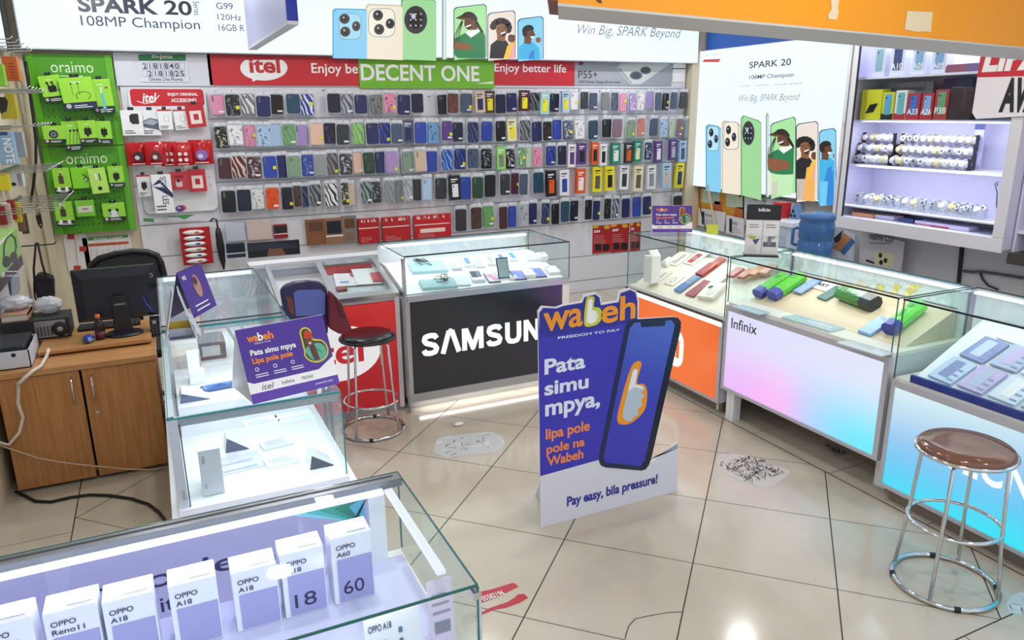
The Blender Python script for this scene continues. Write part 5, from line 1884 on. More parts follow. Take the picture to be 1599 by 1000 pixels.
for k, (x, y, w_, h, lab) in enumerate(((.29, 1.37, .125, .10, 'white price card with small icons at the front of the near counter'), (.445, 1.40, .06, .10, 'narrow pink-white price card by the end pane of the near counter'),
                                        (.02, 1.36, .10, .075, 'low white price card with a dark code stub in the near counter'))):
    zt_ = (.900, .93, .86)[k]
    t = thing('price_card', lab, 'price card', (x + w_ / 2, y, .765), 'price cards in the near counter')
    o_ = t.location.copy()
    cl = M('eeeef8' if k != 1 else 'e2d4ec', .5)
    MB(o_).use(cl).obox((x, y, .766), (w_, 0, 0), (0, .02, zt_ - .766), (0, .002, 0)).build('card', t)
    MB(o_).use(film('e8ecf8', .3, .1)).obox((x, y + .02, .766), (w_, 0, 0), (0, .03, 0), (0, 0, .003)).build('stand', t)
    H = zt_ - .766
    p = Print(Fr((x, y, .766), (1, 0, 0), Vector((0, .02, H))), o_)
    if k == 0:
        p.text('OPPO A18', (.008, H * .78), (.06, H * .9), DT, .01)
        p.bars(.02, H * .2, .06, H * .68, 4, M('9a9ac0', .5), 1, .3)
        for q in range(3):
            p.nm('icon').rrect(.008, H * (.22 + .17 * q), .017, H * (.32 + .17 * q), .002, M('5a7f94', .4), 1)
        for q in range(2):
            p.nm('icon').rrect(.075, H * (.45 + .2 * q), .084, H * (.55 + .2 * q), .002, M('5a7f94', .4), 1)
    elif k == 1:
        p.nm('grey_block').rect(.012, H * .2, .05, H * .38, M('8f90a4', .5))
        p.bars(.01, H * .5, .055, H * .9, 3, M('a79ab8', .5), 1, .25)
    else:
        p.nm('dark_block').rect(.06, H * .8, .09, H * .95, DT)
    p.done(t)

# ------------------------------------------------------------------ white counter with the tent card
AX0, AX1, AY0, AY1 = -.06, .512, 2.55, 3.72
t = thing('display_counter', 'white glass counter under the purple tent card', 'display counter', (.22, 3.1, 0))
o_ = t.location.copy()
WL = M('e4e8f2', .3)
MB(o_).use(WL).box((AX0 - .03, AY0 - .10, 0), (AX1 + .035, AY1 - .003, .645)).build('base', t, .003)
MB(o_).use(M('eef1f8', .25)).box((AX0 - .005, AY0 - .02, .6455), (AX1 + .005, AY1 - .003, .668)).build('display_floor', t)
MB(o_).use(M('e9edf6', .25)).box((AX0 + .03, 3.18, .668), (AX1 - .03, AY1 - .01, .80)).build('raised_step', t)
mb = MB(o_).use(M('d2dae6', .3, .3))
mb.box((AX0 - .004, AY0 - .004, .668), (AX0 + .028, AY0 + .03, .992)).box((AX0 - .004, AY1 - .04, .668), (AX0 + .028, AY1 - .004, .992)).box((AX0 - .004, AY0, .668), (AX0 + .018, AY1 - .004, .69)).box((AX0 - .004, AY0, .965), (AX0 + .018, AY1 - .004, .992))
mb.build('side_frame', t)
MB(o_).use(M('46565e', .3)).box((AX0 + .030, AY0 - .001, .668), (AX0 + .034, AY0 + .012, .97)).build('door_seal', t)
MB(o_).use(CHROME).box((AX0 + .012, AY0 - .006, .70), (AX0 + .022, AY0 + .002, .735)).build('lock_plate', t)
panes(t, o_, (AX0, AY0, .668, AX1, AY1 - .004, .992), 'frt', M('2c8f93', .15))
MB(o_).use(M('b4bcc6', .3, .4)).box((AX0 + .02, AY0 + .008, .962), (AX1 - .008, AY0 + .03, .990)).build('front_bar', t)
MB(o_).use(E('f0f5ff', 2.5)).box((AX0 + .04, AY0 + .031, .966), (AX1 - .03, AY0 + .038, .976)).build('led_strip', t)
led_light('counter_led', (.22, 2.62, .975), .5, .03, 1.4, (math.radians(30), 0, 0), (.84, .9, 1))
led_light('counter_led', (.22, 3.3, .982), .45, .5, 1.3, (0, 0, 0), (.84, .9, 1))
fA = Fr((0, 0, .668), (1, 0, 0), (0, 1, 0))
fS = Fr((0, 0, .80), (1, 0, 0), (0, 1, 0))
t = thing('phone_carton', 'tall slim white carton standing at the front of the white counter', 'phone carton', (.053, 2.66, .669))
MB().use(M('dfe0ea', .35)).box((-.036, -.06, 0), (.036, .04, .175)).build('carton', t, .002)
pv = Print(Fr((0, -.06, 0), (0, 0, -1), (1, 0, 0)))
pv.text('vivo', (-.155, -.026), (-.125, -.016), M('6a6d80', .4))
pv.text('vivo', (-.05, -.026), (-.03, -.018), M('9a9db0', .4))
pv.done(t)
p = Print(Fr((0, -.06, .175), (1, 0, 0), (0, 1, 0)))
p.nm('code_mark').rect(.005, .04, .015, .046, M('70747f', .5))
p.done(t)


def d_lines(n=4, c='a9b4cc', icon=None):
    def f(p, a, b):
        p.bars(-a * .8, -b * .8, a * .8, b * .7, n, M(c, .5), 1, .25)
        if icon:
            p.nm('icon').rrect(-a * .85, b * .3, -a * .4, b * .8, .003, M(icon, .4), 1)
    return f


gA = 'cards and samples in the white counter'
slab('price_card', 'white spec card with a bright spot near the white counter step', 'price card', fA, (432, 694), .125, .075, .012, 'e6ebf6', gA, .12, d_lines(5))
slab('price_card', 'white spec card nearest the front pane of the white counter', 'price card', fA, (440, 722), .125, .075, .012, 'e9eef8', gA, .10, d_lines(5))
slab('clear_tray', 'wide clear tray with faint marks on the white counter floor', 'tray', fA, (368, 725), .20, .16, .004, film('e2e8f6', .7, .15), gA, .1, d_lines(2, 'b8bfd8'))
slab('phone', 'blue-screened phone lying on the raised step of the white counter', 'phone', fS, (345, 605), .16, .075, .009, '35548c', gA, .12, lambda p, a, b: (p.nm('screen').rrect(-a * .92, -b * .88, a * .92, b * .88, .008, M('5f86c0', .15)), p.nm('screen_pattern').poly([(-a * .7, -b * .5), (0, b * .6), (a * .4, -b * .2), (a * .9, b * .8), (a * .9, -b * .7)], M('3c62a6', .15), 1)))
slab('price_card', 'pale spec card behind the dark wedge on the counter step', 'price card', fS, (408, 660), .13, .08, .006, 'dfe9f2', gA, .1, d_lines(4))
slab('price_card', 'pale blue spec card with a white stripe beneath the tent card', 'price card', fS, (460, 652), .14, .10, .006, 'cfe3ee', gA, .1, lambda p, a, b: p.nm('stripe').rect(-a, -b * .1, a, b * .35, M('f6fafc', .3)))
for k, (x, y, z, w_, d_, h, c, lab) in enumerate(((.165, 2.99, .669, .09, .10, .06, '5a6072', 'dark grey wedge stand in the middle of the white counter'), (.44, 2.69, .669, .09, .10, .055, '565c6e', 'dark grey wedge stand by the end pane of the white counter'),
                                                  (.04, 3.29, .801, .12, .12, .04, '3d4f78', 'low navy wedge stand at the side of the counter step'))):
    t = thing('wedge_stand', lab, 'wedge stand', (x, y, z), gA)
    MB().use(M(c, .35)).prism([(-w_ / 2, -d_ / 2, 0), (w_ / 2, -d_ / 2, 0), (-w_ / 2 + .01, -d_ / 2, h)], (0, .004, 0)).build('end_plate', t)
    MB().use(M('e2e7f0', .3)).prism([(-w_ / 2, -d_ / 2 + .004, 0), (w_ / 2, -d_ / 2 + .004, 0), (-w_ / 2 + .01, -d_ / 2 + .004, h)], (0, d_ - .004, 0)).build('body', t)
t = thing('adapter_box', 'small white L-shaped charger box standing on the counter step', 'box', (.055, 3.50, .801), gA)
MB().use(WHITE).box((-.025, 0, 0), (.025, .03, .14)).build('tall_part', t, .002)
MB().use(WHITE).box((-.025, -.05, 0), (.04, -.002, .06)).build('low_part', t, .002)

# purple tent card
def portrait_keyhole(p, cx, cy, s, glow='d9c93a'):
    """keyhole-shaped picture of a man in a red hat giving a thumbs-up; local units"""
    q = lambda pts: [(cx + a * s, cy + b * s) for a, b in pts]

    def key(g):
        o = []
        for a in range(0, 181, 20):
            o.append((-.28 + (.30 + g) * math.cos(math.radians(a)), 1.0 + (.3 + g) * math.sin(math.radians(a))))
        o += [(-.58 - g, -.2)]
        for a in range(190, 420, 15):
            o.append((.12 + (.78 + g) * math.cos(math.radians(a)), -.28 + (.72 + g) * math.sin(math.radians(a))))
        o += [(.02 + g, .45 + g)]
        return q(o)
    p.nm('yellow_outline').poly(smooth(key(.1), 2), M(glow, .4), 1)
    p.nm('portrait').poly(smooth(key(0), 2), M('3d4a2c', .45), 2)
    p.poly(smooth(q([(-.6, -.2), (-.3, .12), (.1, .2), (.5, .15), (.8, -.2), (.75, -.7), (.3, -.98), (-.2, -.9)])), M('5fae96', .45), 3)
    p.poly(q([(-.3, .12), (.1, .2), (.25, -.95), (-.15, -.92)]), M('5a3440', .45), 4)
    p.disc(cx - .17 * s, cy + .42 * s, .24 * s, M('7a4a32', .45), 5, ry=.3 * s)
    p.poly(smooth(q([(-.45, .62), (-.44, 1.0), (-.28, 1.14), (-.02, 1.08), (.08, .9), (.1, .62), (-.15, .68)])), M('c2391f', .45), 6)
    p.poly(q([(-.26, .33), (-.08, .35), (-.10, .22), (-.24, .22)]), M('f0ece4', .45), 7)
    p.line(q([(-.28, .5), (-.22, .51)]), .03 * s, M('1a0f0a', .4), 7)
    p.line(q([(-.1, .51), (-.04, .5)]), .03 * s, M('1a0f0a', .4), 7)
    p.poly(q([(-.1, -.25), (.0, -.0), (.05, -.05), (.03, -.2), (.18, -.25), (.16, -.55), (-.05, -.58)]), M('6b4230', .45), 8)
    for k in range(3):
        p.line(q([(.0, -.3 - .09 * k), (.17, -.3 - .09 * k)]), .02 * s, M('432719', .45), 9)
    p.line(q([(.12, -.1), (.5, -.5)]), .05 * s, M('3f8a74', .45), 6)


PURP = M('4a2f96', .4)
PURD = M('5a3aa8', .4)
ORW = M('f08a1f', .4)
WHT = M('eef0f4', .4)


def tent_card(lab, loc, rz, w, h, d):
    t = thing('tent_card', lab, 'tent card', loc, None, rz)
    lean = Vector((0, d * .5, h))
    f = Fr((-w / 2, -d / 2, 0), (1, 0, 0), lean)
    L_ = lean.length
    MB().use(WHT).obox((-w / 2, -d / 2, .001), (w, 0, 0), lean, f.n * -.002).build('front_panel', t)
    lb = Vector((0, -d * .5, h))
    MB().use(WHT).obox((-w / 2, d / 2, .001), (w, 0, 0), lb, (0, -.0015, 0)).build('rear_panel', t)
    MB().use(WHT).box((-w / 2 + .002, -d / 2 + .004, .001), (w / 2 - .002, d / 2 - .004, .002)).build('base_flap', t)
    p = Print(f, (0, 0, 0), .0008)
    p.nm('purple_print').poly([(0, L_ * .30), (w * .06, L_ * .26), (w * .8, L_ * .26), (w, L_ * .40), (w, L_), (0, L_)], PURP)
    p.nm('purple_footer').rect(0, 0, w, L_ * .13, PURD)
    p.text('wa', (w * .10, L_ * .80), (w * .22, L_ * .88), ORW, .03)
    p.text('b', (w * .22, L_ * .80), (w * .275, L_ * .915), WHT, .03)
    p.text('eh', (w * .275, L_ * .80), (w * .39, L_ * .91), ORW, .03)
    p.text('FREEDOM TO PAY', (w * .17, L_ * .765), (w * .35, L_ * .785), WHT, .0)
    p.text('Pata simu mpya', (w * .10, L_ * .60), (w * .61, L_ * .70), WHT, .03)
    p.text('Lipa pole pole', (w * .10, L_ * .49), (w * .55, L_ * .59), ORW, .03)
    for k in range(3):
        x = w * (.10 + .2 * k)
        p.nm('icon').disc(x + w * .03, L_ * .435, w * .022, WHT, 1)
        p.disc(x + w * .03, L_ * .435, w * .015, PURP, 2)
        p.bars(x, L_ * .33, x + w * .15, L_ * .39, 2, WHT, 1, .35)
    p.text('itel', (w * .13, L_ * .155), (w * .27, L_ * .23), M('55565c', .5), 0, .3)
    p.text('Infinix', (w * .36, L_ * .17), (w * .50, L_ * .215), M('4a4b52', .5))
    p.text('TECNO', (w * .58, L_ * .17), (w * .72, L_ * .21), M('4a4b52', .5))
    p.text('powered by wabeh', (w * .72, L_ * .05), (w * .93, L_ * .09), WHT, .0)
    portrait_keyhole(p, w * .80, L_ * .58, w * .17)
    p.done(t)
    return t


tent_card('purple tent card with a man in a red hat on the white glass counter', (.345, 2.70, .9985), math.radians(12.7), .325, .243, .22)
# leaflet stands at the back of the white counter
t = thing('leaflet_stand', 'white A-frame leaflet stand seen end-on with leaflets at its foot', 'leaflet stand', (.02, 3.58, .9985))
for s_ in (-1, 1):
    MB().use(M('dfe4ee', .25)).obox((s_ * .062, -.09, .001), (-s_ * .052, 0, .215), (0, .17, 0), (.003 * s_, 0, 0)).build('side_panel', t)
MB().use(M('d5dbe6', .25)).box((-.06, -.09, .001), (.06, .08, .006)).build('base', t)
MB().use(M('dfe4ee', .25)).obox((.03, -.09, .12), (.05, 0, -.11), (0, .17, 0), (.002, 0, .001)).build('pocket', t)
for k, c in enumerate(('4a4d66', 'b6b9c8', 'd9b93c')):
    t2 = thing('leaflet', ('dark blue leaflet at the front foot of the A-frame stand', 'pale grey leaflet inside the A-frame stand', 'yellow leaflet standing at the back of the A-frame stand')[k], 'leaflet', (.02, 3.505 + .05 * k, 1.005))
    MB().use(M(c, .5)).box((-.048, 0, .0), (.048, .004, .012 + .022 * k)).build('sheet', t2)
t = thing('tent_card', 'narrow purple tent card behind the white A-frame stand', 'tent card', (.10, 4.02, .9985), None, math.radians(62))
w_, h, d_ = .26, .23, .12
lean = Vector((0, d_ * .5, h))
f = Fr((-w_ / 2, -d_ / 2, 0), (1, 0, 0), lean)
MB().use(PURP).obox((-w_ / 2, -d_ / 2, .001), (w_, 0, 0), lean, f.n * -.002).build('front_panel', t)
MB().use(M('2a2358', .4)).obox((-w_ / 2, d_ / 2, .001), (w_, 0, 0), Vector((0, -d_ * .5, h)), (0, -.0015, 0)).build('rear_panel', t)
p = Print(f, (0, 0, 0), .0008)
p.nm('portrait').disc(w_ * .55, h * .6, .035, M('b98a72', .4), 1, ry=.06)
p.disc(w_ * .52, h * .72, .022, M('4a3040', .4), 2)
p.bars(w_ * .2, h * .1, w_ * .8, h * .3, 2, WHT, 1, .3)
p.text('wa', (w_ * .1, h * .82), (w_ * .25, h * .92), WHT, .02)
p.done(t)

# ------------------------------------------------------------------ counter beyond it
t = thing('display_counter', 'pale glass counter behind the white one, next to the computer desk', 'display counter', (.22, 4.4, 0))
BY0, BY1 = 3.725, 5.06
o_ = t.location.copy()
MB(o_).use(WL).box((AX0 - .02, BY0, 0), (AX1 + .02, BY1, .60)).build('base', t)
MB(o_).use(M('e3e6ea', .3)).box((AX0, BY0 + .002, .601), (AX1, BY1, .62)).build('display_floor', t)
mb = MB(o_).use(M('d6dde6', .3, .3)).box((AX0 - .004, BY0 + .002, .62), (AX0 + .03, BY0 + .03, .992)).box((AX0 - .004, BY1 - .03, .62), (AX0 + .03, BY1, .992)).box((AX0, BY1 - .02, .96), (AX1, BY1, .992)).box((AX0 - .004, BY0 + .03, .97), (AX0 + .02, BY1 - .03, .992))
mb.build('frame', t)
MB(o_).use(M('b7bec6', .35)).box((AX0 + .03, BY1 - .012, .62), (AX1, BY1 - .004, .96)).build('back_panel', t)
panes(t, o_, (AX0, BY0 + .004, .62, AX1, BY1, .992), 'rt', M('22403f', .15))
MB(o_).use(M('1d2b2b', .2)).box((AX0, BY0 + .05, .9984), (AX1 - .01, BY0 + .066, 1.0025)).build('front_lip', t)
MB(o_).use(E('f2f7ff', 1.4)).box((AX0 + .03, BY1 - .05, .972), (AX1 - .02, BY1 - .022, .988)).build('led_strip', t)
led_light('counter_led', (.22, 4.7, .985), .4, .6, 1.2, (0, 0, 0), (.86, .93, 1))
gB = 'samples in the pale counter by the desk'
for k, (x, y, w_, d_, h, c, lab) in enumerate(((.17, 4.50, .16, .22, .10, '6f757b', 'grey carton lying in the pale counter'), (.03, 4.2, .14, .4, .16, 'e9e9e6', 'long white display block in the pale counter'), (.12, 4.85, .08, .06, .22, 'c2a8a0', 'pinkish framed sample at the back of the pale counter'))):
    t = thing('sample_block', lab, 'display sample', (x, y, .621), gB)
    MB().use(M(c, .4)).box((-w_ / 2, -d_ / 2, 0), (w_ / 2, d_ / 2, h)).build('block', t, .003)
    p = Print(Fr((0, -d_ / 2, 0), (1, 0, 0), (0, 0, 1)))
    p.nm('inset').rect(-w_ * .3, h * .2, w_ * .3, h * .8, M('d9dde2' if k != 2 else 'e8d8d2', .4))
    p.done(t)
for k, (x, y, a) in enumerate(((.34, 4.25, .5), (.42, 4.15, .35))):
    t = thing('acrylic_strut', ('grey acrylic strut leaning in the pale counter', 'second acrylic strut leaning nearer the end pane')[k], 'strut', (x, y, .621), gB)
    MB().use(film('8fa3ad', .75, .1)).obox((0, 0, .001), (.012, 0, 0), (-.10, .35, .2), (.004, 0, .004)).build('strut', t)
slab('plastic_bag', 'crumpled clear bag on the floor of the pale counter', 'plastic bag', Fr((0, 0, .62), (1, 0, 0), (0, 1, 0)), (.42, 4.55), .16, .3, .03, film('b9c4c4', .6, .15), gB)

# ------------------------------------------------------------------ red counter with sloping glass
RCY, RX0, RX1, RXM = 4.65, .60, 1.365, .955
t = thing('display_counter', 'red counter with a sloping glass top and a white speech-bubble logo', 'display counter', (1.0, 4.9, 0))
o_ = t.location.copy()
MB(o_).use(M('b4b9c2', .35, .3)).box((RX0, RCY + .02, .0), (RX1, 5.25, .04)).build('plinth', t)
MB(o_).use(GREYW).prism([(RX0, RCY + .012, .04), (RX0, RCY + .012, .80), (RX0, 5.25, .88), (RX0, 5.25, .04)], (RX1 - RX0, 0, 0)).build('carcass', t)
fp = MB(o_).use(grad('red_backlit', [(0, 'b5101c'), (.6, 'cf1420'), (1, 'ee2b24')], (.35, 0, 1), .35, 1.25, .62)).box((RX0 + .012, RCY, .05), (RX1 - .03, RCY + .011, .77)).build('front_panel', t)
p = Print(Fr((0, RCY, 0), (1, 0, 0), (0, 0, 1)), o_)
WE = E('f3f0f2', .85)
RE = E('d01828', .7)
p.nm('logo_bubble').disc(.93, .46, .29, WE, 0, ry=.19, n=36)
p.nm('logo_tail').poly([(.80, .32), (.92, .27), (.78, .20)], WE, 1)
p.text('itel', (.762, .385), (1.105, .565), RE, .02)
p.done(fp)
mb = MB(o_).use(ALU)
S0, S1 = Vector((0, RCY - .012, .80)), Vector((0, 5.24, .955))
sd = (S1 - S0)
for (x0, x1, a, b) in ((RX0, RX1, 0, .0995), (RX0, RX1, .9305, 1.0), (RX0, RX0 + .03, .1, .93), (RX1 - .035, RX1, .1, .93), (RXM - .02, RXM + .02, .1, .93)):
    mb.obox(Vector((x0, 0, 0)) + S0 + sd * a, (x1 - x0, 0, 0), sd * (b - a), (0, -.006, .028))
mb.build('top_frame', t)
MB(o_).use(M('d9332f', .4)).box((RXM + .02, RCY + .012, .765), (RX1 - .035, 5.22, .773)).build('red_tray', t)
MB(o_).use(M('d2352f', .4)).box((RXM + .02, 5.19, .773), (RX1 - .035, 5.20, .93)).build('red_back', t)
mb = MB(o_).use(GL)
mb.quad((RXM + .02, *(S0 + sd * .1)[1:]), (RX1 - .035, *(S0 + sd * .1)[1:]), (RX1 - .035, *(S0 + sd * .93)[1:]), (RXM + .02, *(S0 + sd * .93)[1:]))
mb.build('glass_pane', t)
MB(o_).use(M('5b5a60', .5)).box((RX0 + .03, RCY + .02, .775), (RXM - .02, 5.20, .782)).build('tool_tray', t)
MB(o_).use(M('dfe3ea', .3)).box((RX0 - .09, 5.26, .95), (2.62, 5.42, .975)).build('rear_ledge', t)
MB(o_).use(M('c8ced8', .35)).box((RX0 - .09, 5.27, 0), (RX1, 5.41, .95)).build('rear_cabinet', t)
MB(o_).use(WHITE).box((RX1 - .03, RCY - .004, .02), (RX1, RCY + .012, .80)).build('edge_post', t)
fr = Fr((0, 4.75, .83), (1, 0, 0), (0, .45, .10))
fR = Fr((0, RCY + .02, .775), (1, 0, 0), (0, 1, 0))
gR = 'goods in the red counter'
fr = Fr((0, 4.72, .80), (1, 0, 0), (0, .45, .09))
MB(o_).use(M('e6e4e8', .4)).obox((RXM + .03, 4.70, .774), (.34, 0, 0), (0, .47, .085), (0, 0, .006)).build('sloped_card', t)
slab('paper_sheet', 'white leaflet with a pink corner inside the red counter', 'leaflet', fr, (540, 438), .15, .22, .003, 'efe9ee', gR, -.15, lambda p, a, b: (p.nm('pink_corner').disc(a * .75, b * .7, a * .3, M('c2566a', .4), 0, ry=b * .4), p.nm('blue_table').rect(-a * .6, -b * .6, a * .2, -b * .3, M('8f9ed2', .4)), p.text('itel', (-a * .7, b * .05), (-a * .3, b * .15), M('5a5560', .5))), .004)
slab('paper_sheet', 'large white folded card in the middle of the red counter', 'leaflet', fr, (572, 434), .17, .28, .004, 'f0eef4', gR, -.1, None, .010)
slab('boxed_goods', 'pink-red padded box at the end of the red counter', 'box', fr, (590, 437), .085, .15, .010, 'c8575e', gR, -.1, None, .016)
slab('boxed_goods', 'little clear red box at the near edge of the red counter', 'box', fr, (533, 454), .07, .05, .015, '8e2228', gR, 0, lambda p, a, b: p.bars(-a, -b, a, b, 3, M('d99a9c', .4), 1, .3), .004)
rnd = random.Random(11)
for k in range(11):
    c = ['2c2224', 'd8d2cc', '7a3f3a', '191a1f', 'c9b7ac', '8c4a42', 'e6e2de', '23262e', '5b3a34', '9a5f55', '121318'][k]
    slab('repair_part', ['black phone shell on top of the tool tray', 'white strip in the tool tray', 'brown phone back in the tool tray', 'black battery in the tool tray', 'beige lid in the tool tray', 'reddish cover in the tool tray', 'white paper in the tool tray', 'dark circuit board in the tool tray', 'brown pouch in the tool tray', 'copper coloured frame in the tool tray', 'black cable end in the tool tray'][k], 'spare part', fR,
         (RX0 + .12 + rnd.random() * .11, .10 + rnd.random() * .30), .05 + rnd.random() * .05, .07 + rnd.random() * .06, .0055, c, 'loose spare parts in the tool tray', rnd.uniform(-.6, .6), None, .0075 + .0062 * k)
# navy chair with a maroon jacket
yc = 4.32
fo = Fr((0, yc, 0), (1, 0, 0), (0, 0, 1))
O = lambda x, y, h=0: fo.at(*fo.px(x, y), h)
t = thing('chair', 'navy padded chair standing in the gap behind the purple tent card', 'chair', (.735, yc, 0))
o_ = t.location.copy()
CN = M('1e1d4c', .35)
mb = MB(o_).use(CN).prism([O(440, 468), O(438, 455), O(445, 446), O(460, 441), O(480, 439), O(500, 441), O(510, 449), O(513, 462), O(513, 520), O(500, 545), O(462, 545), O(449, 515)], (0, .05, 0)).build('backrest', t, .015)
MB(o_).use(M('5a66b4', .3)).prism([O(458, 458, .004), O(465, 453, .004), O(500, 452, .004), O(508, 458, .004), O(507, 492, .004), O(462, 494, .004)], (0, .004, 0)).build('back_pad', t, .002, label='lighter blue back pad')
MB(o_).use(M('6e3020', .4)).prism([O(446, 462, .004), O(456, 466, .004), O(460, 492, .004), O(452, 488, .004)], (0, .003, 0)).build('lining', t)
MB(o_).use(CN).box((.54, yc - .2, .44), (.80, yc + .03, .49)).build('seat', t, .015)
for (x, y) in ((.56, yc - .17), (.77, yc - .17), (.56, yc + .02), (.77, yc + .02)):
    MB(o_).use(M('24243a', .4, .5)).cyl((x, y, 0), (x, y, .44), .011, n=10).build('leg', t)
for x in (.62, .76):
    MB(o_).use(M('24243a', .4, .5)).cyl((x, yc + .02, .47), (x, yc + .03, .80), .011, n=10).build('back_strut', t)
t = thing('jacket', 'maroon jacket draped over the side of the navy chair', 'jacket', (.88, yc - .02, .8))
o_ = t.location.copy()
MB(o_).use(M('6d1828', .55)).prism([O(511, 452, .055), O(517, 456, .06), O(530, 470, .07), (O(546, 512, .08)), O(527, 518, .08), O(511, 510, .055)], (0, .053, 0)).build('body', t, .012)
MB(o_).use(M('561220', .55)).prism([O(518, 458, .075), O(529, 471, .085), O(536, 490, .09), O(529, 492, .09), O(522, 472, .085)], (0, .02, 0)).build('fold', t, .005)

# ------------------------------------------------------------------ counter with the lit white word
SY, SX0_, SX1_ = 4.55, 1.385, 2.60
t = thing('display_counter', 'black counter with a lit white word behind the cut-out board', 'display counter', (2.0, 4.85, 0))
o_ = t.location.copy()
MB(o_).use(ALU).box((SX0_ + .02, SY + .08, .0), (SX1_ - .02, 5.2, .075)).build('plinth', t)
MB(o_).use(GREYW).box((SX0_, SY + .014, .0755), (SX1_, 5.2, .775)).build('carcass', t)
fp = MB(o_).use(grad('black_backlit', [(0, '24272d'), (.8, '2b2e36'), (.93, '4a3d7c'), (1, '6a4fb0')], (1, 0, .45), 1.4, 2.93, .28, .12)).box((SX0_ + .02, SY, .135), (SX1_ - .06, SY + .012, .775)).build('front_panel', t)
p = Print(Fr((0, SY, 0), (1, 0, 0), (0, 0, 1)), o_)
LET = {'S': [[(.88, .74), (.78, .87), (.5, .9), (.22, .85), (.16, .7), (.26, .58), (.74, .44), (.86, .3), (.78, .15), (.5, .1), (.2, .14), (.12, .28)]], 'A': [[(.02, 0), (.42, 1)], [(.58, 1), (.98, 0)], [(.40, .97), (.60, .97)]],
       'M': [[(.1, 0), (.1, 1)], [(.16, .97), (.5, .08), (.84, .97)], [(.9, 0), (.9, 1)]], 'U': [[(.13, 1), (.13, .3), (.25, .13), (.5, .09), (.75, .13), (.87, .3), (.87, 1)]],
       'N': [[(.12, 0), (.12, 1)], [(.14, .95), (.86, .05)], [(.88, 0), (.88, 1)]], 'G': [[(.88, .74), (.76, .88), (.5, .91), (.24, .86), (.12, .68), (.12, .32), (.24, .14), (.5, .09), (.76, .14), (.88, .3), (.88, .48), (.55, .48)]]}
LW = E('f4f8ff', 1.15)
x_ = 1.474
for ch in 'SAMSUNG':
    w_ = .155 if ch == 'M' else .122
    p.nm('lettering')
    for st in LET[ch]:
        pts = [(x_ + a * w_, .388 + b * .158) for a, b in st]
        p.line(pts, .036, LW, 2)
        for q_ in pts[1:-1]:
            p.disc(q_[0], q_[1], .018, LW, 2, n=10)
    x_ += w_ + .024
p.done(fp)
mb = MB(o_).use(ALU)
mb.box((SX0_, SY - .012, .776), (SX1_, SY + .03, .815)).box((SX0_, SY - .006, .0765), (SX1_ - .056, SY + .012, .134)).box((SX0_, SY - .004, .1345), (SX0_ + .019, SY + .012, .7755))
mb.build('front_frame', t)
MB(o_).use(WHITE).box((SX1_ - .055, SY - .006, .05), (SX1_, SY + .013, .775)).build('edge_post', t)
MB(o_).use(E('fff6ea', 2.0)).box((SX0_ + .1, SY + .03, .070), (SX1_ - .06, SY + .06, .0752)).build('toe_light', t)
led_light('toe_led', (2.0, SY + .04, .068), 1.1, .03, 1.0, (math.radians(-20), 0, 0), (1, .96, .9))
MB(o_).use(M('e9edf0', .35)).prism([(SX0_ + .01, SY + .035, .8155), (SX0_ + .01, SY + .035, .820), (SX0_ + .01, 5.05, .93), (SX0_ + .01, 5.19, .93), (SX0_ + .01, 5.19, .8155)], (SX1_ - SX0_ - .04, 0, 0)).build('display_board', t)
MB(o_).use(M('dfe6ea', .3)).box((SX0_, 5.19, .776), (SX1_ - .03, 5.2, 1.06)).build('back_panel', t)
MB(o_).use(M('2b3436', .25)).box((SX0_, SY - .002, 1.073), (SX1_, SY + .006, 1.0815)).build('front_lip', t)
mb = MB(o_).use(ALU).box((SX0_ - .012, SY - .01, .0), (SX0_ - .002, SY + .04, 1.06)).box((SX0_, 5.17, 1.05), (SX1_ - .03, 5.2, 1.07))
mb.build('frame_post', t)
panes(t, o_, (SX0_, SY + .002, .815, SX1_, 5.20, 1.072), 'frt', M('2b4442', .15))
MB(o_).use(E('f2fbff', 2.2)).box((SX0_ + .02, 5.15, 1.04), (SX1_ - .04, 5.168, 1.055)).build('led_strip', t)
led_light('counter_led', (2.0, 4.9, 1.066), 1.1, .4, 1.7)
sF = Fr((0, SY + .035, .8206), (1, 0, 0), (0, .465, .11))
gS = 'phones and cartons in the black counter'


def d_screen(c='7f9fd0', c2=None):
    def f(p, a, b):
        p.nm('screen').rrect(-a * .88, -b * .92, a * .88, b * .92, .006, M(c, .15))
        if c2:
            p.nm('screen_pattern').poly([(-a * .8, b * .5), (a * .2, b * .8), (a * .8, -b * .6), (a * .1, -b * .85)], M(c2, .15), 1)
    return f


def d_phonebox(c):
    return lambda p, a, b: (p.nm('printed_phone').rrect(-a * .45, -b * .8, a * .5, b * .85, .006, M(c, .2)), p.bars(-a * .85, -b * .95, -a * .5, b * .1, 3, M('9aa3b2', .5), 1, .3))


rowb = [(711, 417, 'pale blue card', 'cfd9e4', d_lines(3)), (729, 412, 'white carton with a blue phone picture', 'eef0f3', d_phonebox('6f8fc4')), (747, 413, 'white carton with a silver phone picture', 'eff1f4', d_phonebox('b6c2d6')),
        (765, 410, 'white carton with a grey phone picture', 'eef0f3', d_phonebox('a6b6d0')), (782, 406, 'white carton with a steel blue phone picture', 'eef0f3', d_phonebox('6f8ab8')), (799, 403, 'white carton with a sky blue phone picture', 'eff1f4', d_phonebox('5fa0d6'))]
for k, (x, y, nm_, c, dc) in enumerate(rowb):
    slab('phone_carton', '%s, %s in the upper row' % (nm_, ORD[k]), 'phone carton', sF, (x, y), .072, .13, .02, c, gS, -.12, dc)
slab('clear_tray', 'white framed clear tray at the end of the upper row', 'tray', sF, (828, 404), .09, .10, .01, 'dde3e6', gS, -.1, lambda p, a, b: p.nm('inset').rect(-a * .7, -b * .7, a * .7, b * .7, M('c5cdd2', .3)))
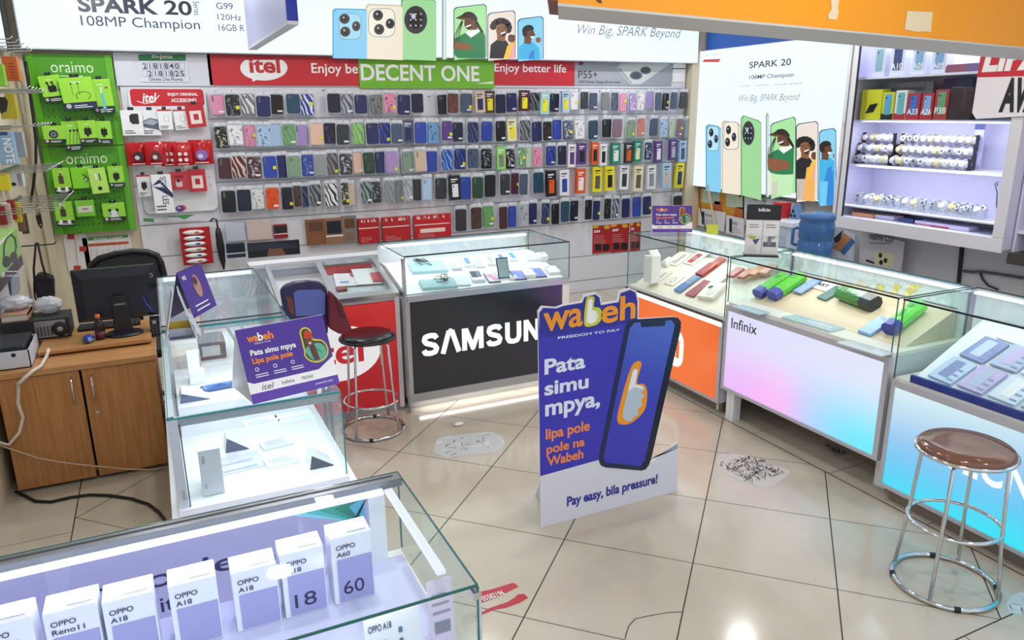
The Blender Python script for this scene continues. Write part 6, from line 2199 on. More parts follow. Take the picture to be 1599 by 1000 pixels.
slab('phone_carton', 'tall white carton with two dark lenses in the black counter corner', 'phone carton', sF, (846, 405), .07, .08, .04, 'f0f1f3', gS, -.1, lambda p, a, b: [p.nm('lens').disc(-a * .2 + a * .5 * q, b * .3, a * .17, LENS) for q in (0, 1)])
slab('phone_carton', 'white carton with a dark green phone picture in the lower row', 'phone carton', sF, (744, 434), .09, .15, .02, 'e9ebee', gS, -.15, lambda p, a, b: (p.nm('printed_phone').rrect(-a * .9, -b * .5, a * .1, b * .9, .005, M('263a3c', .25)), p.nm('printed_phone').rrect(a * .15, -b * .4, a * .7, b * .9, .005, M('56628c', .25), 1)))
slab('phone', 'phone with a pale pink screen in the lower row', 'phone', sF, (768, 435), .085, .15, .008, '59606c', gS, -.12, d_screen('d9d3e6', 'd88fb4'))
slab('phone', 'phone with a purple and blue swirl screen before the square carton', 'phone', sF, (809, 431), .085, .15, .008, '4a4f80', gS, -.12, d_screen('9a86d6', '5f86d8'))
slab('phone_carton', 'square white carton between two swirl-screen phones', 'phone carton', sF, (825, 430), .08, .10, .025, 'eceef0', gS, -.12)
slab('phone', 'phone with a lilac and blue swirl screen after the square carton', 'phone', sF, (840, 427), .085, .15, .008, '4a4f80', gS, -.12, d_screen('a893dc', '6a92de'))
slab('phone_carton', 'flat white carton at the corner end of the lower row', 'phone carton', sF, (862, 424), .09, .11, .02, 'eff1f2', gS, -.1, lambda p, a, b: p.nm('lens').disc(-a * .4, b * .7, a * .14, LENS))
slab('phone_carton', 'small white carton with a black window before the upright tablet', 'phone carton', sF, (801, 436), .05, .04, .02, 'f0f1f3', gS, -.1, lambda p, a, b: p.nm('window').rect(-a * .6, -b * .2, a * .4, b * .5, LENS))
a = sF.px(788, 436)
t = thing('tablet', 'upright dark-framed tablet standing between the two rows', 'tablet', sF.at(a[0], a[1], .006), gS)
MB().use(M('2b3558', .25)).obox((-.045, 0, 0), (.09, 0, 0), (0, .05, .14), (0, .008, -.003)).build('body', t, .002)
MB().use(M('a9c3c9', .12)).obox((-.039, .0015, .008), (.078, 0, 0), (0, .044, .124), (0, -.001, .0004)).build('screen', t)
slab('phone', 'light grey phone lying before the green phone carton', 'phone', sF, (720, 440), .10, .15, .008, 'b9c9d2', gS, -.12, d_screen('c6d6de'))
slab('clear_bag', 'large clear bag with a dark tangled lead at the back of the black counter', 'plastic bag', sF, (668, 419), .26, .18, .02, film('bfe4ea', .65, .1), gS, -.1)
slab('clear_bag', 'clear bag with grey crumples at the front of the black counter', 'plastic bag', sF, (684, 446), .24, .13, .02, film('a9d6de', .65, .1), gS, -.1)
rnd = random.Random(3)
for k, (px_, n_) in enumerate((((660, 416), 14), ((690, 442), 16))):
    a = sF.px(*px_)
    pts = [sF.at(a[0] + rnd.uniform(-.06, .06), a[1] + rnd.uniform(-.07, .07), .028 + rnd.uniform(0, .012)) for _ in range(n_)]
    tag(MB(pts[0]).use(M('2e3f46', .4)).tube(pts, .003, 5).build('cable'), ('tangled dark lead on the back clear bag', 'tangled grey lead on the front clear bag')[k], 'cable', gS)
# ------------------------------------------------------------------ cut-out board standing on the floor
YT = 2.87
fT = Fr((0, YT, 0), (1, 0, 0), (0, 0, 1))
t = thing('standing_board', 'big blue cut-out board with a phone and thumb-up hand, standing on the tiles', 'standing board', (1.9, YT, 0))
o_ = t.location.copy()
out = [(845, 823), (1058, 770), (1058, 692), (1014, 724), (1017, 715), (1061, 520), (1063, 510), (1062, 501), (1058, 496), (1050, 495), (997, 498), (998, 470), (994, 454), (984, 450), (967, 455), (964, 470), (940, 474), (938, 462), (930, 457), (912, 461), (908, 471), (880, 476), (868, 480), (846, 478), (840, 486)]
q = [fT.px(*p_) for p_ in out]
q = [(a, max(b, .001)) for a, b in q]
q[0] = (q[0][0], .001)
q[1] = (q[1][0], .001)
MB(o_).use(M('dcdce8', .4)).prism([fT.at(*p_) for p_ in q], (0, .008, 0)).build('board', t)
MB(o_).use(M('c6c8d2', .5)).prism([(1.62, YT + .008, .001), (1.62, YT + .30, .001), (1.62, YT + .008, .55)], (.006, 0, 0)).build('rear_strut', t)
p = Print(fT, o_, .0006)
p.px = True
BLU = M('3a34b4', .38)
DBL = M('2a2a96', .38)
OR2 = M('f29a22', .4)
WH2 = M('dfe6f6', .4)
p.nm('blue_print').poly([(843.5, 744), (940, 717), (1000, 700), (1010, 600), (1000, 500), (968, 500), (842, 518), (840, 490)], BLU, 0)
p.nm('logo_halo').poly([(842, 519), (842, 489), (848, 481), (868, 482), (880, 478), (909, 473), (913, 464), (930, 460), (936, 465), (938, 477), (966, 472), (969, 458), (984, 453), (992, 457), (995, 470), (995, 502), (940, 512), (852, 527)], DBL, 1)
p.text('wa', (848, 519), (910, 480), OR2, .022, tilt=(910, 509), L=3)
p.text('eh', (938, 507), (993, 459), OR2, .022, tilt=(993, 497), L=3)
LIM = M('c9d23a', .4)
p.nm('logo_hand').poly(smooth([(912, 507), (915, 468), (921, 463), (928, 465), (927, 479), (936, 481), (940, 491), (936, 503), (926, 509)]), LIM, 3)
p.poly([(915, 504), (918, 470), (922, 466), (925, 469), (924, 484), (932, 486), (934, 492), (932, 500), (924, 506)], M('f2f4f0', .4), 4)
for k in range(3):
    p.line([(929, 489 + k * 4.5), (934, 488.5 + k * 4.5)], .9, M('a8b48a', .4), 5)
p.text('FREEDOM TO PAY', (871, 530), (968, 513), M('e9ecf6', .4), .015, tilt=(967, 517))
p.text('Pata', (850, 586), (914, 551), WH2, .03)
p.text('simu', (850, 619), (919, 585), WH2, .03)
p.text('mpya,', (851, 659), (937, 616), WH2, .03)
OT = M('ee8a4a', .4)
p.text('lipa pole', (852, 692), (921, 656), OT, .03)
p.text('pole na', (853, 714), (913, 682), OT, .03)
p.text('Wabeh', (854, 729), (911, 701), OT, .03)
p.text('Pay easy, bila pressure!', (885, 796), (1027, 740), DBL, .03)
p.nm('printed_phone').poly([(1001, 735), (945, 730), (938, 727), (935, 720), (936, 711), (976, 513), (979, 505), (984, 501), (991, 499), (1050, 495), (1058, 496), (1062, 501), (1063, 510), (1061, 520), (1017, 715), (1013, 726), (1008, 733)], M('1a2547', .3), 4)
p.nm('phone_edge').poly([(1003, 735), (1014, 722), (1062, 516), (1063, 502), (1055, 506), (1050, 520), (1003, 720)], M('0f1730', .3), 5)
p.nm('phone_screen').poly([(999, 728), (944, 722), (942, 712), (983, 512), (990, 504), (999, 503), (1001, 511), (1037, 509), (1039, 501), (1048, 500), (1053, 508), (1006, 719)], grad('screen_blue', [(0, '3b35b8'), (.6, '3f43bd'), (1, '5878d0')], (.4, 0, 1), 1.0, 1.9, 0, .3), 6)
p.nm('thumb_logo').poly(smooth([(964, 659), (966, 636), (985, 573), (1001, 566), (994, 597), (1005, 600), (1010, 614), (1006, 640), (990, 657), (976, 663)]), OR2, 7)
p.nm('thumb_hand').poly(smooth([(973, 654), (973, 637), (978, 618), (987, 580), (991, 576), (995, 578), (991, 600), (1003, 603), (1005, 609), (1001, 612), (1005, 618), (1000, 625), (1002, 633), (996, 638), (996, 647), (989, 651), (984, 657)]), M('b9c8d8', .4), 8)
p.poly([(979, 612), (987, 580), (991, 576), (995, 578), (991, 600), (1003, 603), (1004, 608), (990, 604)], M('e6edf6', .4), 9)
p.nm('grey_fold').poly([(1016, 718), (1058, 692), (1058, 700), (1022, 712)], M('9fa2b4', .5), 2)  # shading of the folded flap, painted on as a grey triangle
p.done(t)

# ------------------------------------------------------------------ stools
def ring(c, r, z, n=36, sy=1.0):
    return [(c[0] + r * math.cos(2 * math.pi * k / n), c[1] + r * sy * math.sin(2 * math.pi * k / n), z) for k in range(n)]


def stool(lab, c, rb, zm, rm, rs, zs, seat, rim, a0):
    t = thing('bar_stool', lab, 'stool', (c[0], c[1], 0))
    MB().use(seat).lathe((0, 0, zs - .05), [(rs * .75, 0), (rs * .96, .006), (rs, .022), (rs, .034), (rs * .93, .044), (rs * .6, .046), (0, .042)], 36).build('seat', t)
    MB().use(rim).tube(ring((0, 0), rs + .003, zs - .034), .009, 8, True).build('seat_rim', t)
    MB().use(CHROME).tube(ring((0, 0), rb, .012), .0105, 8, True).build('base_ring', t)
    MB().use(CHROME).tube(ring((0, 0), rm, zm), .008, 8, True).build('foot_ring', t)
    for k in range(4):
        a = a0 + k * math.pi / 2
        e = Vector((math.cos(a), math.sin(a), 0))
        l = MB().use(CHROME).tube([e * (rs * .55) + Vector((0, 0, zs - .05)), e * (rs * .82) + Vector((0, 0, zs - .053)), e * (rs * .88) + Vector((0, 0, zs - .075)), e * (rm * .99) + Vector((0, 0, zm)), e * rb + Vector((0, 0, .015))], .008, 8)
        l.build('leg', t)
        b = a + .5
        f0, f1 = [Vector((rb * math.cos(b + d), rb * math.sin(b + d), .012)) for d in (-.06, .06)]
        MB().use(BLACK).tube([f0, f1], .012, 8).build('rubber_foot', t)
    return t


stool('chrome stool with a black and grey seat in front of the red counter', (1.075, 4.40), .195, .21, .17, .165, .655, M('17181d', .22), BLACK, .75)
stool('chrome stool with a glossy brown seat in front of the cyan counter', (2.84, 1.715), .20, .30, .175, .178, .655, M('7d5a4c', .12, .25), CHROME, .35)

# ------------------------------------------------------------------ right-hand counters (fronts face -x)
RXF, RXB = 3.2, 3.75


def side_frame(xf):
    return Fr((xf, 0, 0), (0, -1, 0), (0, 0, 1))


def right_counter(lab, y0, y1, zf0, zf1, ztop, panel_mat, top_edge, zfloor, base_z=0.0, xb=RXB, xf=RXF, recess=.06):
    """y0 far end, y1 near end"""
    t = thing('display_counter', lab, 'display counter', (3.45, (y0 + y1) / 2, 0))
    o = t.location.copy()
    MB(o).use(M('8d8078', .35, .4)).box((xf + recess, y1 + .03, 0), (xb - .05, y0 - .03, zf0 - .001)).build('plinth', t)
    MB(o).use(GREYW).box((xf + .012, y1, zf0), (xb, y0, zf1 - .001)).build('carcass', t)
    fp = MB(o).use(panel_mat).box((xf, y1 + .03, zf0 + .02), (xf + .0115, y0 - .02, zf1 - .03)).build('front_panel', t)
    mb = MB(o).use(M('c2c2ca', .3, .25))
    mb.box((xf - .008, y1, zf0 - .001), (xf + .0118, y0, zf0 + .018)).box((xf - .008, y1, zf1 - .03), (xf + .0118, y0, zf1 + .004)).box((xf - .0079, y1, zf0 + .0185), (xf + .0118, y1 + .03, zf1 - .0305)).box((xf - .0079, y0 - .02, zf0 + .0185), (xf + .0118, y0, zf1 - .0305))
    mb.build('front_frame', t)
    MB(o).use(M('e3dfd6', .4)).box((xf + .012, y1 + .004, zf1), (xb - .01, y0 - .004, zfloor)).build('display_floor', t)
    b = (xf + .002, y1 + .004, zfloor, xb, y0 - .004, ztop)
    panes(t, o, b, 'lfkt', top_edge)
    MB(o).use(M('1d2a2c', .2)).box((xf - .001, y1, ztop - .001), (xf + .006, y0, ztop + .0075)).build('front_lip', t)
    MB(o).use(M('dfe7e8', .3)).box((xb - .012, y1 + .01, zfloor), (xb - .006, y0 - .01, ztop - .03)).build('back_panel', t)
    MB(o).use(M('d5dade', .3, .4)).box((xb - .02, y1 + .004, ztop - .028), (xb + .002, y0 - .004, ztop - .001)).build('rear_rail', t)
    MB(o).use(E('f6fbff', 1.5)).box((xb - .05, y1 + .02, ztop - .022), (xb - .022, y0 - .02, ztop - .010)).build('led_strip', t)
    led_light('counter_led', (xf + .3, (y0 + y1) / 2, ztop - .008), .35, abs(y0 - y1) * .9, 1.5)
    return t, o, fp


# orange counter
OG = grad('orange_backlit', [(0, 'f06a2a'), (.5, 'ff7f3c'), (1, 'f7671f')], (0, 1, .3), 3.6, 4.9, .92, .2)
t, o_, fp = right_counter('orange counter with a lit white logo behind the cut-out board', 4.70, 3.585, .085, .655, 1.07, OG, EDGE, .675)
MB(o_).use(E('fffdf6', 1.6)).box((RXF - .012, 3.60, .612), (RXF - .0085, 4.69, .642)).build('light_bar', t)
MB(o_).use(M('5f5a52', .35, .5)).box((RXF - .0115, 3.588, .643), (RXF - .0085, 4.70, .662)).build('bar_trim', t)
MB(o_).use(M('efece6', .4)).prism([(RXF + .05, 0, .676), (RXB - .02, 0, .676), (RXB - .02, 0, .90), (RXB - .10, 0, .90)], (0, .001, 0)).build('board_gable', t)
sb = MB(o_).use(M('ede4d4', .4)).prism([(RXF + .06, 3.60, .676), (RXB - .02, 3.60, .676), (RXB - .02, 3.60, .89), (RXB - .08, 3.60, .89)], (0, 1.08, 0))
sb.build('display_board', t)
p = Print(side_frame(RXF), o_)
p.nm('logo_block').poly(rr(-4.25, .20, -3.975, .475, .085, 6), E('fffaf2', 1.0))
p.text('mi', (-4.205, .27), (-4.02, .405), OG, .05)
p.done(fp)
MB(o_).use(M('c8b9a0', .4)).box((RXF - .004, 3.586, .04), (RXF + .004, 3.60, .64)).build('end_bead', t)
fO = Fr((RXF + .06, 0, .677), (0, -1, 0), (.41, 0, .214))
gO = 'cartons and cards in the orange counter'
MI = M('e0672a', .4)


def d_top(c, hh=.5):
    return lambda p, a, b: p.nm('colour_panel').rect(-a * .8, -b * .8, a * .8, -b * .8 + b * 1.6 * hh, M(c, .35))


t_ = thing('carton', 'tall white carton standing open at the far end of the orange counter', 'carton', (3.285, 4.50, .722), gO)
MB().use(M('eceae6', .4)).box((-.04, -.05, 0), (.04, .05, .20)).build('carton', t_, .002)
MB().use(M('dcd8d2', .4)).obox((-.04, -.05, .20), (.08, 0, 0), (0, .05, .045), (0, -.002, .002)).build('lid_flap', t_)
slab('phone_carton', 'white carton with black print at the top far corner of the orange counter', 'carton', fO, (1044, 412), .075, .09, .03, 'ece8e0', gO, 0, lambda p, a, b: p.bars(-a * .8, -b * .9, a * .6, -b * .2, 3, M('4a4744', .5), 1, .3))
slab('sample_card', 'white card with a grey phone outline in the orange counter', 'card', fO, (1062, 406), .10, .16, .008, 'efe9de', gO, 0, lambda p, a, b: p.nm('phone_outline').rrect(-a * .4, -b * .8, a * .4, b * .8, .015, M('b9b2a6', .4)))
slab('sample_card', 'white card with a red numbered square at the top of the orange counter', 'card', fO, (1087, 404), .12, .17, .008, 'f0e9df', gO, 0, lambda p, a, b: (p.nm('red_square').rect(-a * .5, -b * .8, a * .5, b * .6, M('b8413c', .4)), p.text('C3', (-a * .25, -b * .3), (a * .3, b * .1), WHT, .02)))
slab('sample_card', 'white card with a black mark and pale plug outline, front row of the orange counter', 'card', fO, (1032, 432), .11, .15, .008, 'efe7da', gO, 0, lambda p, a, b: (p.nm('black_mark').rrect(-a * .7, -b * .4, -a * .3, b * .1, .006, BLACK), p.nm('curve').disc(a * .3, 0, a * .3, M('c9bda8', .4), 0, ry=b * .7)))
slab('sample_card', 'white card with a dark ring outline in the orange counter', 'card', fO, (1054, 438), .10, .13, .008, 'f1eade', gO, 0, lambda p, a, b: (p.nm('ring').disc(0, -b * .2, a * .42, M('4a4440', .4), 0, ry=b * .5), p.disc(0, -b * .2, a * .34, M('f1eade', .4), 1, ry=b * .42)))
slab('phone_carton', 'slim blue-grey phone card in the front row of the orange counter', 'card', fO, (1074, 445), .075, .20, .015, '6f86a8', gO, 0, lambda p, a, b: (p.nm('lower_half').rect(-a, -b, a, -b * .1, M('5277b4', .3)), p.bars(-a * .7, b * .1, a * .7, b * .9, 3, M('9fb0c4', .4), 1, .4)))
slab('phone_carton', 'dark red carton with an orange corner in the orange counter', 'carton', fO, (1104, 424), .08, .15, .025, '9c2f30', gO, 0, lambda p, a, b: p.nm('orange_corner').poly([(a * .1, b), (a, b), (a, -b * .2)], M('d4783a', .4)))
slab('phone_carton', 'maroon card with white corner in the front row of the orange counter', 'card', fO, (1092, 452), .09, .19, .012, '9a4a50', gO)
slab('sample_card', 'round white sample dish with black marks near the seam of the counters', 'sample', fO, (1113, 458), .14, .17, .03, 'e9e3d9', gO, .2, lambda p, a, b: (p.nm('black_mark').rrect(-a * .6, b * .1, -a * .1, b * .5, .008, BLACK), p.nm('arc').disc(a * .2, -b * .2, a * .6, M('d5cfc6', .3), 0, ry=b * .6)))
for k, (x, y, c, lab) in enumerate(((1121, 412, 'b5625a', 'brownish red carton at the seam end of the top row'), (1124, 440, 'e6ddd0', 'plain cream carton between two red cards in the orange counter'))):
    slab('phone_carton', lab, 'carton', fO, (x, y), .07, .11, .02, c, gO)

# white counter with the pastel lit front
PS = bpy.data.materials.new('pastel_backlit')
PS.use_nodes = True
nt = PS.node_tree
b = nt.nodes['Principled BSDF']
b.inputs['Base Color'].default_value = (.02, .02, .02, 1)
b.inputs['Roughness'].default_value = .25
gp = nt.nodes.new('ShaderNodeNewGeometry')
sx = nt.nodes.new('ShaderNodeSeparateXYZ')
nt.links.new(gp.outputs['Position'], sx.inputs[0])


def rampn(src, lo, hi, stops):
    mr = nt.nodes.new('ShaderNodeMapRange')
    mr.inputs['From Min'].default_value = lo
    mr.inputs['From Max'].default_value = hi
    nt.links.new(src, mr.inputs['Value'])
    cr = nt.nodes.new('ShaderNodeValToRGB')
    cr.color_ramp.interpolation = 'B_SPLINE'
    el = cr.color_ramp.elements
    el[0].position, el[0].color = stops[0][0], lin(stops[0][1])
    el[1].position, el[1].color = stops[-1][0], lin(stops[-1][1])
    for p_, c_ in stops[1:-1]:
        e_ = el.new(p_)
        e_.color = lin(c_)
    nt.links.new(mr.outputs[0], cr.inputs[0])
    return cr.outputs[0]


low = rampn(sx.outputs[1], 2.36, 3.56, [(0, '62eaff'), (.25, '78e0ff'), (.45, 'c9c9ff'), (.58, 'ffb6f2'), (.8, 'ecb6f8'), (1, 'e2bcf6')])
high = rampn(sx.outputs[1], 2.36, 3.56, [(0, 'dfe6fb'), (1, 'dcd8f6')])
mid = nt.nodes.new('ShaderNodeMapRange')
mid.interpolation_type = 'SMOOTHSTEP'
mid.inputs['From Min'].default_value = .24
mid.inputs['From Max'].default_value = .66
nt.links.new(sx.outputs[2], mid.inputs['Value'])
mx = nt.nodes.new('ShaderNodeMix')
mx.data_type = 'RGBA'
nt.links.new(mid.outputs[0], mx.inputs['Factor'])
nt.links.new(low, mx.inputs['A'])
nt.links.new(high, mx.inputs['B'])
nt.links.new(mx.outputs['Result'], b.inputs['Emission Color'])
b.inputs['Emission Strength'].default_value = 1.02
t, o_, fp = right_counter('white-framed counter with a pink and cyan lit front', 3.57, 2.37, .205, .765, 1.068, PS, EDGE, .785, recess=.30)
for (y, x) in ((3.50, RXF + .02), (2.43, RXF + .12)):
    MB(o_).use(M('e6e8ec', .35)).box((x, y - .035, 0), (x + .06, y + .035, .204)).build('leg', t)
    MB(o_).use(M('c9ccd2', .35)).box((x - .001, y - .002, 0), (x + .001, y + .002, .204)).build('leg_seam', t)
p = Print(side_frame(RXF), o_)
p.px = True
p.text('Infinix', (1142, 512), (1183, 507), M('16171c', .4), .008, tilt=(1183, 524))
p.done(fp)
p = Print(Fr((RXB - .012, 0, 0), (0, -1, 0), (0, 0, 1)), o_)
p.px = True
YL = M('e3d96a', .4)
for k, (x, w_) in enumerate(((1371, 10), (1388, 9), (1404, 12))):
    p.nm('printed_phone').poly([(x, 470), (x + w_ * .6, 470), (x + w_ + k * 12, 446), (x + k * 9, 443)], YL, 1)
p.nm('printed_phone').poly([(1336, 452), (1358, 460), (1362, 450), (1342, 436)], M('d9d3b2', .4), 1)
p.done([c for c in t.children if c.name.startswith('back_panel')][0])
fI = Fr((RXF + .16, 0, .787), (0, -1, 0), (.36, 0, .15))
fJ = Fr((0, 0, .7855), (0, -1, 0), (1, 0, 0))
MB(o_).use(M('d8c6a8', .45)).prism([(RXF + .15, 2.42, .7855), (RXB - .02, 2.42, .7855), (RXB - .02, 2.42, .945), (RXF + .16 + .37, 2.42, .9405), (RXF + .16, 2.42, .7865)], (0, 1.10, 0)).build('display_board', t)
gN = 'phones and cartons in the pastel counter'
GB, PB = M('5fbf3c', .25), M('3b3f9e', .3)


def long_carton(lab, px, w, l, h, ang, c1, c2, word=None, end=.22):
    a, b = fI.px(*px)
    a = max(a, -3.505 if px[0] < 1200 else -3.40)
    t = thing('phone_carton', lab, 'phone carton', (0, 0, 0), gN)
    mt = Matrix((fI.v, -fI.u, fI.n)).transposed().to_4x4() @ Matrix.Rotation(ang, 4, 'Z')
    t.location = fI.at(a, b, .001)
    t.rotation_euler = mt.to_euler()
    ch = h * .28
    prof = [(-w / 2 + ch, 0), (w / 2 - ch, 0), (w / 2, ch), (w / 2, h - ch), (w / 2 - ch, h), (-w / 2 + ch, h), (-w / 2, h - ch), (-w / 2, ch)]
    MB().use(c1).prism([(0, x, z) for x, z in prof], (l * (1 - end), 0, 0)).build('sleeve', t)
    MB().use(c2).prism([(0, x, z) for x, z in prof], (-l * end, 0, 0)).build('end_cap', t)
    if word:
        pv = Print(Fr((l * .1, w * .14, h), (1, 0, 0), (0, 1, 0)) if word != 'HOT 10i' else Fr((l * .65, -w * .2, h), (0, 1, 0), (-1, 0, 0)))
        if word == 'HOT 10i':
            pv = Print(Fr((l * .12, -w * .2, h), (1, 0, 0), (0, 1, 0)))
        pv.text(word, (0, 0), (l * .45, w * .30), M('1f5a26', .4), .01)
        pv.done(t)
    p = Print(Fr((0, 0, h), (0, -1, 0), (1, 0, 0)))
    p.bars(-w * .3, l * .5, w * .3, l * .68, 2, M('3f8f34', .4), 1, .3)
    p.done(t)
    return t


long_carton('green carton with a blue end next to the counter seam', (1184, 457), .085, .24, .06, .0, GB, PB)
long_carton('green carton with a blue end, second from the counter seam', (1217, 463), .085, .26, .065, .0, GB, PB)
long_carton('dark green carton with a black end across the pastel counter', (1352, 478), .10, .26, .075, 1.45, M('2f7d2c', .25), M('17202a', .3), 'SPARK', .3)
long_carton('bright green carton with a blue end by the near pane', (1400, 515), .085, .26, .07, .05, M('63d63f', .25), PB, 'HOT 10i')
slab('phone', 'light blue phone slab leaning behind the green cartons', 'phone', fI, (1262, 450), .07, .18, .012, '8fa8cf', gN, -.05, None, .011)
slab('phone', 'dark green phone slab in the middle of the pastel counter', 'phone', fI, (1298, 460), .075, .15, .012, '4f7470', gN, -.1)
slab('phone', 'sky blue phone with dark lenses beside the bright green carton', 'phone', fI, (1368, 512), .085, .17, .02, '8fb4e2', gN, -.05, lambda p, a, b: [p.nm('lens').disc(a * dx, b * dy, a * .2, LENS) for dx, dy in ((-.4, .8), (-.4, .55), (.1, .68))])
slab('clear_display', 'large clear acrylic display sheet in the front of the pastel counter', 'display sheet', fJ, (1268, 506), .34, .12, .01, film('cfe2ee', .75, .06), gN, .05, lambda p, a, b: (p.nm('white_strip').rect(-a * .2, -b * .1, a * .8, b * .1, M('f4f8fa', .3)), p.bars(-a * .8, b * .2, a * .2, b * .8, 3, M('a9c2d8', .4), 1, .2)))
slab('clear_display', 'small clear acrylic sheet under the first green carton', 'display sheet', fJ, (1172, 485), .22, .09, .008, film('c5dcee', .75, .06), gN, .05)
slab('clear_display', 'white card sheet by the near pane of the pastel counter', 'display sheet', fJ, (1350, 545), .26, .10, .008, film('dbe8f0', .8, .06), gN, .05)
slab('sample_card', 'white card with black letters behind the phone slabs', 'card', fI, (1280, 446), .20, .09, .008, 'eceae6', gN, -.05, lambda p, a, b: p.text('SMART', (-a * .7, -b * .3), (a * .7, b * .4), BLACK, .02))
for k, (x, y) in enumerate(((1149, 428), (1166, 430), (1183, 426), (1200, 424))):
    slab('phone_carton', ['rosy red carton right at the counter seam', 'rosy red carton, second behind the green cartons', 'orange-red carton behind the green cartons', 'pale red carton at the end behind the green cartons'][k], 'carton', fI, (x, y), .065, .12, .02, ['b5656a', 'bd6e62', 'c98068', 'd0968a'][k], gN, .1, d_top(['c4777a', 'cc8070', 'd6957c', 'dcaaa0'][k]))

# cyan counter
CY = grad('cyan_backlit', [(0, '2ef0ff'), (.22, '55d6ff'), (.5, '8fc4f8'), (.8, 'd3f0fa'), (1, 'eafcff')], (0, .12, 1), .30, .96, .92, .2)
t, o_, fp = right_counter('cyan lit counter with white letters behind the brown stool', 2.345, .75, .085, .66, 1.07, CY, EDGE2, .675, recess=.05)
p = Print(side_frame(RXF), o_)
q0, q1 = side_frame(RXF).px(1470, 726), side_frame(RXF).px(1662, 800)
p.text('TECNO', q0, (q1[0], q0[1] + .15), E('f6fdff', 1.0), .03, sp=1.05)
p.done(fp)
MB(o_).use(M('dfe8f0', .35)).prism([(RXF + .03, .79, .676), (RXB - .03, .79, .676), (RXB - .03, .79, .93), (RXB - .07, .79, .93), (RXF + .03, .79, .70)], (0, 1.46, 0)).build('display_board', t)
MB(o_).use(M('26348c', .35)).box((RXF + .008, .79, .676), (RXF + .026, 2.26, .712)).build('blue_lip', t, label='dark blue shelf lip')
fC = Fr((RXF + .03, 0, .702), (0, -1, 0), (.45, 0, .23))
gC = 'leaflets and phone cards in the cyan counter'
rnd = random.Random(5)
nmc = ['pale blue', 'white', 'lilac', 'grey-blue', 'ice blue', 'silver']
cl = ['b9cdea', 'e6edf6', 'bcb4de', '8a98c2', 'cfe0f2', 'aebdd8']
for r_ in range(2):
    for k in range(7):
        c = (k * 2 + r_ * 3) % 6
        slab('phone_card', '%s printed phone card, %s in the %s row of the cyan counter' % (nmc[c], ORD[k], 'front' if r_ == 0 else 'back'), 'card', fC, (-2.13 + .145 * k + .03 * r_, .105 + .19 * r_), .126, .17, .012, cl[c], gC, -.12 + rnd.uniform(-.08, .08),
             lambda p, a, b, c=c: (p.nm('printed_phone').rrect(-a * .5, -b * .7, a * .35, b * .8, .008, M(cl[(c + 3) % 6], .25)), p.bars(a * .4, -b * .8, a * .9, b * .5, 3, M('8494c4', .4), 1, .3)), .002 + .002 * (k % 2))
for k in range(4):
    slab('phone_card', ['dark blue-print card in the top row of the cyan counter, by the end pane', 'white card beside the dark print in the top row of the cyan counter', 'navy-print card farther along the top row', 'pale card last along the top row'][k], 'card', fC, (-2.02 + .22 * k, .44), .17, .10, .01, ['dfe7f2', 'eef3f8', '6a74b4', 'd4e0ee'][k], gC, -.1)

# ------------------------------------------------------------------ things on the right-hand counters
tent_card('purple tent card on the far end of the orange counter', (3.52, 4.60, 1.0765), math.radians(-28), .30, .195, .12)
t = thing('brochure_holder', 'upright brochure holder with a black top on the counter seam', 'brochure holder', (3.385, 3.505, 1.0775), None, math.radians(-40))
MB().use(M('17181c', .3)).box((-.105, -.05, 0), (.105, .05, .010)).build('base', t, .003)
MB().use(M('d9dbe0', .35)).box((-.10, -.004, .010), (.10, .004, .318)).build('backing', t)
MB().use(M('16171b', .3)).box((-.102, -.007, .228), (.102, -.0045, .322)).build('header', t)
p = Print(Fr((0, -.007, 0), (1, 0, 0), (0, 0, 1)))
p.text('Infinix', (-.033, .28), (.038, .302), WHT, .02)
p.done(t)
for k in (-1, 1):
    t2 = thing('brochure', ('brochure with a yellow and blue picture, on the side of the tent card', 'brochure with a grey room picture, on the side of the water jug')[k > 0], 'brochure', (3.385, 3.505, 1.0885), None, math.radians(-40))
    x0, x1 = (-.096, -.004) if k < 0 else (.004, .096)
    MB().use(M('dfe0e4', .4)).box((x0, -.0085, 0), (x1, -.0065, .213)).build('sheet', t2)
    p = Print(Fr((0, -.0085, 0), (1, 0, 0), (0, 0, 1)))
    p.bars(x0 + .015, .17, x1 - .015, .20, 2, M('6b6e78', .5), 1, .25)
    if k < 0:
        p.nm('picture').poly([(x0 + .02, .13), (x1 - .03, .12), (x1 - .04, .09), (x0 + .02, .10)], M('b9c24a', .4), 1)
        p.poly([(x0 + .04, .09), (x1 - .01, .10), (x1 - .03, .06)], M('3a5080', .4), 2)
        p.bars(x0 + .01, .02, x1 - .02, .06, 4, M('b0b4bc', .5), 1, .2)
    else:
        p.nm('picture').rect(x0 + .005, .05, x1 - .01, .08, M('5c6472', .4), 1)
        p.rect(x0 + .03, .06, x1 - .04, .12, M('7d8592', .4), 2)
        p.disc(x1 - .03, .11, .012, M('9aa0aa', .4), 3)
    p.done(t2)
MB().use(film('e6f0f2', .8, .05)).tube([(-.099, -.0125, .135), (-.05, -.017, .130), (.05, -.017, .130), (.099, -.0125, .135)], .003, 6).build('pocket_rim', [o for o in COL.objects if o.name == 'brochure_holder'][0])
# yellow tag on the orange counter glass
tag(MB((3.70, 4.25, 1.0775)).use(M('c9d64a', .4)).obox((3.66, 4.36, 1.0775), (.07, -.05, 0), (.0, .0, .07), (.001, .001, 0)).build('price_tag'), 'small yellow-green tag standing by the tent card', 'tag')

# ------------------------------------------------------------------ behind the right-hand counters
XW = 5.70


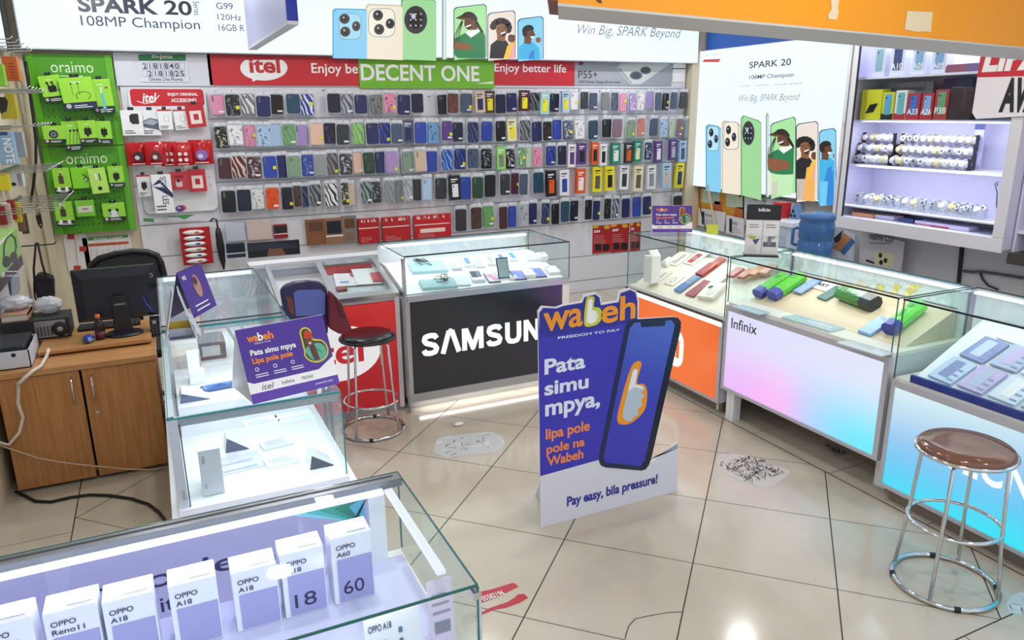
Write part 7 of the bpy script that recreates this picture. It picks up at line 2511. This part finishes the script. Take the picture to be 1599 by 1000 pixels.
def side_poster(lab, pxs, col, x=XW, deco=None, name='wall_poster'):
    f = side_frame(x)
    q = [f.px(*c) for c in pxs]
    a0, a1 = min(c[0] for c in q), max(c[0] for c in q)
    b0, b1 = min(c[1] for c in q), max(c[1] for c in q)
    t = thing(name, lab, 'poster', (x, -(a0 + a1) / 2, b0))
    o = t.location.copy()
    MB(o).use(M(col, .5)).prism([f.at(*c) for c in q], (XR - .003 - x if x == XW else .01, 0, 0)).build('sheet', t)
    p = Print(f, o)
    p.px = True
    if deco:
        deco(p)
    p.done(t)
    return t


LG, YO, OO = M('b7c9b6', .5), M('d9a62c', .5), M('b5622c', .5)
side_poster('yellow and orange patchwork poster under the backlit poster', [(1088, 352), (1162, 366), (1162, 306), (1088, 293)], 'c98f2e', deco=lambda p: (p.nm('green_phone').poly([(1096, 316), (1124, 320), (1124, 298), (1096, 294)], LG, 1), p.nm('green_phone').poly([(1134, 322), (1160, 327), (1160, 303), (1134, 300)], LG, 1),
            p.nm('orange_patch').poly([(1112, 330), (1128, 332), (1128, 316), (1116, 314)], OO, 1), p.nm('orange_patch').poly([(1146, 338), (1160, 340), (1160, 324), (1148, 324)], OO, 1), p.nm('lens').disc(1118, 299, 2, BLACK, 2), p.nm('lens').disc(1156, 306, 2, BLACK, 2)))
side_poster('white poster with small phone lettering under the backlit poster', [(1160, 352), (1250, 372), (1250, 318), (1160, 303)], 'c9cbd6', deco=lambda p: (p.text('vivo Y02', (1175, 313), (1197, 308), M('4a4d5a', .5)), p.bars(1176, 322, 1196, 316, 1, M('8a8d9a', .5))))
for k, (pxs, tx, lab) in enumerate((([(1090, 352), (1130, 362), (1133, 332), (1091, 325)], (1101, 338, 1126, 334), 'white phone poster with a black phone edge, nearer the corner post'), ([(1133, 364), (1161, 371), (1161, 342), (1134, 336)], (1139, 350, 1155, 346), 'white phone poster with a black phone edge beside the brochure holder'))):
    side_poster(lab, pxs, 'd3d5de', 5.66, deco=lambda p, pxs=pxs, tx=tx: (p.text('vivo', (tx[0], tx[1]), (tx[0] + 13, tx[3]), M('3a3c48', .5)), p.bars(tx[0], tx[1] + 14, tx[0] + 18, tx[1] + 3, 4, M('8a8d98', .5), 1, .25),
                p.nm('phone_edge').poly([(pxs[0][0] + 6, pxs[0][1] - 2), (pxs[0][0] + 10, pxs[0][1] - 1), (pxs[3][0] + 9, pxs[3][1] + 6), (pxs[3][0] + 5, pxs[3][1] + 5)], BLACK, 1)))
# wooden stick leaning on the wall and its lead
tag(MB((5.5, 6.3, 0)).use(wood('b99a76', 'd0b592')).tube([onx(1105, 289, 5.575), onx(1118, 362, 5.5), onx(1124, 400, 5.42)], .011, 8).build('wooden_stick'), 'pale wooden stick leaning against the posters', 'stick')
tag(MB((5.6, 6.5, 1)).use(BLACK).tube([onx(1092, 294, 5.65), onx(1092, 312, 5.64), onx(1094, 330, 5.62), onx(1100, 352, 5.6), onx(1105, 366, 5.58)], .006, 6).build('cable'), 'black lead hanging down over the white phone posters', 'cable')
# white chest cabinet with things on it
f = side_frame(5.0)
a, b = onx(1213, 372, 5.0), onx(1248, 338, 5.0)
t = thing('chest_cabinet', 'white chest cabinet standing behind the counters beside the blue jug', 'cabinet', (5.25, 4.9, 0))
o_ = t.location.copy()
ztop = onx(1230, 345, 5.05).z
y_a, y_b = 4.83, 5.16
MB(o_).use(M('bcc8dc', .4)).box((5.0, y_a, .0), (5.5, y_b, ztop - .05)).build('body', t, .006)
MB(o_).use(M('d9dde6', .35)).box((4.985, y_a - .012, ztop - .05), (5.51, y_b + .012, ztop)).build('lid', t, .008)
MB(o_).use(M('a9b6cc', .4)).box((4.996, y_a + .06, .12), (5.0, y_b - .06, ztop - .12)).build('recess_panel', t)
c = onx(1222, 318, 5.15)
t = thing('red_carton', 'small red carton with white script on the white chest', 'carton', (5.15, c.y, ztop + .001))
MB().use(M('c22a2e', .35)).box((-.06, -.05, 0), (.06, .05, .14)).build('carton', t, .003)
p = Print(Fr((-.06, 0, 0), (0, -1, 0), (0, 0, 1)))
p.text('yi', (-.02, .05), (.03, .09), WHT, .02, .3)
p.done(t)
c = onx(1243, 325, 5.2)
t = thing('blue_carton', 'blue and black spotted packet beside the red carton', 'packet', (5.22, c.y, ztop + .001))
MB().use(M('5f86b4', .35)).prism([(-.05, -.05, 0), (-.05, .05, 0), (-.05, .0, .13)], (.08, 0, 0)).build('packet', t)
p = Print(Fr((-.05, 0, 0), (0, -1, 0), (0, 0, 1)))
for q_ in ((-.02, .03), (.02, .03), (0, .07)):
    p.nm('black_spot').disc(q_[0], q_[1], .014, BLACK)
p.done(t)
# blue water jug standing on the chest's low side stand
jc = (4.72, 4.20)
a = onx(1247, 330, jc[0])
zt_ = a.z + .015
jr = .135
t = thing('side_stand', 'low plain stand under the blue water jug', 'stand', (jc[0], jc[1] + .1, 0))
MB().use(M('aeb8c8', .45)).box((-.16, -.17, 0), (.16, .17, zt_ - .50)).build('body', t, .005)
t = thing('water_jug', 'large translucent blue water jug with a moulded handle', 'water jug', (jc[0], jc[1] + .1, zt_ - .499))
JB = film('3d6ea8', .93, .12)
MB().use(JB).lathe((0, 0, 0), [(.11, 0), (.13, .01), (jr, .03), (jr, .10), (.128, .11), (.128, .13), (jr, .14), (jr, .26), (.127, .27), (.127, .29), (jr, .30), (jr, .41), (.125, .44), (.138, .45), (.138, .475), (.12, .49), (.04, .497), (0, .498)], 32).build('body', t)
MB().use(JB).tube([(-.10, .10, .37), (-.13, .115, .36), (-.13, .115, .24), (-.10, .10, .23)], .014, 8).build('handle', t)
# realme poster and phone poster beneath the glass cabinet
side_poster('white poster of two leaning phones next to the blue jug', [(1296, 400), (1332, 410), (1336, 366), (1296, 352)], 'cfd0da', 5.60, deco=lambda p: (p.nm('printed_phone').poly([(1300, 388), (1312, 394), (1331, 373), (1318, 364)], M('c98a5a', .4), 1), p.nm('printed_phone').poly([(1312, 393), (1318, 399), (1336, 378), (1330, 372)], M('3f74b8', .4), 2), p.nm('dark_leaf').poly([(1302, 372), (1316, 360), (1312, 376), (1304, 380)], M('2a3a34', .4), 3)))
side_poster('white poster with a cream phone beneath the glass cabinet', [(1341, 424), (1405, 440), (1412, 378), (1343, 362)], 'c6c4ca', 5.64, deco=lambda p: (p.text('realme C53', (1357, 373), (1396, 368), M('3d3c44', .5), .01, tilt=(1396, 379)), p.bars(1358, 379, 1394, 384, 1, M('8a8890', .5)),
            p.nm('printed_phone').poly([(1366, 412), (1394, 418), (1397, 400), (1392, 396), (1369, 391), (1366, 394)], M('d9d6a6', .4), 1), p.nm('lens').disc(1375, 399, 3, BLACK, 2, ry=4), p.nm('lens').disc(1383, 407, 3, BLACK, 2, ry=4), p.nm('lens').disc(1376, 410, 3, BLACK, 2, ry=4), p.nm('black_patch').poly([(1352, 408), (1366, 413), (1364, 409), (1353, 405)], BLACK, 1)))
f = side_frame(XR - .004)
tag(MB((5.74, 3.0, .8)).use(M('17171b', .5)).prism([f.at(*f.px(*q_)) for q_ in [(1496, 442), (1500, 443), (1506, 386), (1501, 385)]], (-.02, 0, 0)).build('wall_bar'), 'black upright strip on the wall beneath the glass cabinet', 'strip')
tag(MB((5.74, 2.9, 1)).use(M('5b5c66', .5)).tube([f.at(*f.px(*q_), .012) for q_ in [(1506, 423), (1520, 425), (1533, 424), (1560, 428), (1599, 434)]], .012, 6).build('cable'), 'grey lead clipped along the wall under the shelf end', 'cable')
tag(MB((5.74, 2.9, 1)).use(M('2e2f36', .5)).tube([f.at(*f.px(*q_), .014) for q_ in [(1532, 424), (1536, 436), (1545, 446), (1560, 452)]], .008, 6).build('cable'), 'dark lead drooping from the grey wall lead', 'cable')

# ------------------------------------------------------------------ watch cabinet on the right-hand wall
XC = 5.30
fC_ = side_frame(XC)
L0, L1, B1, R1 = fC_.px(1330, 72), fC_.px(1297, 355), fC_.px(1563, 392), fC_.px(1599, 190)
ya, yb2 = L1[0], B1[0]
zb_ = (L1[1] + B1[1]) / 2 - .005
zt2 = 2.62
t = thing('watch_cabinet', 'white glass-fronted wall cabinet full of watches and phone cartons', 'cabinet', (XC, -(ya + yb2) / 2, zb_))
o_ = t.location.copy()
CW = M('d9dae2', .35)
CI = M('d3d1ea', .35)
y0, y1 = -yb2, -ya
i0, i1 = fC_.px(1345, 338)[0], fC_.px(1548, 370)[0]
zi = (fC_.px(1325, 340)[1] + fC_.px(1552, 370)[1]) / 2
mb = MB(o_).use(CI).box((XC + .02, y0, zb_ + .02), (XR - .003, y0 + .015, zt2)).box((XC + .02, y1 - .015, zb_ + .02), (XR - .003, y1, zt2)).box((XR - .02, y0 + .016, zb_ + .02), (XR - .003, y1 - .016, zt2)).box((XC + .021, y0 + .016, zb_ + .02), (XR - .021, y1 - .016, zi - .004)).box((XC + .021, y0 + .016, zt2 - .02), (XR - .021, y1 - .016, zt2))
mb.build('carcass', t)
d_ = MB(o_).use(CW)
fw = .10
for (a, b, c, e) in ((ya, zb_, yb2, zi), (ya, zi + .0005, ya + fw, zt2 - .0505), (yb2 - fw * .8, zi + .0005, yb2, zt2 - .0505), (ya, zt2 - .05, yb2, zt2)):
    d_.prism([fC_.at(a, b), fC_.at(c, b), fC_.at(c, e), fC_.at(a, e)], (.02, 0, 0))
door = d_.build('door_frame', t, .004)
MB(o_).use(M('8a8c94', .3, .4)).prism([fC_.at(ya + .035, zb_ + .05, .001), fC_.at(ya + .05, zb_ + .05, .001), fC_.at(ya + .05, zt2, .001), fC_.at(ya + .035, zt2, .001)], (.002, 0, 0)).build('door_groove', t)
MB(o_).use(M('2b2c38', .4)).prism([fC_.at(ya + fw, zi, .0005), fC_.at(ya + fw + .012, zi, .0005), fC_.at(ya + fw + .012, zt2 - .05, .0005), fC_.at(ya + fw, zt2 - .05, .0005)], (.012, 0, 0)).build('door_seal', t)
MB(o_).use(GL).quad(fC_.at(ya + fw, zi, -.008), fC_.at(yb2 - fw * .8, zi, -.008), fC_.at(yb2 - fw * .8, zt2 - .05, -.008), fC_.at(ya + fw, zt2 - .05, -.008)).build('glass_pane', door)
for zz in (fC_.px(1318, 200)[1], fC_.px(1310, 245)[1]):
    MB(o_).use(M('c9cad2', .3)).prism([fC_.at(ya + .02, zz, .004), fC_.at(ya + .035, zz, .004), fC_.at(ya + .035, zz + .05, .004), fC_.at(ya + .02, zz + .05, .004)], (.006, 0, 0)).build('hinge', t)
XS = XC + .10
SH = []
for k, (pa, pb) in enumerate((((1350, 119), (1522, 113)), ((1345, 187), (1522, 188)), ((1340, 256), (1562, 272)), ((1330, 325), (1555, 342)))):
    z_ = (onx(*pa, XS).z + onx(*pb, XS).z) / 2
    SH.append(z_)
    MB(o_).use(M('e4e3f2', .3)).box((XS, y0 + .016, z_ - .018), (XR - .021, y1 - .016, z_)).build('shelf', t)
led_light('cabinet_led', (XC + .2, (y0 + y1) / 2, zt2 - .03), .3, 1.2, 6.0, (0, 0, 0), (.86, .84, 1))
led_light('cabinet_led', (XC + .06, (y0 + y1) / 2, SH[2] - .02), .03, 1.2, 3.0, (0, math.radians(-30), 0), (.86, .84, 1))
led_light('cabinet_led', (XC + .07, (y0 + y1) / 2, SH[1] - .025), .03, 1.2, 4.0, (0, math.radians(-30), 0), (.88, .87, 1))  # added lamp that brightens the watch rolls, no strip is built here
MB(o_).use(E('f3f0ff', 1.3)).box((XS - .006, y0 + .03, SH[3] - .006), (XS - .001, y1 - .03, SH[3] + .004)).build('led_strip', t)
gW = 'cartons in the watch cabinet'


def shelf_box(lab, x0, x1, zs, ytop, col, deco=None, d=.09, x=None, name='phone_carton'):
    x = XS + .03 if x is None else x
    a, b = onx(x0, 150, x), onx(x1, 150, x)
    ym = (a.y + b.y) / 2
    w2 = (a.y - b.y) / 2
    h = max(onx((x0 + x1) / 2, ytop, x).z - zs - .001, .03)
    t = thing(name, lab, 'phone carton', (x, ym, zs + .001), gW)
    MB().use(M(col, .35)).box((0, -w2, 0), (d, w2, h)).build('carton', t, .002)
    p = Print(Fr((0, 0, 0), (0, -1, 0), (0, 0, 1)))
    if deco:
        deco(p, w2, h)
    p.done(t)
    return t


def d_ph(c, word=None, base=None):
    def f(p, w2, h):
        if base:
            p.nm('base_band').rect(-w2, 0, w2, h * .22, M(base, .35), 0)
        p.nm('printed_phone').rrect(-w2 * .55, h * .18, w2 * .6, h * .92, w2 * .12, M(c, .25), 1)
        p.nm('lens').disc(-w2 * .3, h * .8, w2 * .12, LENS, 2)
        if word:
            p.text(word, (-w2 * .85, h * .2), (w2 * .85, h * .42), WHT, .02, L=4)
    return f


z1_, z2_, z3_, z4_ = SH
shelf_box('white carton with a pale blue phone, first on the top shelf of the glass cabinet', 1358, 1376, z1_, 74, 'd9dcec', d_ph('8fb7c4'))
shelf_box('white carton with a dark phone marked A10 on the top shelf', 1384, 1406, z1_, 72, 'dcdcf0', d_ph('4a4a80', 'A10'))
shelf_box('white carton with a blue phone in the middle of the top shelf', 1418, 1438, z1_, 74, 'd9dcee', d_ph('7fa9d0', 'A05'))
shelf_box('white carton with a blue phone, last upright one on the top shelf', 1448, 1470, z1_, 76, 'd9dcee', d_ph('7fa4d2', 'A05'))
shelf_box('flat maroon carton lying at the end of the top shelf', 1472, 1524, z1_, 100, '8d4a62', lambda p, w2, h: p.nm('mauve_end').rect(w2 * .2, 0, w2, h, M('6a5a8c', .4)))
shelf_box('grey sign carton with dark words behind the second shelf row', 1385, 1455, z2_, 128, '9aa2b4', lambda p, w2, h: (p.text('MOST AFFORDABLE', (-w2 * .8, h * .76), (w2 * .7, h * .86), M('3d4254', .5), .01), p.text('SMARTPHONE', (-w2 * .8, h * .6), (w2 * .3, h * .7), M('3d4254', .5), .01)), .03, XS + .22)
shelf_box('yellow carton with a black gadget, first on the second shelf', 1346, 1378, z2_, 140, 'd6d32a', lambda p, w2, h: p.nm('black_gadget').poly([(-w2 * .5, h * .2), (w2 * .3, h * .25), (w2 * .7, h * .55), (-w2 * .1, h * .5)], BLACK, 1))
shelf_box('yellow-topped carton with a blue phone on the second shelf', 1379, 1397, z2_, 144, 'd9cf2e', d_ph('5fa8d8', None, '26241e'))
shelf_box('white carton with a teal phone and red foot on the second shelf', 1399, 1417, z2_, 141, 'e4e2e6', d_ph('6fb4c0', None, 'b02a3a'))
shelf_box('red carton marked A33 on the second shelf', 1418, 1438, z2_, 146, 'b8303a', d_ph('4a6fc0', 'A33'))
shelf_box('red carton marked A26 on the second shelf', 1440, 1459, z2_, 146, 'b22a3a', d_ph('8fb0e0', 'A26'))
shelf_box('red and green carton marked P38 on the second shelf', 1461, 1482, z2_, 140, 'a83a3a', d_ph('6fa47c', 'P38'))
shelf_box('dark brown carton in shadow beside the hanging white notice', 1484, 1520, z2_, 136, '33222a', lambda p, w2, h: p.nm('lighter_strip').rect(w2 * .1, h * .3, w2 * .4, h, M('4a3640', .4)))
shelf_box('purple carton behind the dark brown one', 1470, 1516, z2_, 122, '3a2f6c', None, .05, XS + .2)
shelf_box('lilac poster carton with a big nine at the end of the watch shelf', 1530, 1546, z3_, 194, 'c9c6ea', lambda p, w2, h: (p.nm('blue_top').rect(-w2, h * .88, w2, h, M('3a4f9c', .4)), p.text('TECNO', (-w2 * .3, h * .66), (w2 * .7, h * .74), M('4a4a7a', .5), .01), p.text('19', (-w2 * .9, h * .5), (-w2 * .4, h * .62), M('4a4a7a', .5)), p.text('VISION', (-w2 * .9, h * .40), (-w2 * .2, h * .45), M('4a4a7a', .5))), .02, XS + .22)
zf_ = zi - .003
for k, (x0, x1, c, lab) in enumerate(((1350, 1385, 'c98a6a', 'orange flat carton on the cabinet floor'), (1388, 1420, 'd9d0ee', 'white flat carton on the cabinet floor'), (1400, 1430, 'b5504a', 'red flat carton on the cabinet floor'), (1432, 1452, '46508f', 'navy flat carton on the cabinet floor'), (1455, 1545, 'd0c4ec', 'long lilac flat carton with a red base band'))):
    shelf_box(lab, x0, x1, zf_, 352 + k * 2 - (6 if k == 4 else 0), c, (lambda p, w2, h: (p.nm('red_band').rect(-w2, 0, w2 * .3, h * .4, M('b0404a', .4)), p.bars(-w2 * .9, h * .1, -w2 * .3, h * .3, 1, WHT, 2))) if k == 4 else None, .12, XS + .01 + .03 * (k % 2) + (.15 if k == 2 else 0))

# watches on rolls
SIL, GLD, GRYW = M('dcdee6', .25, .25), M('dcca90', .3, .25), M('9a9da8', .3, .25)
ROLL = M('d3d2e2', .5)
STR = M('26262e', .5)


def watch_mesh(strap, dial, r=.036):
    a = MB().use(strap).tube([(r * math.cos(t_), 0, r * math.sin(t_)) for t_ in [k * 2 * math.pi / 14 for k in range(14)]], .006, 6, True)
    b = MB().use(strap).lathe((-r - .002, 0, .004), [(.023, 0), (.024, .004), (.021, .008)], 14, (-1, 0, .25))
    b.use(dial).lathe((-r - .0095, 0, .006), [(.019, 0), (0, .0006)], 14, (-1, 0, .25))
    return a.mesh('strap'), b.mesh('watch_case')


WM = [watch_mesh(s_, M(d, .2)) for s_, d in ((SIL, 'e9e9ee'), (SIL, '6a6f80'), (GLD, 'f0e8cc'), (GRYW, '3c3f4a'), (SIL, 'dcd4b8'))]
WN = ['silver watch with a white face', 'silver watch with a grey face', 'gold watch with a cream face', 'grey watch with a dark face', 'silver watch with a cream face']
wi = 0
rolls = [((1345, 1398), (1411, 1528), 208, 'top'), ((1341, 1398), (1404, 1524), 224, 'middle'), ((1338, 1390), (1394, 1516), 242, 'bottom')]
for ri, (ra, rb, yc_, rn) in enumerate(rolls):
    xr_ = XS + .16 - .05 * ri
    for si, (xa, xb) in enumerate((ra, rb)):
        a, b = onx(xa, yc_, xr_), onx(xb, yc_, xr_)
        a.y = min(a.y, y1 - .03)
        zz = z3_ + .045 + (.085 * (2 - ri))
        t = thing('watch_roll', '%s padded watch roll on the %s stand of the watch shelf' % (rn, 'narrow' if si == 0 else 'wide'), 'watch roll', (xr_, (a.y + b.y) / 2, zz), 'watch rolls in the glass cabinet')
        hl = (a.y - b.y) / 2
        MB().use(ROLL).cyl((0, -hl, 0), (0, hl, 0), .029, n=18).build('roll', t)
        for sg in (-1, 1):
            MB().use(STR).box((-.018, sg * hl - .004, -(zz - z3_) + .0005), (.018, sg * hl + .004, .04)).build('end_support', t)
        n = [4, 10][si]
        for k in range(n):
            yv = a.y - (a.y - b.y) * (k + .5) / n
            kind = [0, 1, 0, 2, 3, 0, 4, 1, 2, 0][(k * 3 + ri * 2 + si) % 10]
            wi += 1
            w_ = thing('wristwatch', '%s, %s along the %s roll of the %s watch stand' % (WN[kind], ORD[k], rn, ('narrow', 'wide')[si]), 'watch', (xr_, yv, zz), 'watches on rolls in the glass cabinet')
            w_.rotation_euler = (0, 0, random.uniform(-.15, .15))
            put(WM[kind][0], 'strap', w_)
            put(WM[kind][1], 'watch_case', w_)
n = 28
for k in range(n):
    x = 1343 + (k // 2) * 14.6 + 6 * (k % 2)
    xr_ = XS + .045 + .10 * (k % 2)
    a = onx(x, 312, xr_)
    kind = [3, 0, 0, 1, 2, 0, 3, 1][(k * 5) % 8]
    t = thing('watch_pack', 'clear tub with a %s, %s in the %s line of the lowest cabinet shelf' % (WN[kind].split(' with')[0], ORD[k // 2], ('front', 'rear')[k % 2]), 'watch', (xr_, a.y, z4_ + .001), 'tubbed watches on the lowest shelf')
    MB().use(film('d9e2ec', .35, .08)).lathe((0, 0, 0), [(.026, 0), (.030, .06), (.030, .066)], 12).build('tub', t)
    put(WM[kind][0], 'strap', t, (0, 0, .062), (0, 0, random.uniform(-.4, .4)))
    put(WM[kind][1], 'watch_case', t, (0, 0, .062), (0, .3, random.uniform(-.4, .4)))
tag(MB((XS + .03, 3.3, z4_)).use(STR).tube([onx(1556, 325, XS + .03), onx(1557, 300, XS + .03), onx(1553, 287, XS + .03), onx(1557, 284, XS + .03), onx(1557, 291, XS + .03)], .004, 6).build('wire_hook'), 'small bent black wire hook at the near end of the watch tubs', 'hook')
# notice hung over the cabinet door
XN = XC - .012
fN = side_frame(XN)
q = [fN.px(*c_) for c_ in [(1524, 186), (1518, 176), (1531, 88), (1700, 62), (1700, 175)]]
t = thing('hanging_notice', 'white and red notice with bold black capitals hung over the cabinet door', 'notice', (XN, fN.at(*q[0]).y, fN.at(*q[0]).z))
o_ = t.location.copy()
MB(o_).use(M('e6e6ee', .4)).prism([fN.at(*c_) for c_ in q], (.010, 0, 0)).build('sheet', t)
p = Print(fN, o_)
p.px = True
p.nm('red_panel').poly([(1526, 121), (1531, 89), (1700, 63), (1700, 116)], M('c02434', .4))
p.text('LIPA', (1533, 113), (1638, 62), WHT, .05, .15)
p.text('AVAIL', (1559, 176), (1655, 118), M('17161c', .4), .05, .1)
p.done(t)
# neighbouring shelf bay at the picture edge
t = thing('shelf_unit', 'white shelf bay with a grey edge next to the watch cabinet', 'shelf unit', (5.5, 2.6, .9))
o_ = t.location.copy()
mb = MB(o_).use(CI).box((XR - .02, 2.0, 1.0), (XR - .003, y0 - .03, 2.6)).box((XC + .1, y0 - .03, .98), (XR - .003, y0 - .012, 2.6)).box((XC + .1, 2.0, .98), (XR - .003, 2.015, 2.6))
mb.build('carcass', t)
for z_ in (1.13, 1.40, 1.72, 2.05):
    MB(o_).use(M('e2e2ee', .3)).box((XC + .1, 2.015, z_ - .018), (XR - .021, y0 - .031, z_)).build('shelf', t)
MB(o_).use(M('4a4742', .4, .3)).box((XC + .06, 2.0, .90), (XR - .003, y0 - .012, .978)).build('base_plinth', t)
for k, (z_, y_, w_, h, c, lab) in enumerate(((1.40, 2.98, .12, .20, '2f8f3c', 'green carton on the shelf bay beside the watch cabinet'), (1.13, 3.0, .08, .16, 'e6e6ee', 'white carton with a black print on the lower shelf bay'), (1.13, 2.86, .12, .045, '2a3ab0', 'flat blue carton on the lower shelf bay'), (1.72, 2.95, .14, .22, '3f4a8c', 'navy carton on the upper shelf bay'))):
    t2 = thing('phone_carton', lab, 'phone carton', (XC + .13, y_, z_ + .001))
    MB().use(M(c, .35)).box((0, -w_ / 2, 0), (.1, w_ / 2, h)).build('carton', t2, .002)
    p = Print(Fr((0, 0, 0), (0, -1, 0), (0, 0, 1)))
    p.bars(-w_ * .3, h * .2, w_ * .3, h * .8, 3, M('c9ccd6' if k != 1 else '22232a', .4), 1, .4)
    p.done(t2)

# ------------------------------------------------------------------ floor marks
fF = Fr((0, 0, 0), (1, 0, 0), (0, 1, 0))


def floor_patch(lab, poly, mats, seed, n, cx, name='floor_patch'):
    o = Vector((cx[0], cx[1], 0))
    t = thing(name, lab, 'mark')
    t.location = o
    p = Print(fF, o, .0008)
    p.nm('residue').poly(smooth(poly, 3), mats[0])
    rnd = random.Random(seed)
    xs, ys = [q_[0] for q_ in poly], [q_[1] for q_ in poly]
    p.nm('scratches')
    for k in range(n):
        u, v = rnd.random(), rnd.random()
        x = min(xs) + (max(xs) - min(xs)) * (.12 + .76 * u)
        y = min(ys) + (max(ys) - min(ys)) * (.2 + .6 * v)
        ins = False
        j = len(poly) - 1
        for i in range(len(poly)):
            if (poly[i][1] > y) != (poly[j][1] > y) and x < (poly[j][0] - poly[i][0]) * (y - poly[i][1]) / (poly[j][1] - poly[i][1]) + poly[i][0]:
                ins = not ins
            j = i
        if not ins:
            continue
        a = rnd.uniform(0, 3.14)
        l = rnd.uniform(.008, .032)
        p.poly([(x - l * math.cos(a), y - l * math.sin(a)), (x + l * .4 * math.cos(a + .4), y + l * .4 * math.sin(a + .4) + .0015), (x + l * math.cos(a), y + l * math.sin(a)), (x + l * .3 * math.cos(a), y + l * .3 * math.sin(a) - .002)], mats[1], 1 + k % 3)
    for ob in p.done(t):
        if ob.name.startswith('scratches'):
            ob['kind'] = 'stuff'
    return t


RESW = pattern('blotch', 'c4c9cc', 'd6d9da', 14)
pp = lambda *l: [tuple(onz(x, y, 0)[:2]) for x, y in l]
floor_patch('pale worn tape residue on the tiles in front of the black counter', pp((681, 690), (686, 684), (705, 681), (730, 678), (762, 675), (780, 680), (786, 686), (788, 694), (779, 705), (755, 709), (725, 711), (700, 715), (690, 712), (678, 706)), (RESW, M('5c5f62', .6)), 1, 60, (1.55, 3.9))
floor_patch('scratched grey residue patch near the pastel counter', pp((1119, 716), (1124, 711), (1142, 709), (1165, 712), (1182, 717), (1208, 727), (1232, 735), (1228, 744), (1206, 760), (1190, 763), (1172, 757), (1150, 748), (1132, 740), (1120, 728)), (M('c2beb8', .5), M('4a4644', .6)), 2, 380, (2.9, 2.9))
floor_patch('dark scratched residue half under the pastel counter', pp((1279, 688), (1292, 690), (1312, 700), (1330, 706), (1338, 712), (1326, 717), (1312, 716), (1300, 706)), (M('bab4a8', .5), M('45413e', .6)), 3, 140, (3.25, 2.8))
floor_patch('pale residue by the stool foot at the picture edge', pp((1572, 944), (1580, 932), (1599, 924), (1620, 930), (1620, 955), (1590, 960), (1576, 956)), (RESW, M('6a6a6a', .6)), 4, 14, (2.95, 1.5))
REDT = M('b02a3c', .45)
t = thing('floor_tape', 'torn red tape strips on the floor by the near counter', 'tape', (1.1, 2.5, 0))
o_ = t.location.copy()
p = Print(fF, o_, .0008)
p.nm('tape_strip').poly(pp((748, 925), (768, 921), (800, 911), (803, 911), (810, 917), (790, 927), (768, 936), (752, 942)), REDT)
p.nm('tape_strip').poly(pp((741, 966), (744, 961), (765, 950), (792, 941), (805, 933), (808, 929), (818, 928), (825, 934), (812, 942), (790, 950), (772, 953), (750, 962)), REDT)
a, b = onz(755, 941, 0), onz(789, 930, 0)
ft = Fr((a.x, a.y, 0), (b - a), Vector((-(b - a).y, (b - a).x, 0)))
pt = Print(ft, o_, .0026)
pt.text('05582196', (0, 0), ((b - a).length, .035), M('e9dede', .5), .02)
pt.done(t)
p.done(t)
t = thing('paper_scrap', 'tiny white paper scrap on the tiles before the black counter', 'paper scrap', (*onz(716, 665, 0)[:2], 0))
MB().use(M('eceae4', .6)).ball((0, 0, .011), .034, .02, .01, 10, 6, .2, 3).build('scrap', t)
# cracked tile corner in the foreground
pts = pp((1065, 956), (1045, 957), (1020, 961), (992, 967), (982, 978), (978, 990), (976, 998))
mb = MB((pts[3][0], pts[3][1], 0)).use(M('40382f', .7))
for (x0, y0_), (x1, y1_) in zip(pts[:-1], pts[1:]):
    d = Vector((x1 - x0, y1_ - y0_, 0))
    n_ = Vector((-d.y, d.x, 0)).normalized() * .0022
    mb.quad((x0 - n_.x, y0_ - n_.y, .0007), (x1 - n_.x, y1_ - n_.y, .0007), (x1 + n_.x, y1_ + n_.y, .0007), (x0 + n_.x, y0_ + n_.y, .0007))
tag(mb.build('floor_crack'), 'thin curved crack in a tile at the front of the floor', 'crack')
